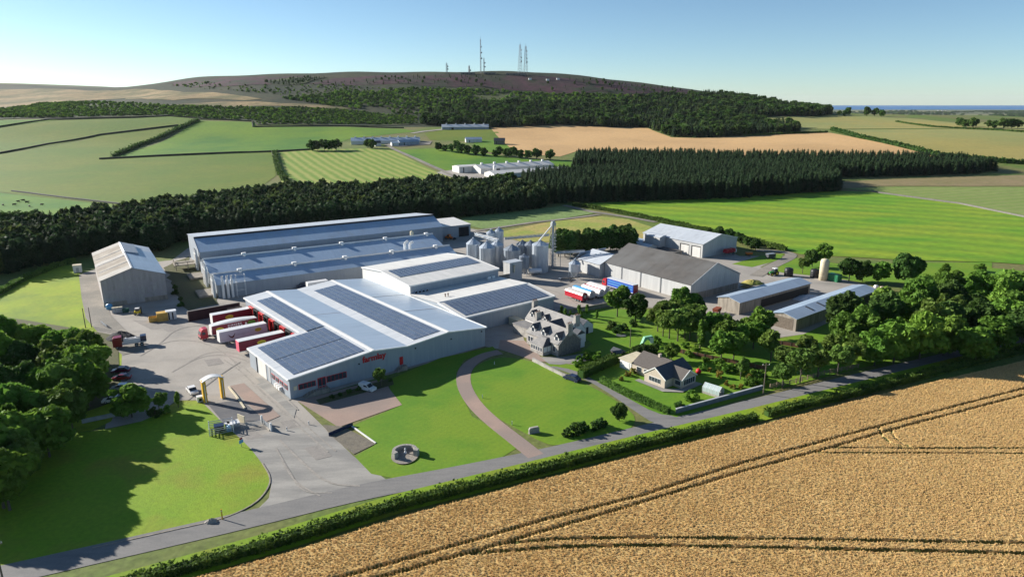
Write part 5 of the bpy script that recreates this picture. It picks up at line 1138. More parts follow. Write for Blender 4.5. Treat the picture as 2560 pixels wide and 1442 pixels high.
for x in (-1.6,1.6): MB().box(x-.2,x+.2,-.9,.9,0,.8).build('saddle', M_conc, t)
t = thing('hopper_house', 'grey clad intake house with concrete wall before the silos', 'building', (*(0.32,260.55), 0), 39.5)
MB().box(-3.0,3.2,-1.8,2.2,-.2,7.5).build('wall', W_galv, t); MB().box(-3.2,3.4,-2.0,2.4,7.5,7.7).build('roof', R_pale, t)
MB().box(-8.0,-3.0,-1.6,-1.2,-.2,3.4).build('side_wall', W_conc, t); MB().lathe([(.3,0),(.3,2.6),(.55,2.8),(.55,3.1),(0,3.2)],10,-1.2,-2.3).build('vent_pipe', M_cream, t, (0,0,3.6))
tx, ty = (17.08,280.64)
t = thing('elevator_tower', 'tall lattice grain elevator tower at the right of the silos', 'tower', (tx, ty, 0), 30)
mb = MB(); hT = 20.0
for x in (-.8,.8):
    for y in (-.8,.8): mb.tube((x,y,0),(x,y,hT-2),.09,n=5)
mb.build('mast_leg', M_steel, t); mb = MB()
for k in range(9):
    z = k*2
    for a, b in (((-.8,-.8),(.8,-.8)),((.8,-.8),(.8,.8)),((.8,.8),(-.8,.8)),((-.8,.8),(-.8,-.8))): mb.tube((*a,z),(*b,z+2),.05,n=4).tube((*a,z+2),(*b,z+2),.05,n=4)
mb.build('lattice_brace', M_steel, t)
MB().box(-.35,.35,-.3,.3,0,hT-1.6).build('elevator_leg', M_galvd, t)
MB().box(-.9,1.0,-.7,.7,hT-1.8,hT-.6).box(-.6,.7,-.5,.5,hT-.6,hT).build('head_house', M_steel, t)
mb = MB()
for k in range(12): mb.box(.9,1.7,-.5+ (k%2)*.5, 0+(k%2)*.5,1.2+k*1.3,1.28+k*1.3)
mb.build('stair_flight', M_trim, t)
MB().tube((-.6,0,hT-1.8),(-5.5,3.0,11.2),.28,n=8).build('spout', V_white, t)
def truss(name, label, a, za, b, zb, w=1.1, h=1.1, legs=(), m=M_steel):
    """covered conveyor bridge between two points"""
    t = thing(name, label, 'conveyor', (a[0], a[1], 0), 0)
    d = Vector((b[0]-a[0], b[1]-a[1], 0)); L_ = d.length; e = d/L_; n_ = Vector((-e.y, e.x, 0)); mb = MB(); k = max(3, int(L_/1.6))
    P_ = lambda s, off, up: tuple(e*(L_*s)+n_*off+Vector((0,0,za+(zb-za)*s+up)))
    for off in (-w/2,w/2):
        for up in (0,h): mb.tube(P_(0,off,up),P_(1,off,up),.07,n=4)
        for i in range(k): mb.tube(P_(i/k,off,0 if i%2 else h),P_((i+1)/k,off,h if i%2 else 0),.05,n=4)
    mb.build('truss', m, t)
    MB().tube(P_(0,0,h*.45),P_(1,0,h*.45),.34,n=6).build('conveyor_trough', M_galv, t)
    for s in legs:
        for off in (-w/2,w/2): MB().tube(P_(s,off,0),(P_(s,off,0)[0],P_(s,off,0)[1],0),.09,n=5).build('leg', m, t)
    return t
truss('conveyor_bridge', 'long galvanised conveyor bridge running above the silos to the tower', (-3.08,287.22), 10.9, (16.14,291.69), 11.6)
truss('conveyor_bridge', 'short white conveyor over the two left silos', (-16.06,293.53), 11.6, (-5.89,282.41), 11.0, m=M_trim)
truss('conveyor_bridge', 'low steel conveyor from the tower to the lower grey barn', (tx+1.5, ty-.5), 6.2, (30.35,278.53), 7.2, legs=(.15,.5))
t = thing('auger', 'dark wheeled auger lying before the lower grey barn', 'auger', (*(22.67,258.08), 0), -20)
MB().tube((-4,0,.7),(4,0,2.2),.22,n=8).build('tube', M_dark, t); MB().box(-4.6,-3.6,-.6,.6,.3,1.1).build('hopper', M_galvd, t)
for y in (-.8,.8): wheel(t, .5, y, .5, .2); MB().tube((.5,y,.5),(1.5,0,1.6),.05,n=5).build('stay', M_steel, t)
# ---------------------------------------------------------------- farmyard right
t = thing('cream_silo', 'tall cream cylindrical silo beside the green container', 'silo', (*(122.56,260.55), 0))
MB().lathe([(0,0),(1.6,0),(1.6,7.6),(1.3,8.3),(.5,8.6),(0,8.6)], 20).build('shell', M_cream, t, smooth=True)
for z in (1.8,3.6,5.4,7.2): MB().lathe([(1.61,z),(1.66,z+.06),(1.61,z+.12)], 20).build('band', M_cream, t)
MB().tube((1.5,-.8,0),(1.5,-.8,8),.06,n=5).build('ladder', M_steel, t)
t = thing('container', 'green shipping container beside the cream silo', 'container', (*(126.41,259.31), 0), 35)
M_gcont = mat('container_green', (0.03,0.22,0.10), (0.025,0.18,0.08), 1.0, rough=0.5)
MB().box(-1.6,1.6,-2.2,2.2,.1,2.7).build('body', M_gcont, t); MB().box(-1.65,1.65,-2.25,2.25,2.7,2.8).build('roof', M_gcont, t)
for k in range(6): MB().box(-1.68,-1.6,-1.9+k*.7,-1.75+k*.7,.2,2.6).build('rib', M_gcont, t)
for k, (x, y) in enumerate(((1971,690),(2036,693))):
    t = thing('storage_tank', 'black round storage tank '+('beside the green tractor' if k == 0 else 'left of the cream silo'), 'tank', (*(((111.49,266.94),(121.15,265))[k]), 0))
    MB().lathe([(0,0),(1.7,0),(1.7,2.9),(1.4,3.3),(.4,3.5),(0,3.5)], 18).build('shell', mat('black_plastic', (0.02,0.02,0.024), rough=0.4), t, smooth=True)
    for z in (.7,1.4,2.1): MB().lathe([(1.71,z),(1.76,z+.1),(1.71,z+.2)], 18).build('rib', MATS['black_plastic'], t)
    MB().lathe([(.4,3.5),(.45,3.6),(0,3.65)], 10).build('lid', MATS['black_plastic'], t)
t = thing('red_cultivator', 'red farm implement with white frame before the machinery shed gable', 'implement', (*(99.52,306.36), 0), 35)
for k in range(3): MB().prism([(-3+k*2.2,1.3),(-2.6+k*2.2,2.9),(-1.2+k*2.2,2.9),(-.9+k*2.2,1.3)], 'v', -1.1, 1.1).build('hopper', V_red, t)
MB().box(-3.2,4.4,-.15,.15,.9,1.2).build('draw_bar', M_dark, t)
for k in range(7): MB().tube((-3+k*1.0,-1.2,1.0),(-3.2+k*1.0,-1.4,.1),.06,n=5).build('tine', M_steel, t)
for y in (-1.2,1.2): wheel(t, 1.8, y, .6, .35)
MB().box(3.2,4.2,-1.0,1.0,1.0,2.4).build('tool_box', V_white, t)
t = thing('spreader', 'small orange implement on the grass right of the machinery shed', 'implement', (*(107.86,303.84), 0), 10)
MB().prism([(-1.2,.9),(-1.5,1.7),(1.5,1.7),(1.2,.9)], 'v', -.9, .9).build('hopper', V_oran, t); MB().box(-1.8,1.4,-.1,.1,.6,.85).build('frame', M_dark, t)
for y in (-.9,.9): wheel(t, 0, y, .5, .25)
t = thing('stock_trailer', 'dark trailer parked on the grass by the farm road', 'trailer', (*(115.9,298.92), 0), 20)
MB().box(-2,2,-1,1,.7,2.2).build('body', M_slated, t); MB().box(-2.1,2.1,-1.05,1.05,2.2,2.3).build('roof', M_galvd, t); MB().box(2,3.2,-.06,.06,.6,.75).build('draw_bar', M_dark, t)
for x in (-.6,.5):
    for y in (-1.05,1.05): wheel(t, x, y, .38, .2)
t = thing('loader', 'red tractor loader working in the shade between the low sheds', 'tractor', (*(108.24,247.46), 0), 30)
MB().prism([(-.2,.8),(-.2,1.6),(1.9,1.5),(1.9,.8)], 'v', -.4, .4).build('bonnet', V_dred, t); MB().box(-1.4,-.1,-.7,.7,1.0,2.5).build('cab', M_glass, t); MB().box(-1.5,0,-.8,.8,2.5,2.65).build('cab_roof', V_dred, t)
for y in (-.9,.9): wheel(t, -.8, y, .85, .45); wheel(t, 1.5, y, .55, .35)
t = thing('feed_barrow', 'rust red barrow beside the shaded cattle shed wall', 'trailer', (*(68.11,216.83), 0), 50)
MB().prism([(-1.4,.8),(-1.7,1.9),(1.7,1.9),(1.3,.8)], 'v', -.9, .9).build('body', mat('rust_red', (0.26,0.07,0.035), (0.18,0.05,0.03), 1.5), t); MB().box(1.5,2.8,-.05,.05,.7,.85).build('draw_bar', M_dark, t)
for y in (-1.0,1.0): wheel(t, 0, y, .5, .25)
for k, (p, l, m_) in enumerate((((137.4,248.6), 'white wrapped bale beside the end of the long narrow shed', V_white), ((138.47,246.33), 'pale pink wrapped bale beside the white one', mat('pink_wrap', (0.6,0.42,0.42), rough=0.4)))):
    t = thing('wrapped_bale', l, 'bale', (*p, 0), 20); b_ = MB().lathe([(0,-.7),(.55,-.7),(.65,-.5),(.65,.5),(.55,.7),(0,.7)], 16).build('wrap', m_, t, smooth=True); b_.rotation_euler = (0,R(90),0); b_.location = (0,0,.64); MB().box(-.1,.1,-.66,.66,.2,.3).build('strap', M_dark, t)
# ---------------------------------------------------------------- gardens
t = thing('greenhouse', 'small glass greenhouse on the lawn beside the garden wall', 'greenhouse', (*(48.35,151.85), 0), -45)
MB().box(-2.2,2.2,-1.2,1.2,0,.6).build('base_wall', M_stone, t)
M_gg = mat('greenhouse_glass', (0.45,0.52,0.50), (0.38,0.46,0.45), 0.8, rough=0.12, spec=0.6)
gp = [(-1.2,1.6),(0,2.5),(1.2,1.6)]
for k in range(5):
    x0 = -2.2+k*.88
    for (p, q) in zip(gp, gp[1:]): MB().prism([p,q,(q[0],q[1]+.04),(p[0],p[1]+.04)], 'u', x0+.04, x0+.84).build('pane', M_gg, t)
    for y in (-1.2,1.17): MB().box(x0+.04,x0+.84,y,y+.03,.6,1.6).build('pane', M_gg, t)
for k in range(6):
    x = -2.2+k*.88; MB().tube((x,-1.2,.6),(x,-1.2,1.62),.04,n=4).tube((x,-1.2,1.62),(x,0,2.54),.04,n=4).tube((x,0,2.54),(x,1.2,1.62),.04,n=4).tube((x,1.2,.6),(x,1.2,1.62),.04,n=4).build('glazing_bar', V_white, t)
t = thing('garden_ball', 'bright red round ball seat on the bungalow lawn', 'ball', (*(48.25,164.62), 0))
MB().lathe([(.75*math.sin(math.pi*i/10), .72-.72*math.cos(math.pi*i/10)) for i in range(11)], 16).build('ball', M_red, t, smooth=True); MB().tube((0,0,1.4),(0,0,1.7),.08,n=6).build('handle', M_red, t)
px_, py_ = (32.85,194.33)
o = drape('pond', [(px_+1.6*math.cos(2*math.pi*i/20), py_+1.5*math.sin(2*math.pi*i/20)) for i in range(20)], mat('pond_cover', (0.10,0.11,0.11), rough=0.5), 0)
t = thing('garden_shed', 'small dark garden shed with pale door left of the bungalow garage', 'shed', (*(29.1,175.75), 0), -50)
MB().box(-1.6,1.6,-1.2,1.2,-.1,2.1).build('wall', M_postw, t); MB().prism([(-1.4,2.0),(0,2.9),(1.4,2.0)], 'u', -1.8, 1.8).build('roof', M_slated, t); MB().box(-.5,.5,-1.24,-1.2,0,1.8).build('door', M_rub, t)
t = thing('play_frame', 'green and white draped play frame on the garden lawn', 'play frame', (*(38.88,184.95), 0), 20)
M_pgrn = mat('pale_green_canvas', (0.16,0.42,0.25), (0.25,0.5,0.35), 2.0, rough=0.7)
for x in (-2,2):
    for y in (-1,1): MB().tube((x,y,0),(x*.5,y*.2,3.0),.06,n=6).build('frame_leg', V_white, t)
MB().tube((-1.2,0,3.0),(1.2,0,3.0),.07,n=6).build('top_bar', V_white, t); MB().prism([(-1.2,3.1),(1.3,3.2),(1.9,1.0),(.9,1.4),(-.3,2.4),(-2.3,.5)], 'v', -.5, .4).build('drape', M_pgrn, t)
MB().prism([(.2,3.0),(1.7,2.6),(1.5,1.0),(.6,1.2)], 'v', -.6, -.5).build('drape', V_white, t)
def fence(label, pts, h, board=None, post_d=2.2, rails=(.35,.75,1.1), m=M_postw, name='fence', group=None):
    """posts every post_d metres with rails or boards between them"""
    q = [pts[0]]
    for a, b in zip(pts, pts[1:]):
        d = math.hypot(b[0]-a[0], b[1]-a[1]); k = max(1, int(round(d/post_d))); q += [(a[0]+(b[0]-a[0])*i/k, a[1]+(b[1]-a[1])*i/k) for i in range(1, k+1)]
    t = thing(name, label, 'fence', (q[0][0], q[0][1], 0), 0, group); o = q[0]
    for i, p in enumerate(q):
        MB().box(-.09,.09,-.09,.09,-.2,h+.1).build('post', m, t, (p[0]-o[0], p[1]-o[1], 0), math.degrees(math.atan2(q[min(i+1,len(q)-1)][1]-q[max(i-1,0)][1], q[min(i+1,len(q)-1)][0]-q[max(i-1,0)][0])))
    for a, b in zip(q, q[1:]):
        L_ = math.hypot(b[0]-a[0], b[1]-a[1]); an = math.degrees(math.atan2(b[1]-a[1], b[0]-a[0]))
        if board is not None: MB().box(.1,L_-.1,-.03,.03,.08,h).build('panel', board, t, (a[0]-o[0], a[1]-o[1], 0), an)
        else:
            for z in rails: MB().box(.09,L_-.09,-.03,.03,z,z+.14).build('rail', m, t, (a[0]-o[0], a[1]-o[1], 0), an)
fence('reddish brown panel fence behind the bungalow garden', [(46.11,180.4),(52.72,175.75),(60.1,171.31),(66.21,166.8)], 1.2, M_wood)
fence('reddish brown panel fence at the orchard end by the long narrow shed', [(70.87,193.24),(75.75,187.64),(82.28,183.63)], 1.2, M_wood)
fence('weathered post and rail fence along the wood verge by the road', [(63.25,154.93),(71.01,158.38),(80.29,163.55),(91.44,168.46)], 1.3, None, m=mat('grey_brown_timber', (0.26,0.19,0.13), (0.18,0.13,0.09), 1.5))
fence('wire and post fence round the tanker yard corner', [(15.7,212.9),(21.21,215.95),(29.89,221.82)], 1.0, None, 2.5, (.5,.95), M_steel)
# ---------------------------------------------------------------- far farms
def far_shed(name, label, pa, pb, w, eave, ridge, wall, roof, sheet=12, vents=0, group=None):
    a = math.degrees(math.atan2(pb[1]-pa[1], pb[0]-pa[0])); L_ = math.hypot(pb[0]-pa[0], pb[1]-pa[1]); z = min(tzf(*pa), tzf(*pb))
    t = shed(name, label, pa, a, 0, L_, [(0,eave),(w/2,ridge),(w,eave)], wall, roof, sheet=sheet, base=z, group=group)
    for k in range(vents): MB().box(L_*(k+.5)/vents-1,L_*(k+.5)/vents+1,w/2-.7,w/2+.7,ridge+.1,ridge+1.6).build('roof_vent', M_trim, t)
    MB().box(L_*.2,L_*.25,-.06,0,.2,eave-.8).build('door', M_dark, t)
    return t
far_shed('poultry_house', 'far long blue-roofed shed with ridge vents left of the clumped trees', (-199.9,865.7), (-116.5,882.8), 17, 4.5, 8.0, W_white, R_blue, 14, 8)
t = far_shed('far_barn', 'far dark gabled barn at the right end of the blue-roofed shed', (-137.1,852.1), (-115.5,867.1), 9, 4.5, 7, M_galvd, R_blue)
t = far_shed('far_cottage', 'tiny white cottage before the far blue-roofed shed', (-166.9,849.3), (-160.2,852.7), 8, 4, 6.5, M_harl, M_slated)
t = far_shed('far_store', 'far low store with pale front before the blue-roofed shed', (-146.3,848.6), (-138.1,852.1), 8, 4, 5.5, W_white, R_blue)
far_shed('poultry_house', 'far white-walled shed with dark base below the hill forest', (-101.7,1017.3), (-34,1026), 14, 4.0, 7.5, M_galvd, R_pale, 12, 5)
far_shed('far_steading', 'far low steading hidden behind round trees', (-58.3,882.8), (-38.2,886.8), 10, 4.0, 6.5, W_white, R_blue)
far_shed('far_house', 'far stone house with trees at the corner of the barley field', (-22.3,863.2), (-8.9,863.2), 9, 5.0, 8.0, M_stoned, M_slated)
far_shed('pale_shed', 'far white box shed left of the white farm sheds', (-48.8,636.6), (-30.8,647.7), 14, 6.0, 7.0, W_white, R_white, 8)
t = far_shed('pale_shed', 'far long white shed with a solar band behind the plantation', (-28.6,631.1), (41.1,675.8), 20, 5.0, 8.0, W_white, R_white, 10, 6)
L_ = 60
MB().prism([(5,6.2),(8.5,7.3),(8.5,7.6),(5,6.5)], 'u', 28, 66).build('solar_band', M_pv, t)
far_shed('pale_shed', 'far low white shed nearest the dark plantation', (-15.7,601.5), (54,642.1), 18, 4.0, 6.0, W_white, R_white, 10)
t = thing('far_silo', 'far white feed silo between the pale sheds', 'silo', (-15.8,631.1), 0); MB().lathe([(0,0),(1.6,0),(1.6,7),(.4,9),(0,9)], 14).build('shell', V_white, t, smooth=True); MB().lathe([(1.65,6.9),(1.65,7.1)], 14).build('band', M_steel, t)
# ---------------------------------------------------------------- masts on the hill
M_mast = mat('mast_steel', (0.16,0.17,0.19), rough=0.6, metal=0.2)
def mast(label, x_row, h, w0, w1, dishes=0, r=.35):
    p = x_row; t = thing('radio_mast', label, 'mast', (p[0], p[1], tzf(*p)-1), rng.uniform(0,40), 'radio masts on the hilltop')
    mb = MB(); n = max(4, int(h/6))
    f = lambda s: w0+(w1-w0)*s
    for sx, sy in ((-1,-1),(1,-1),(1,1),(-1,1)): mb.tube((sx*w0/2,sy*w0/2,0),(sx*w1/2,sy*w1/2,h),r,n=4)
    mb.build('mast_leg', M_mast, t); mb = MB()
    for i in range(n):
        a, b = i/n, (i+1)/n; wa, wb = f(a)/2, f(b)/2
        for (s1, s2) in (((-1,-1),(1,-1)),((1,-1),(1,1)),((1,1),(-1,1)),((-1,1),(-1,-1))):
            mb.tube((s1[0]*wa,s1[1]*wa,h*a),(s2[0]*wb,s2[1]*wb,h*b),r*.6,n=4).tube((s1[0]*wb,s1[1]*wb,h*b),(s2[0]*wb,s2[1]*wb,h*b),r*.6,n=4)
    mb.build('lattice_brace', M_mast, t)
    for k in range(dishes):
        z = h*(.45+.5*k/max(1,dishes)); dd = MB().lathe([(0,-.5),(1.7,-.3),(1.7,.4),(0,.4)], 10).build('dish_aerial', M_mast, t); dd.location = (w1/2+1, -w1/2-1, z); dd.rotation_euler = (R(90),0,R(30*k))
    MB().tube((0,0,h),(0,0,h*1.08),r*.7,n=5).build('whip_aerial', M_mast, t)
MS = [(-142,1557.8),(-94.1,1572.2),(-68.8,1576.8),(-61.7,1576.8),(17.5,1564.7),(29.7,1562.2)]
mast('short thick mast, leftmost on the hilltop', MS[0], 22, 3.0, 2.2, 2, .45)
mast('small stub mast between the leftmost and the tallest', MS[1], 17, 2.4, 2.0, 1, .4)
mast('tallest thin mast on the hilltop', MS[2], 72, 2.0, 1.4, 3, .24)
mast('short mast just right of the tallest', MS[3], 33, 2.6, 1.4, 2, .26)
mast('wide-footed mast, left of the right-hand pair', MS[4], 62, 8.0, 2.2, 4, .24)
mast('wide-footed mast, right of the right-hand pair', MS[5], 60, 8.0, 2.2, 4, .26)
for k, (p, l, w) in enumerate((((-95.7,1556.1), 'low flat building at the foot of the tallest mast', 30), ((-48.2,1565.3), 'low flat building right of the tallest mast', 24), ((8.7,1555.1), 'low flat building below the right-hand mast pair', 44))):
    t = thing('mast_station', l, 'building', (p[0], p[1], tzf(*p)), 0); MB().box(-w/2,w/2,-4,4,-2,3.2).build('wall', M_stoned, t); MB().box(-w/2-.4,w/2+.4,-4.4,4.4,3.2,3.6).build('roof', M_galvd, t)
    for i in range(3): MB().box(-w/2+4+i*w/3.5,-w/2+6+i*w/3.5,-4.06,-4,0,2).build('door', M_dark, t)
for k, p in enumerate([(38.2,1513.2),(75.4,1510.1),(98.3,1525.7)]):
    t = thing('mast_hut', ('tiny pale hut on the heather, leftmost below the mast pair', 'tiny pale hut on the heather, between two others', 'tiny pale hut on the heather, rightmost of three')[k], 'hut', (p[0], p[1], tzf(*p)), 10); MB().box(-3,3,-2,2,-1,3.5).build('wall', V_white, t); MB().box(-3.2,3.2,-2.2,2.2,3.5,3.8).build('roof', M_galvd, t)
# field walls
M_dyke = mat('drystone_dyke', (0.065,0.065,0.05), (0.045,0.05,0.03), 0.3, rough=0.95)
lowwall('field_dyke', 'long dark field wall across the left pastures', [(-591.6,753.5),(-585.8,794.2),(-583.1,875.4),(-554.4,940.6),(-504.6,982.1),(-478.1,1005.4)], 1.4, 1.8, M_dyke, 'wall', seg=14)
lowwall('field_dyke', 'dark field wall along the lower edge of the vivid green field', [(-443.5,744),(-391.1,770.5),(-329.4,794),(-274,806.4),(-236.3,821.4)], 1.4, 2.0, M_dyke, 'wall', seg=14)
lowwall('field_dyke', 'dark field wall below the scrub at the upper left', [(-742.6,955.2),(-687.1,1041),(-588.5,1056.1),(-528.1,1080.6),(-471.9,1059.8)], 1.4, 1.8, M_dyke, 'wall', seg=14)
lowwall('field_dyke', 'pale field wall above the cattle field', [(-385.3,527.2),(-315.5,489.1),(-244.8,452.3)], 1.2, 1.2, M_stoned, 'wall', seg=10)
lowwall('field_dyke', 'dark field wall between the olive pasture and the striped field', [(-277.6,803.2),(-236.6,692.5),(-209,620.1)], 1.4, 2.0, M_dyke, 'wall', seg=8)
lowwall('field_dyke', 'dark field wall under the scrub above the vivid green field', [(-468.7,1056.4),(-386.3,1043.9),(-370.2,1001.3),(-242.6,1037.5),(-159.5,1035.1)], 1.4, 1.6, M_dyke, 'wall', seg=14)
lowwall('field_dyke', 'thin field wall between the big green field and the pale regrowth', [(276.5,525.4),(307.1,466.7),(311.21,411.71),(311.66,372.58)], 1.0, 1.0, M_stoned, 'wall', seg=14)
# cattle
M_cow = mat('black_hide', (0.018,0.016,0.015), rough=0.8)
def cow(label, loc, rz):
    t = thing('cow', label, 'cow', (loc[0], loc[1], tzf(*loc)), rz, 'cattle grazing in the left field')
    mb = MB()
    rings = [(-1.15,1.15,.10,.12),(-1.05,1.1,.30,.36),(-.6,1.02,.38,.46),(0,.98,.42,.5),(.55,1.05,.38,.46),(.9,1.15,.28,.34),(1.2,1.28,.18,.22),(1.5,1.22,.17,.17),(1.8,1.02,.12,.13),(1.95,.95,.06,.07)]
    n = 10; V = []; Fc = []
    for x, z, a, b in rings:
        for i in range(n): q = 2*math.pi*i/n; V.append((x, a*math.cos(q), z+b*math.sin(q)))
    for j in range(len(rings)-1):
        for i in range(n): Fc.append((j*n+i,j*n+(i+1)%n,(j+1)*n+(i+1)%n,(j+1)*n+i))
    Fc += [tuple(range(n-1,-1,-1)), tuple((len(rings)-1)*n+i for i in range(n))]
    mb.quadmesh(V, Fc)
    for x, kx in ((-.9,-.08),(.75,.03)):
        for y in (-.24,.24): mb.tube((x,y,.95),(x+kx,y,.45),.13,.075,7).tube((x+kx,y,.45),(x,y,0),.075,.06,7)
    mb.tube((-1.12,0,1.3),(-1.25,0,.6),.035,.03,5); mb.tube((1.4,.14,1.36),(1.38,.34,1.4),.06,.02,5).tube((1.4,-.14,1.36),(1.38,-.34,1.4),.06,.02,5)
    mb.build('body', M_cow, t, smooth=True)
    return t
_cw = ['leftmost','second','third','fourth','fifth','sixth','seventh','eighth','ninth','tenth','eleventh','twelfth']
for k, p in enumerate(sorted([(-342.3,457.6),(-343.5,474),(-344,479.6),(-320.9,452.3),(-317.4,459.4),(-336,459.4),(-284.6,464.8),(-272.5,452.3),(-334.8,470.3)], key=lambda p: p[0]/p[1])): 
    cow('black cow in the bright cattle field, '+('rightmost' if k == 8 else _cw[k]+(' from the left' if k else '')), p, rng.uniform(0, 360))

# ---------------------------------------------------------------- foliage
def leafm(name, c1, c2, c3, rnd=0.26):
    c1, c2, c3 = [tuple(v*1.22 for v in c) for c in (c1, c2, c3)]
    return mat(name, c1, c2, 0.9, rough=0.75, spec=0.15, c3=c3, scale3=0.22, rnd=rnd, transl=0.34, lo=0.4, hi=0.6)
L_wood = leafm('woodland_leaf', (0.088,0.178,0.022), (0.15,0.235,0.03), (0.062,0.135,0.02))
L_dark = leafm('dark_leaf', (0.046,0.095,0.019), (0.07,0.122,0.024), (0.034,0.072,0.016))
L_fresh = leafm('fresh_leaf', (0.10,0.19,0.025), (0.14,0.225,0.035), (0.075,0.15,0.02))
L_olive = leafm('olive_leaf', (0.095,0.16,0.028), (0.13,0.185,0.036), (0.075,0.135,0.025))
L_spruce = leafm('spruce_needle', (0.024,0.048,0.019), (0.037,0.064,0.023), (0.018,0.038,0.015), 0.25)
L_larch = leafm('larch_needle', (0.048,0.072,0.022), (0.065,0.09,0.026), (0.036,0.058,0.018), 0.2)
L_hedge = leafm('hedge_leaf', (0.062,0.112,0.018), (0.092,0.138,0.024), (0.044,0.08,0.014), 0.0)
L_clip = leafm('clipped_leaf', (0.075,0.16,0.02), (0.095,0.18,0.025), (0.06,0.13,0.018), 0.0)
L_flower = leafm('flowering_leaf', (0.16,0.14,0.03), (0.30,0.20,0.03), (0.08,0.12,0.03), 0.2)
M_bark = mat('bark', (0.10,0.085,0.065), (0.065,0.055,0.045), 2.0, rough=0.95)
def leaf_mesh(name, C, S, m, rg, N=None):
    """one small quad per leaf clump; C centres, S sizes, N optional outward directions"""
    n = len(C); d = rg.normal(size=(n, 3))
    if N is not None: d = d*0.75+N*1.0
    d /= np.linalg.norm(d, axis=1)[:, None]+1e-9
    h = rg.normal(size=(n, 3)); a = np.cross(d, h); a /= np.linalg.norm(a, axis=1)[:, None]+1e-9; b = np.cross(d, a)
    S = np.asarray(S).reshape(-1, 1)*np.ones((n, 1)); k = rg.uniform(.75, 1.3, (n, 1))
    v = np.stack([C-a*S*k-b*S*.25, C-b*S*.8, C+a*S*k+b*S*.15, C+b*S*.9], 1).reshape(-1, 3)
    return npmesh(name, v, np.arange(4*n).reshape(-1, 4), [m])
def crown_mesh(name, m, seed, n=3200, clumps=34, flat=1.0, size=.052, base=.25, core=True, spread=1.0):
    """unit tree crown: height 0..1, radius about .36, built of leafy clumps with gaps between them"""
    rg = np.random.default_rng(seed); cs = []
    while len(cs) < clumps:
        p = rg.normal(size=3); p /= np.linalg.norm(p); r = rg.uniform(.45, 1.0)**.5
        p = p*r; p[2] = p[2]*.92
        if p[2] < -.75: continue
        cs.append(p)
    cs = np.array(cs)*(1+rg.normal(0, .12, (clumps, 1))); cs[:, :2] += rg.normal(0, .10, 2); R0 = rg.uniform(.16, .40, clumps)
    idx = rg.integers(0, clumps, n); d = rg.normal(size=(n, 3)); d /= np.linalg.norm(d, axis=1)[:, None]
    d[:, 2] = np.abs(d[:, 2])*np.where(rg.random(n) < .75, 1, -1)
    P_ = cs[idx]*.78+d*R0[idx][:, None]*rg.uniform(.75, 1.06, (n, 1))
    rad = .37*spread; zc = (1+base)/2; zh = (1-base)/2
    C = np.stack([P_[:, 0]*rad, P_[:, 1]*rad, zc+P_[:, 2]*zh*flat], 1)
    return leaf_mesh(name, C, size*rg.uniform(.7, 1.3, n), m, rg, d)
def trunk_mesh(name, seed, h=.55, r=.022, limbs=6):
    rr = random.Random(seed); mb = MB(); mb.tube((0,0,-.02),(0,0,h*.5),r,r*.8,7,False).tube((0,0,h*.5),(rr.uniform(-.03,.03),rr.uniform(-.03,.03),h*1.25),r*.8,r*.3,7,False)
    for k in range(limbs):
        a = 2*math.pi*k/limbs+rr.uniform(-.4,.4); z = h*rr.uniform(.45,.95); l = rr.uniform(.14,.26)
        mb.tube((0,0,z),(l*math.cos(a),l*math.sin(a),z+l*.9),r*.45,r*.15,5,False)
    return raw(name, mb.v, mb.f, M_bark, True)
def conifer_mesh(name, m, seed, layers=13, per=10, rad=.21):
    rg = np.random.default_rng(seed); V = []; Fc = []
    for j in range(layers):
        s = j/(layers-1); z = .10+.86*s; r = rad*(1-s)**.5*rg.uniform(.8, 1.15)+.02; q0 = rg.uniform(0, 6.28)
        for i in range(per):
            a = q0+2*math.pi*i/per+rg.uniform(-.2, .2); rr = r*rg.uniform(.75, 1.2); w = rr*.55+.008
            dx, dy = math.cos(a), math.sin(a); dz = -rr*rg.uniform(-.25,.5)
            b = len(V); up = .05*(1-s)+.02
            V += [(dx*.01, dy*.01, z+up), (dx*rr*.6-dy*w*.7, dy*rr*.6+dx*w*.7, z+dz*.5), (dx*rr, dy*rr, z+dz), (dx*rr*.6+dy*w*.7, dy*rr*.6-dx*w*.7, z+dz*.5)]
            Fc.append((b, b+1, b+2, b+3))
    b = len(V); n = 7
    V += [(rad*.55*math.cos(2*math.pi*i/n), rad*.55*math.sin(2*math.pi*i/n), .06) for i in range(n)]+[(0,0,1.0)]
    Fc += [(b+i, b+(i+1) % n, b+n) for i in range(n)]
    return raw(name, V, Fc, m)
CR = {
 'wood': [crown_mesh('crown', (L_wood, L_wood, L_fresh, L_wood, L_olive, L_dark)[i], 10+i, 3800, (30, 42, 36, 26, 34, 38)[i], base=.10, spread=(1.12, 1.25, 1.05, 1.2, 1.1, 1.0)[i]) for i in range(6)],
 'dark': [crown_mesh('crown', L_dark, 30+i, 3000, 34, base=.10) for i in range(3)],
 'fresh': [crown_mesh('crown', L_fresh, 50+i, 2200, 26, base=.26, spread=.9, size=.05) for i in range(4)],
 'olive': [crown_mesh('crown', L_olive, 70+i, 1900, 24, base=.28, spread=.85, size=.05) for i in range(3)],
 'column': [crown_mesh('crown', L_fresh, 90+i, 1500, 26, base=.10, spread=.42, size=.04) for i in range(2)],
 'bush': [crown_mesh('crown', L_wood, 110+i, 700, 16, base=-.25, spread=1.7, size=.085) for i in range(3)],
 'dbush': [crown_mesh('crown', L_dark, 120+i, 700, 16, base=-.25, spread=1.7, size=.085) for i in range(2)],
 'fbush': [crown_mesh('crown', L_flower, 130+i, 600, 14, base=-.25, spread=1.7, size=.085) for i in range(2)],
 'far': [crown_mesh('crown', L_dark, 140+i, 520, 20, base=.06, size=.10, spread=1.1) for i in range(3)],
}
TRK = [trunk_mesh('trunk', 5+i) for i in range(3)]
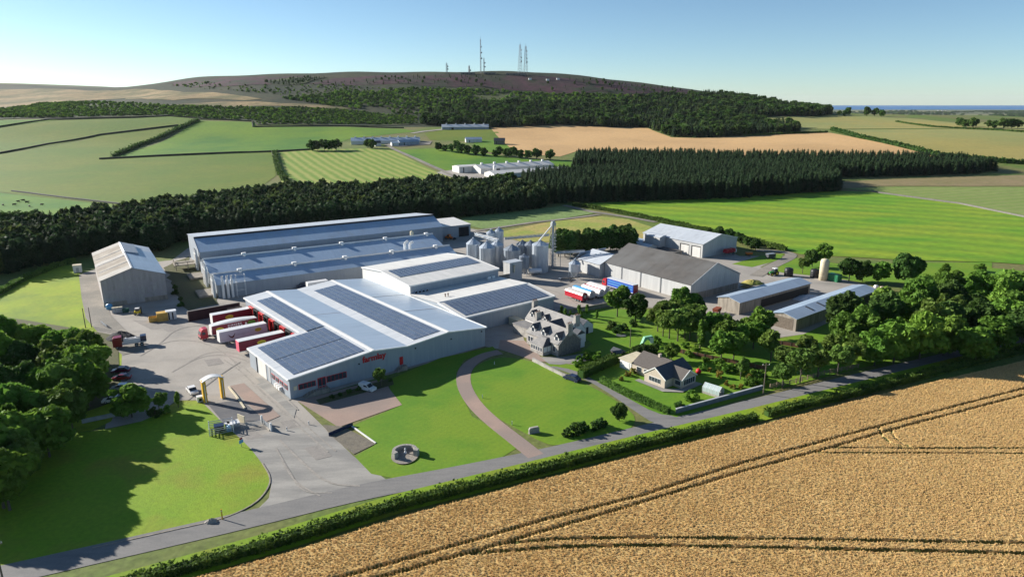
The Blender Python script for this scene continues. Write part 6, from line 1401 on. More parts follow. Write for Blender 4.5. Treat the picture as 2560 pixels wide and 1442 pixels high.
SPR = [conifer_mesh('crown', L_spruce, 200+i) for i in range(4)]
SPT = raw('trunk', MB().tube((0,0,-.03),(0,0,.35),.016,.01,6,False).v, MB().tube((0,0,-.03),(0,0,.35),.016,.01,6,False).f, M_bark)
SPW = SPR[:2]+[crown_mesh('crown', L_spruce, 340+i, 620, 22, base=-.02, size=.075, spread=.66) for i in range(3)]
vr_ = random.Random(21)
def tree(kind, loc, h, label, group=None, name='tree', cat='tree', sx=1.0, trunk=True):
    t = thing(name, label, cat, (loc[0], loc[1], tzf(*loc)-.05), vr_.uniform(0, 360), group)
    me = vr_.choice(CR[kind]); c = obj('crown', me, t); c.scale = (h*sx, h*sx, h)
    if trunk: b = obj('trunk', vr_.choice(TRK), t); b.scale = (h, h, h)
    return t
ORD = ['leftmost','second from the left','third from the left','fourth from the left','fifth from the left','sixth from the left','seventh from the left','eighth from the left','ninth from the left','tenth from the left','eleventh from the left','twelfth from the left','thirteenth from the left']
def nth(label, i, n):
    if n > 13: return label
    return label+', '+('rightmost' if i == n-1 else ORD[i])
def trees(kind, pts, h0, h1, label, group, name='tree', jit=1.0, sx=1.0, cat='tree', trunk=True):
    q = sorted([(p[0]+vr_.uniform(-jit, jit), p[1]+vr_.uniform(-jit, jit)) for p in pts], key=lambda p: p[0]/p[1])
    for i, p in enumerate(q): tree(kind, p, vr_.uniform(h0, h1), nth(label, i, len(q)), group, name, cat, sx, trunk)
# left wood
trees('wood', [(-144.44,170.74),(-136.71,171.89),(-129.23,172.77),(-121.1,171.89),(-113.95,170.74),(-108.57,169.03),(-133.26,157.38),(-127.52,158.38),(-120.18,157.88),(-112.89,156.64),(-107.4,157.38),(-102.36,155.9),(-123.78,143.65),(-117.52,144.5),(-110.77,144.07),(-104.26,143.23),(-100.2,144.07),(-96.96,144.5),(-113.42,131.18),(-107.24,130.82),(-102.12,131.36),(-97.28,130.82),(-94.64,132.26),(-105.88,120.18),(-100.62,120.49),(-95.69,120.18),(-92.65,120.8),(-98.64,110.68),(-93.72,110.95),(-90.43,111.49),(-92.49,102.17),(-88.57,102.88),(-86.58,103.47)], 9.5, 13.5, 'broad green tree in the dense wood at the left edge', 'trees of the left wood', 'broadleaf_tree', 1.2)
tree('wood', (-84.79,139.33), 7.6, 'lone round green tree at the lawn corner below the parked cars', None, 'broadleaf_tree', sx=1.35)
tree('dbush', (-79.92,139.93), 2.8, 'dark rounded bush right of the lone round tree', None, 'bush', 'bush')
tree('bush', (-78.29,141.56), 2.2, 'low bush between the round tree and the thin sapling', None, 'bush', 'bush')
tree('olive', (-79.95,141.98), 5.0, 'thin pale sapling behind the low bushes at the lawn corner', None, 'sapling')
tree('column', (-76.87,144.5), 4.2, 'thin dark sapling left of the white car', None, 'sapling')
# right wood
trees('wood', [(96.3,170.74),(103.28,172.77),(110.63,174.85),(118.44,177.28),(133.88,178.83),(143.52,182.97),(152.83,186.28),(93.64,181.04),(101.38,182.97),(108.92,184.29),(118.48,186.96),(128.31,189.71),(137.93,191.81),(148.25,194.69),(160.64,198.4),(97.63,194.69),(104.19,195.79),(113.25,196.9),(124.72,199.92),(134.78,202.24),(145.06,204.61),(155.55,207.04),(168.19,210.35),(118.59,209.51),(130.33,212.04),(141.02,214.63),(151.38,216.39),(163.85,219.07),(176.61,221.82),(141.3,226.55),(152.09,229.47),(162.5,231.46),(173.78,233.48),(188.12,235.53),(164.56,193.97),(179.88,213.76)], 10.0, 14.0, 'tall green tree in the wood beside the road at the right', 'trees of the right wood', 'broadleaf_tree', 1.5)
trees('olive', [(65.58,155.9),(71.01,158.38),(77.44,161.71),(83.35,164.62),(89.8,167.91),(80.03,172.77),(86.91,174.85),(93.35,175.75),(70.82,165.7)], 7.0, 9.5, 'yellow-green tree at the fenced front of the right wood', 'trees behind the verge fence', 'broadleaf_tree', 1.0, 1.15)
tree('wood', (123.82,172.77), 10.0, 'lone round tree standing on the roadside hedge at the right', None, 'broadleaf_tree', sx=1.2)
# farmyard trees
for px_k, (p, h, k, l) in enumerate((((118.77,270.92), 7, 'olive', 'brownish tree beside the green tractor and black tank'), ((127.43,282.08), 8, 'dark', 'dark tree behind the brownish one by the tractor'), ((134.81,286.49), 9.5, 'fresh', 'pale green tree behind the cream silo'), ((131.93,258.69), 9.5, 'wood', 'broad tree just right of the green container'), ((136.8,258.08), 9, 'dark', 'dark tree in the middle of the farmyard tree row'), ((142.42,256.86), 8.5, 'wood', 'green tree at the right of the farmyard tree row'), ((151,253.25), 13, 'dark', 'tall dark oval tree standing alone beyond the farmyard'))):
    tree(k, p, h, l, 'trees round the farmyard', 'broadleaf_tree', sx=1.1)
# garden trees
tree('fresh', (34.4,212.9), 10.5, 'big round tree hiding the tail of the blue lorry', None, 'broadleaf_tree', sx=1.25)
tree('dark', (39.49,208.27), 10.0, 'dark tree right of the big round garden tree', None, 'broadleaf_tree', sx=1.0)
tree('fresh', (54.4,209.51), 11.5, 'bright green tree before the corner of the brown-roofed store', None, 'broadleaf_tree', sx=1.1)
tree('dark', (58.65,209.51), 9.0, 'dark tree beside the bright green one at the store corner', None, 'broadleaf_tree')
trees('olive', [(44.14,198.4),(44.89,193.24),(47.09,191.81),(48.5,189.71),(50.89,191.81),(52.03,189.71),(48.08,200.69),(50.45,199.16),(55.6,197.65)], 8.5, 10.5, 'slender olive-green tree in the orchard grove', 'slender grove trees', 'garden_tree', .5, 1.2)
trees('fresh', [(56.23,172.77),(59.83,180.4),(59.75,173.65),(63.65,180.4),(67.85,186.28),(68.35,182.97),(73.13,191.81),(59.05,190.4),(63.48,188.67)], 8.0, 10.5, 'slender light-green tree on the garden lawn', 'slender lawn trees', 'garden_tree', .6, 1.15)
tree('column', (53.54,182.97), 9.0, 'narrow columnar poplar in front of the grove', None, 'garden_tree')
tree('olive', (69.86,172.77), 9.5, 'tall bare-stemmed tree before the long narrow shed', None, 'garden_tree')
tree('olive', (57.93,160.93), 6.5, 'grey feathery tree at the right of the bungalow garden', None, 'garden_tree', sx=.7)
trees('bush', [(52.45,172.77),(52.29,180.4),(41.96,187.64),(49.71,183.63),(53.51,167.07),(60.86,167.07),(48.7,177.28),(57.71,167.07)], 1.6, 2.8, 'small young tree planted on the garden lawn', 'young garden shrubs', 'shrub', .6, cat='shrub', trunk=False)
trees('column', [(15.96,212.9),(17.47,210.35),(19.25,211.62),(21.72,212.9),(24.78,214.63),(27.07,209.51),(22.56,209.51)], 2.5, 4.5, 'narrow young tree along the yard wall', 'young trees by the yard wall', 'garden_tree', .4)
trees('dbush', [(30.98,200.69),(32.27,196.9),(34.82,199.92),(38.01,203.42)], 2.0, 3.2, 'dark shrub round the garden pond', 'shrubs by the pond', 'shrub', .4, cat='shrub', trunk=False)
tree('fresh', (43.24,173.65), 5.5, 'round green tree behind the bungalow roof', None, 'garden_tree', sx=1.3)
trees('dark', [(36.98,178.51),(39.79,179.77),(35.09,176.66)], 3.0, 4.2, 'dark shrub mass behind the bungalow garage', 'shrubs behind the garage', 'shrub', .4, 1.4, 'shrub')
trees('bush', [(18.6,172.77),(20.22,174.85),(21.85,176.66),(17.04,169.88),(22.89,174.25)], 2.0, 3.0, 'green shrub at the gable of the stone farmhouse', 'shrubs by the farmhouse gable', 'shrub', .5, cat='shrub', trunk=False)
trees('fbush', [(29.56,163.02),(31.22,164.35),(27.31,160.41),(53.21,157.38),(54.58,155.42),(52.98,161.71),(51.55,165.7),(55.9,154.93),(59.69,160.41)], 1.2, 2.2, 'golden flowering shrub in the bungalow garden', 'flowering garden shrubs', 'shrub', .4, cat='shrub', trunk=False)
trees('bush', [(58.93,164.35),(58.84,157.88),(61.64,161.71),(56.24,165.7),(55.38,169.88),(42.48,148.43),(61.51,158.38),(50.36,167.07),(64.15,163.02)], 1.6, 3.4, 'green shrub at the edge of the bungalow garden', 'green garden shrubs', 'shrub', .5, cat='shrub', trunk=False)
tree('dbush', (38.51,143.65), 2.4, 'dark rounded bush at the end of the garden wall', None, 'bush', 'bush')
trees('dbush', [(11.79,130.46),(13.58,131.54),(15.55,132.63),(18.08,133.74),(19.56,135.24)], 1.8, 3.4, 'dark bush in the row on the lawn by the junction', 'bushes by the junction', 'bush', .4, cat='bush')
tree('dark', (23.65,137.55), 4.6, 'dark round bush tree at the tip of the right lawn', None, 'bush', 'bush', sx=1.0)
tree('olive', (-32.35,155.9), 5.2, 'small tree against the warehouse front beside the white van', None, 'garden_tree', sx=1.0)
trees('dbush', [(-42.82,149.78),(-41.14,150.69),(-39.46,152.55),(-37.74,153.97),(-36.29,155.9),(-30.77,159.9),(-33.34,154.93)], 1.0, 1.6, 'low dark shrub in the bed along the warehouse front', 'shrubs along the warehouse front', 'shrub', .3, cat='shrub', trunk=False)
# evergreen belt behind the silos, shrubs by the machinery shed
trees('dark', [(21.03,302.18),(24.05,303.84),(27.1,305.52),(30.11,306.36),(33.22,308.06),(36.27,308.92),(39.44,310.65),(42.53,311.52),(45.63,312.39),(48.76,313.27),(51.89,314.16),(55.2,315.94),(22.95,308.92),(29.1,311.52),(35.35,314.16),(41.7,316.84),(48.15,319.57),(54.33,322.34)], 10.5, 12.5, 'dark tree in the tight evergreen belt behind the silos', 'evergreen belt', 'evergreen_tree', .5, 1.15)
trees('dark', [(101.92,349.5),(105.87,345.21),(110.13,341.01),(112.85,334.9),(113.59,323.28),(114.55,315.94),(113.52,328.99)], 4.5, 7.5, 'dark tree behind the machinery shed gable', 'trees behind the machinery shed', 'broadleaf_tree', .6, 1.2)
trees('bush', [(200.99,268.26),(199.54,260.55),(193.2,273.63),(184.2,248.6),(187.19,257.47)], 2.0, 4.0, 'pale bush on the rough ground beyond the right wood', 'bushes on the rough ground', 'bush', .8, cat='bush')
trees('dbush', [(-122.88,240.28),(-118.04,232.47),(-113.61,225.11),(-127.43,248.6)], 1.5, 2.5, 'dark bush on the waste ground right of the stained barn', 'bushes on the waste ground', 'bush', .6, cat='bush')
# far trees
trees('far', [(-232,810.8),(-227.2,814),(-221,813.6),(-214.4,809.8),(-209.6,812.9),(-205.7,816)], 12, 14, 'dark tree in the clump left of the far blue-roofed shed', 'far clump', 'broadleaf_tree', 2, 1.2)
trees('far', [(-87.9,812.4),(-77.9,805.5),(-69.6,795.4),(-66.5,826.3),(-55.2,785.4),(-48.5,778.8),(-39.9,769.1),(-29.9,762.8),(-21,759.6),(-12.5,772.3),(-5.2,756.4),(1.7,753.2),(18,743.8),(25.7,740.7),(39.9,734.5),(6.9,747),(-166.6,827.7),(-174.6,831.6)], 8, 13, 'round tree in the line beside the far green field', 'far hedgerow trees', 'broadleaf_tree', 3, 1.2)
trees('far', [(674.6,1059.9),(666.5,1031.8),(663.9,1013.2),(694.4,1022.5),(698.1,1012.5),(703.8,1002.3),(716,1001.8),(724.9,1001.5)], 10, 16, 'tree round the far farm at the right', 'far farm trees', 'broadleaf_tree', 2, 1.3)
trees('far', [(584.1,1257),(594.6,1258),(608.3,1271.8),(634.3,1259.9),(647.7,1252.4),(652.3,1240.6)], 9, 18, 'tree on the ridge end left of the sea view', 'ridge end trees', 'broadleaf_tree', 2, 1.0)
trees('far', [(-8,546.7),(-1.6,555.6),(12.8,546.7),(20.4,537.9),(-17.3,537.9)], 10, 13, 'round tree below the far white sheds', 'trees below the white sheds', 'broadleaf_tree', 2, 1.2)
# ---------------------------------------------------------------- hedges
def hedge(label, line, w, h, m, dens=11, size=.22, name='hedge', rag=.3, seed=1, cat='hedge'):
    rg = np.random.default_rng(seed); segs = [(np.array(a), np.array(b)) for a, b in zip(line, line[1:])]
    Ls = np.array([np.linalg.norm(b-a) for a, b in segs]); n = int(Ls.sum()*(w+2*h)*dens)
    k = rg.choice(len(segs), n, p=Ls/Ls.sum()); s = rg.random(n)
    A = np.array([q[0] for q in segs])[k]; B = np.array([q[1] for q in segs])[k]; D = (B-A)/Ls[k][:, None]; Nn = np.stack([-D[:, 1], D[:, 0]], 1)
    base = A+(B-A)*s[:, None]
    u = rg.random(n)*(w+2*h); lump = 1+rag*.6*np.sin(base[:, 0]*.9+base[:, 1]*.7)*np.sin(base[:, 0]*.37+1.0)+rag*rg.normal(size=n)*.25
    side = np.where(u < h, -1, np.where(u > h+w, 1, 0)); off = np.where(side == 0, (u-h-w/2), side*w/2)
    z = np.where(side == 0, h, np.where(side < 0, u, u-h-w))
    off = off*(1-.25*(z/h)*np.abs(side))*lump; z = z*lump*rg.uniform(.92, 1.04, n)
    XY = base+Nn*off[:, None]; o = XY.mean(0); zb = tz(XY[:, 0], XY[:, 1]); z0 = tzf(*o)
    C = np.stack([XY[:, 0]-o[0], XY[:, 1]-o[1], zb+z-z0], 1)
    Nrm = np.stack([Nn[:, 0]*side, Nn[:, 1]*side, (side == 0)*1.0], 1)
    t = thing(name, label, cat, (o[0], o[1], z0))
    obj('foliage', leaf_mesh('foliage', C, size*rg.uniform(.7, 1.4, n), m, rg, Nrm), t)
    # solid dark core added inside to stop light leaking through
    V = []; Fc = []; rb = ribbon_pts(line, w*.62); N_ = len(line)
    for i in range(N_):
        for sd in (rb[i], rb[2*N_-1-i]):
            g = tzf(*line[i])-z0; V += [(sd[0]-o[0], sd[1]-o[1], g-.2), (sd[0]-o[0], sd[1]-o[1], g+h*.82)]
    Fc = [(0,1,3,2), (4*N_-4,4*N_-2,4*N_-1,4*N_-3)]
    for i in range(N_-1):
        b = 4*i; Fc += [(b,b+4,b+5,b+1),(b+2,b+3,b+7,b+6),(b+1,b+5,b+7,b+3)]
    obj('dark_core', raw('dark_core', V, Fc, L_dark), t)
    return t
hedge('long ragged roadside hedge between the road and the wheat', [(-56.69,83.74),(-48.13,87.84),(-36.88,93.89),(-19.45,104.31),(1.5,113.98),(26.08,125.64),(42.84,133),(53.97,137.95)], 2.1, 1.7, L_hedge, 14, .2, seed=3)
hedge('ragged roadside hedge beyond the gap, running past the right wood', [(56.75,139.53),(66.19,144.07),(83.8,151.85),(118.75,169.03),(143.94,180.4),(168.84,191.81)], 2.1, 1.7, L_hedge, 13, .2, seed=4)
hedge('clipped green hedge along the bungalow drive', [(22.3,159.14),(26.97,151.85),(31.59,145.79),(35.39,141.15)], 1.6, 1.5, L_clip, 22, .14, rag=.06, seed=5)
hedge('tall dark hedge between the farmhouse and the bungalow drive', [(17.53,161.71),(23.19,167.91),(28.75,173.36)], 2.4, 2.4, L_hedge, 16, .18, rag=.12, seed=6)
hedge('dark low hedge behind the bungalow garage', [(28.75,173.36),(34.21,176.66),(40.16,178.83)], 1.6, 1.8, L_hedge, 14, .18, seed=7)
hedge('dark hedge along the near edge of the big green field', [(41.1,459.4),(61.54,435.18),(86.39,394.61),(106.51,358.4),(121.77,328.99),(128.8,314.16)], 2.2, 2.2, L_hedge, 7, .35, seed=8)
hedge('hedge between the barley and the pale ripening field at the right', [(452,989.1),(434.5,871.7),(451.4,731.1),(491.5,696.7),(533.2,677.1)], 5, 4.0, L_dark, 1.2, .9, seed=9)
hedge('broken hedge along the upper edge of the vivid green field', [(-440.9,767.2),(-461.9,864.6),(-465.6,958),(-465.4,1043.1)], 4, 3.0, L_dark, 1.6, .8, seed=10, rag=.9)
hedge('low hedge line below the barley at the forest corner', [(308.3,928.4),(366.9,943.1),(429.1,952.5)], 3, 2.2, L_dark, 1.6, .8, seed=11)
hedge('bushy hedge between olive pasture and striped field', [(-273.6,799.6),(-240.8,707.9),(-212.6,631.2),(-194.7,588.8)], 4, 2.6, L_dark, 2.0, .7, seed=12, rag=.7)
hedge('dark hedge at the lower edge of the cattle field', [(-316,398.75),(-296.38,404.41),(-283.96,407.3)], 5, 4.0, L_dark, 2.5, .6, seed=13)
hedge('pale hedge across the far field right of the farm', [(626.1,1145.4),(621.9,1038.2),(665,970.1),(693,890.4)], 3, 2, L_dark, 1.2, .9, seed=14)
hedge('scrubby strip along the meadow edge under the conifers', [(-187.29,225.11),(-187.54,238.68),(-192.44,260.55),(-193.69,282.08),(-192.06,291.81)], 2.5, 1.6, L_olive, 8, .3, seed=15)
# ---------------------------------------------------------------- scattered masses
def inside(poly, X, Y):
    p = np.array(poly); r = np.zeros(len(X), bool); n = len(p); j = n-1
    for i in range(n):
        c = ((p[i, 1] > Y) != (p[j, 1] > Y)) & (X < (p[j, 0]-p[i, 0])*(Y-p[i, 1])/(p[j, 1]-p[i, 1]+1e-12)+p[i, 0]); r ^= c; j = i
    return r
def grid_pts(poly, step, seed, jit=.42):
    p = np.array(poly); rg = np.random.default_rng(seed); x0, y0 = p.min(0); x1, y1 = p.max(0)
    X, Y = np.meshgrid(np.arange(x0, x1, step), np.arange(y0, y1, step)); X = X.ravel()+rg.uniform(-jit, jit, X.size)*step; Y = Y.ravel()+rg.uniform(-jit, jit, Y.size)*step
    k = inside(poly, X, Y); return np.stack([X[k], Y[k]], 1)
GN = {}
def scatter_group(key, meshes):
    if key in GN: return GN[key]
    co = bpy.data.collections.new('source_'+key)
    for i, me in enumerate(meshes):
        o = bpy.data.objects.new('source_tree', me); co.objects.link(o)
    ng = bpy.data.node_groups.new('scatter_'+key, 'GeometryNodeTree')
    ng.interface.new_socket('Geometry', in_out='INPUT', socket_type='NodeSocketGeometry'); ng.interface.new_socket('Geometry', in_out='OUTPUT', socket_type='NodeSocketGeometry')
    N = ng.nodes; gi_, go = N.new('NodeGroupInput'), N.new('NodeGroupOutput'); ip = N.new('GeometryNodeInstanceOnPoints'); ci = N.new('GeometryNodeCollectionInfo')
    ci.inputs['Collection'].default_value = co; ci.inputs['Separate Children'].default_value = True; ci.inputs['Reset Children'].default_value = True
    sc = N.new('GeometryNodeInputNamedAttribute'); sc.data_type = 'FLOAT_VECTOR'; sc.inputs['Name'].default_value = 'sc'
    ro = N.new('GeometryNodeInputNamedAttribute'); ro.data_type = 'FLOAT_VECTOR'; ro.inputs['Name'].default_value = 'rot'
    ix = N.new('GeometryNodeInputNamedAttribute'); ix.data_type = 'INT'; ix.inputs['Name'].default_value = 'idx'
    ip.inputs['Pick Instance'].default_value = True; K = ng.links.new
    K(gi_.outputs[0], ip.inputs['Points']); K(ci.outputs[0], ip.inputs['Instance']); K(sc.outputs['Attribute'], ip.inputs['Scale']); K(ro.outputs['Attribute'], ip.inputs['Rotation']); K(ix.outputs['Attribute'], ip.inputs['Instance Index']); K(ip.outputs[0], go.inputs[0])
    GN[key] = ng; return ng
def scatter(name, label, cat, pts, h0, h1, key, meshes, seed=1, wide=1.0):
    rg = np.random.default_rng(seed); n = len(pts); z = tz(pts[:, 0], pts[:, 1]); me = bpy.data.meshes.new(name)
    me.vertices.add(n); me.vertices.foreach_set('co', np.stack([pts[:, 0], pts[:, 1], z], 1).astype(np.float32).ravel())
    h = rg.uniform(h0, h1, n); w = h*wide*rg.uniform(.85, 1.15, n)
    a = me.attributes.new('sc', 'FLOAT_VECTOR', 'POINT'); a.data.foreach_set('vector', np.stack([w, w, h], 1).astype(np.float32).ravel())
    a = me.attributes.new('rot', 'FLOAT_VECTOR', 'POINT'); a.data.foreach_set('vector', np.stack([rg.normal(0, .03, n), rg.normal(0, .03, n), rg.uniform(0, 6.28, n)], 1).astype(np.float32).ravel())
    a = me.attributes.new('idx', 'INT', 'POINT'); a.data.foreach_set('value', rg.integers(0, len(meshes), n).astype(np.int32))
    o = bpy.data.objects.new(name, me); link(o); o['kind'] = 'stuff'; o['label'] = label; o['category'] = cat
    md = o.modifiers.new('scatter', 'NODES'); md.node_group = scatter_group(key, meshes); return o
PL_W = [(-220.83,260.55),(-206.53,266.94),(-203.62,279.21),(-197.29,285.01),(-192.22,303.84),(-176.74,310.65),(-164.52,314.16),(-164.45,338.95),(-125.06,363.01),(-86.71,385.24),(-55.73,410.23),(-38.24,404.41),(-19.65,416.2),(24.4,450.5),(24.7,489.1),(-12.2,521),(-55.7,529.4),(-85.3,521),(-110.7,496.9),(-157.2,496.8),(-168,485.3),(-185,463),(-208.27,425.49),(-228.05,393.24),(-249.85,356.13),(-260.09,341.01),(-274.97,328.99)]
PL_R1 = [(25.2,466.7),(61.5,475.9),(148.6,487.2),(252.7,529.6),(270.2,565.1),(265,599.1),(225.3,625.5),(153.9,630.9),(76.7,598.9),(41.1,588.8),(6.5,555.6),(14.8,504.8)]
PL_R2 = [(58.6,664.4),(104.3,641.9),(153.9,630.9),(223.4,620.1),(270.7,604.2),(367.6,620.1),(431.7,635.5),(456.2,649.9),(444.8,686.3),(413,700.4),(295.7,710.4),(177.3,731),(94.6,745),(67.3,728)]
pw = grid_pts(PL_W, 3.7, 1); p1_ = grid_pts(PL_R1, 4.2, 2); p2_ = grid_pts(PL_R2, 4.6, 3)
allp = np.concatenate([pw, p1_, p2_]); reg = np.repeat([0, 1, 2], [len(pw), len(p1_), len(p2_)])
# the front ranks that show largest become trees of their own
dist = np.hypot(allp[:, 0], allp[:, 1]); vis = np.abs(allp[:, 0]) < allp[:, 1]*.77
ang_b = np.round(np.arctan2(allp[:, 0], allp[:, 1])*220).astype(int); front = np.zeros(len(allp), bool)
for b in np.unique(ang_b[vis]):
    k = np.where((ang_b == b) & vis & (reg == 0))[0]
    if len(k): front[k[np.argsort(dist[k])[:2]]] = True
order = np.where(front)[0]; order = order[np.argsort(dist[order])][:300]
sel = np.zeros(len(allp), bool); sel[order] = True
for i in order:
    x, y = allp[i]; h = vr_.uniform(9.5, 13.0)
    t = thing('conifer_tree', 'dark conifer in the front ranks of the plantation behind the sheds', 'tree', (float(x), float(y), tzf(x, y)), vr_.uniform(0, 360), 'front ranks of the plantation')
    c = obj('crown', vr_.choice(SPW), t); c.scale = (h*1.1, h*1.1, h); b = obj('trunk', SPT, t); b.scale = (h, h, h)
scatter('conifer_plantation', 'dark conifer plantation behind the long sheds', 'wood', allp[(reg == 0) & ~sel], 10.0, 13.5, 'mixed', SPW+[crown_mesh('crown', L_larch, 330+i, 520, 20, base=.02, size=.085, spread=.75) for i in range(2)], 5, 1.08)
scatter('conifer_plantation', 'dark conifer block at the edge of the big green field', 'wood', allp[reg == 1], 13.5, 16.0, 'spruce', SPR, 6, 1.0)
scatter('conifer_plantation', 'dark conifer strip below the barley field', 'wood', allp[reg == 2], 11.5, 14.5, 'spruce', SPR, 7, 1.05)
hf = [(-144,1074.7),(-47.6,1043.7),(-26.2,1044.5),(73.4,1072.4),(203.9,1050.8),(213.5,932.2),(247,917.5),(319.9,931.5),(395.5,960.9),(414.7,1023.2),(392.7,1112.3),(376,1160.2),(462.8,1197.8),(575.8,1270.4),(4769.2,10785.2),(588.6,1484.7),(540.3,1542),(504.6,1568.4),(427.4,1455.1),(324.8,1367.8),(239.1,1320.7),(163.1,1310.6),(87,1281.8),(14.6,1286.7),(-57.2,1263.5),(-111.7,1232.3),(-141,1182.8)]
hp = grid_pts(hf, 8.0, 8)
HM = [conifer_mesh('crown', L_spruce, 300+i, 8, 7, .24) for i in range(2)]+[conifer_mesh('crown', L_larch, 310, 8, 7, .26)]+CR['far'][:1]
scatter('hill_forest', 'dark mixed forest on the lower slope of the hill', 'wood', hp, 9, 17, 'hill', HM, 9, 1.25)
up = [(216.9,1371.4),(343.5,1449.2),(459.9,1568.5),(528.4,1559.3),(560.3,1500.4),(600.9,1473),(5032.2,11381.6),(588.6,1484.7),(478.4,1485.2),(319.8,1346)]
scatter('hill_forest', 'dark forest on the right shoulder of the hill', 'wood', grid_pts(up, 8.0, 10), 10, 16, 'hill', HM, 11, 1.25)
SB = [crown_mesh('crown', L_wood, 160, 90, 8, base=-.3, spread=1.8, size=.22), crown_mesh('crown', L_dark, 161, 90, 8, base=-.3, spread=1.8, size=.22)]
def thin(p, seed, frac, sc=90.0):
    rg = np.random.default_rng(seed); f = .5+.5*np.sin(p[:, 0]/sc+seed)*np.sin(p[:, 1]/sc*1.3+seed*2)+rg.normal(0, .18, len(p)); return p[f > 1-frac]
s1 = [(-817.3,1056.8),(-894,1176.2),(-905.7,1357.3),(-694.6,1253.7),(-579.2,1190),(-473.7,1161.7),(-369.7,1165.6),(-268.5,1183.7),(-157.2,1152.3),(-145,1082.8),(-240.6,1055.4),(-372,1019.7),(-383.1,1051.6),(-468.7,1056.4),(-531.7,1088.4),(-681.9,1061.4)]
scatter('gorse_scrub', 'dark gorse scrub along the foot of the hill', 'scrub', thin(grid_pts(s1, 5.2, 12), 3, .95), 1.8, 4.5, 'scrub', SB, 12)
s2 = [(-408.2,1246.9),(-331.1,1336.2),(-219.7,1395.2),(-63.8,1417.7),(95,1404.5),(223.7,1416.6),(336.8,1419.8),(312.1,1345.5),(87,1281.8),(-57.2,1263.5),(-125.1,1226),(-158.1,1159.9),(-237.2,1195.3),(-329.3,1212.7)]
scatter('hill_scrub', 'patchy scrub and young trees on the middle of the hill', 'scrub', thin(grid_pts(s2, 7.5, 13), 5, .85, 60), 2.0, 6.5, 'scrub', SB, 13)
s3 = [(-502.3,1444.2),(-453.3,1498.6),(-390.5,1515.8),(-418,1432.1),(-459.8,1411.3)]
scatter('hill_scrub', 'dark young tree patch on the left hilltop', 'scrub', grid_pts(s3, 8, 14), 3, 7, 'hill', HM, 14)
s4 = [(-404.3,1440.7),(-270.8,1511.6),(17.2,1539.9),(147.8,1551.7),(317.1,1567.4),(425.6,1573.8),(258.6,1433.3),(16.1,1431.4),(-223.6,1422)]
scatter('hilltop_trees', 'scattered dark trees among the heather', 'scrub', thin(grid_pts(s4, 15, 15), 7, .55, 70), 3, 8, 'hill', HM, 15)
s6 = [(-738.7,1529.2),(-635.1,1489.5),(-517.5,1441.3),(-418,1432.1),(-336.2,1425.2),(-251.6,1398),(-331.1,1336.2),(-418.9,1281.1),(-506.3,1322.4),(-619,1411.2)]
scatter('hill_scrub', 'low dark scrub on the left shoulder of the hill', 'scrub', thin(grid_pts(s6, 11, 18), 11, .6, 80), 1.5, 4.0, 'scrub', SB, 18)
s5 = [(-1054.3,1482.7),(-1078.2,1569.2),(-1009.9,1588.2),(-955.8,1633.8),(-839.5,1521.9),(-919.9,1484),(-977.8,1443.4)]
scatter('moor_bushes', 'scattered bushes on the left moor', 'scrub', thin(grid_pts(s5, 60, 16), 9, .3, 200), 4, 9, 'scrub', SB, 16)
# coastal plain woods
rg_ = np.random.default_rng(77); cl = []
for k in range(60):
    y = rg_.uniform(3500, 9500); x = y*rg_.uniform(.38, .80); m_ = rg_.integers(10, 34); cl.append(np.stack([x+rg_.normal(0, 110, m_), y+rg_.normal(0, 26, m_)], 1))
scatter('coastal_woods', 'far woods on the coastal plain below the sea horizon', 'wood', np.concatenate(cl), 12, 22, 'far', CR['far'], 17, 2.2)
rg_ = np.random.default_rng(78)
cpts = [(float(y*rg_.uniform(.46, .76)), float(y)) for y in np.sort(rg_.uniform(7500, 10500, 12))]
cpts.sort(key=lambda p: p[0]/p[1])
for k, (x, y) in enumerate(cpts):
    t = thing('far_house', nth('tiny pale house on the coastal plain', k, 12), 'house', (x, y, tzf(x, y)), rg_.uniform(-30, 30), 'far houses near the coast'); w = float(rg_.uniform(8, 16))
    MB().box(-w,w,-6,6,-1,6).build('wall', M_harl, t); MB().prism([(-6.5,6),(0,10),(6.5,6)], 'u', -w-.5, w+.5).build('roof', M_slate, t)
# ---------------------------------------------------------------- wheat
wp = [(-54.15,82.25),(-47.12,85.62),(-34.88,91.61),(-18.93,101.01),(1.46,110.95),(25.44,122.06),(53.77,134.86),(81.9,147.98),(114.62,162.49),(161.75,182.97)]+[(230,170),(230,60),(-75,60)]
ST = 0.27
wx = np.arange(-78, 185, ST); wy = np.arange(62, 190, ST); X, Y = np.meshgrid(wx, wy); nx_w = len(wx)
m_in = inside(wp, X.ravel(), Y.ravel()).reshape(X.shape) & (np.abs(X) < Y*.82+14)
def seg_dist(line):
    d = np.full(X.shape, 1e9)
    for a, b in zip(line, line[1:]):
        ax, ay = a; dx, dy = b[0]-ax, b[1]-ay; t_ = np.clip(((X-ax)*dx+(Y-ay)*dy)/(dx*dx+dy*dy), 0, 1); d = np.minimum(d, np.hypot(X-ax-t_*dx, Y-ay-t_*dy))
    return d
TL = [[(-28.92,83.74),(-22.87,86.5),(-4.18,95.12),(4.67,99.43),(22.7,106.91),(44.02,118.05),(79.3,133.93),(124.66,153.73),(146.17,163.55)], [(-23.14,83.74),(-17.49,86.32),(-3.77,92.49),(1.93,95.12),(22.3,104.68),(43.03,114.98),(62.71,123.66),(81,132.26),(121.96,150.01),(142.83,159.39)],
      [(-2.53,93.29),(7.67,94.5),(20.53,94.92),(46.03,94.5),(81.09,93.49),(89.72,93.19)], [(-6.19,90.93),(7.53,92.49),(20.16,92.89),(45.09,92.19),(79.24,90.93),(87.6,90.54)],
      [(63,124.31),(82.19,123.99),(103.15,123.99),(114.43,123.99)], [(59.69,122.22),(81.08,122.06),(101.64,121.9),(112.75,121.9)]]
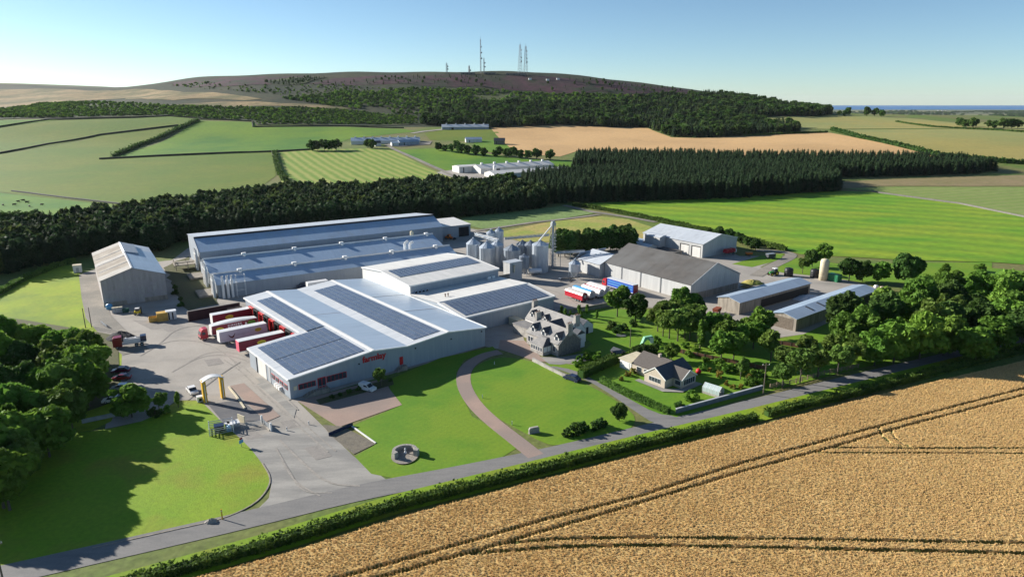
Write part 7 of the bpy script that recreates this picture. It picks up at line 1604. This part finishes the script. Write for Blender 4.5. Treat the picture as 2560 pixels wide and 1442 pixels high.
TL2 = [chaikin([(78.67,133.37),(77.12,129.4),(77.21,125.97),(80,123.66)], 2, False), chaikin([(81.02,132.63),(79.55,129.58),(79.29,126.64),(80.67,124.15)], 2, False)]
rg = np.random.default_rng(5)
lowf = np.sin(X*.21+Y*.33)*np.sin(X*.13-Y*.27+1)+.6*np.sin(X*.55+Y*.9+2)*np.sin(X*.4-Y*.6)
Z = .72+.025*lowf+rg.normal(0, .03, X.shape)
cut = np.zeros(X.shape)
for i, l in enumerate(TL):
    wd = (.30, .30, .26, .28, .15, .15)[i]; cut = np.maximum(cut, np.clip((wd+.12-seg_dist(l))/.14, 0, 1))
for l in TL2: cut = np.maximum(cut, np.clip((.26-seg_dist(l))/.14, 0, 1)*.8)
edge = seg_dist(wp[:10]); Z *= np.clip(edge/.6, .05, 1)
Z = Z*(1-cut)+.04
idm = np.full(X.shape, -1); idm[m_in] = np.arange(m_in.sum())
q = m_in[:-1, :-1] & m_in[1:, :-1] & m_in[:-1, 1:] & m_in[1:, 1:]
Fw = np.stack([idm[:-1, :-1][q], idm[:-1, 1:][q], idm[1:, 1:][q], idm[1:, :-1][q]], 1)
Vw = np.stack([X[m_in]+rg.uniform(-.1, .1, m_in.sum()), Y[m_in]+rg.uniform(-.1, .1, m_in.sum()), Z[m_in]], 1)
M_wheat = mat('ripe_wheat', (0.54,0.36,0.14), (0.63,0.44,0.195), 0.9, c3=(0.48,0.305,0.115), scale3=0.09, lo3=.4, hi3=.7, stretch=(1,1.8,1,25), rough=0.9, spec=0.1, grain=0.25, gscale=2.4, transl=0.12)
cm = cut[:-1, :-1][q]
M_tram = mat('tramline_floor', (0.11,0.10,0.03), (0.07,0.085,0.02), 1.5, rough=0.95)
wo_ = struct('wheat_field', npmesh('wheat_field', Vw, Fw, [M_wheat, M_tram], (cm > .75).astype(int)), 'stuff'); wo_['label'] = 'ripe golden wheat with dark paired wheel tracks'; wo_['category'] = 'wheat'
ev = []; ef = []; r6 = random.Random(3)
for k in range(7):
    a = r6.uniform(0, 6.28); x, y = r6.uniform(-.13, .13), r6.uniform(-.13, .13); w_ = r6.uniform(.018, .034); tx_, ty_ = r6.uniform(-.12, .12), r6.uniform(-.12, .12); hh = r6.uniform(.16, .30); b0 = len(ev)
    ev += [(x-w_*math.cos(a), y-w_*math.sin(a), -.12), (x+w_*math.cos(a), y+w_*math.sin(a), -.12), (x+tx_+w_*1.6*math.cos(a), y+ty_+w_*1.6*math.sin(a), hh*.8), (x+tx_*1.5, y+ty_*1.5, hh)]; ef.append((b0, b0+1, b0+2, b0+3))
M_ear = mat('wheat_ear', (0.64,0.455,0.21), (0.73,0.545,0.28), 1.5, rough=0.9, spec=0.1, rnd=0.22, transl=0.2)
kk = rg.choice(m_in.sum(), 170000); kk = kk[(Vw[kk, 2] > .55) & (cut[m_in][kk] < .05)]
we = scatter('wheat_ears', 'standing ears of the ripe wheat', 'wheat', Vw[kk, :2]+rg.uniform(-.13, .13, (len(kk), 2)), .5, .8, 'ears', [raw('ear_tuft', ev, ef, M_ear)], 31)
co_ = np.empty(len(kk)*3, np.float32); we.data.vertices.foreach_get('co', co_); co_[2::3] = Vw[kk, 2]; we.data.vertices.foreach_set('co', co_)
drape('verge', ribbon_pts([(-59.29,83.24),(-48.54,88.76),(-37.21,94.92),(-19.64,105.54),(1.51,115.41),(26.39,127.32),(54.79,140.34),(85.32,154.93),(120.57,171.89),(171.15,194.69)], 6.0), M_lawn2, 0)

# ---------------------------------------------------------------- air
hz = MB().box(-14500, 26500, -400, 24500, -97, 218).build('haze', None); hz['kind'] = 'stuff'
hm = bpy.data.materials.new('haze_air'); hm.use_nodes = True; hm.node_tree.nodes.clear()
_pv = hm.node_tree.nodes.new('ShaderNodeVolumePrincipled'); _pv.inputs['Color'].default_value = (0.86, 0.93, 1.0, 1); _pv.inputs['Density'].default_value = 1.3e-5; _pv.inputs['Anisotropy'].default_value = 0.2
_mo = hm.node_tree.nodes.new('ShaderNodeOutputMaterial'); hm.node_tree.links.new(_pv.outputs[0], _mo.inputs['Volume']); hz.data.materials.append(hm)
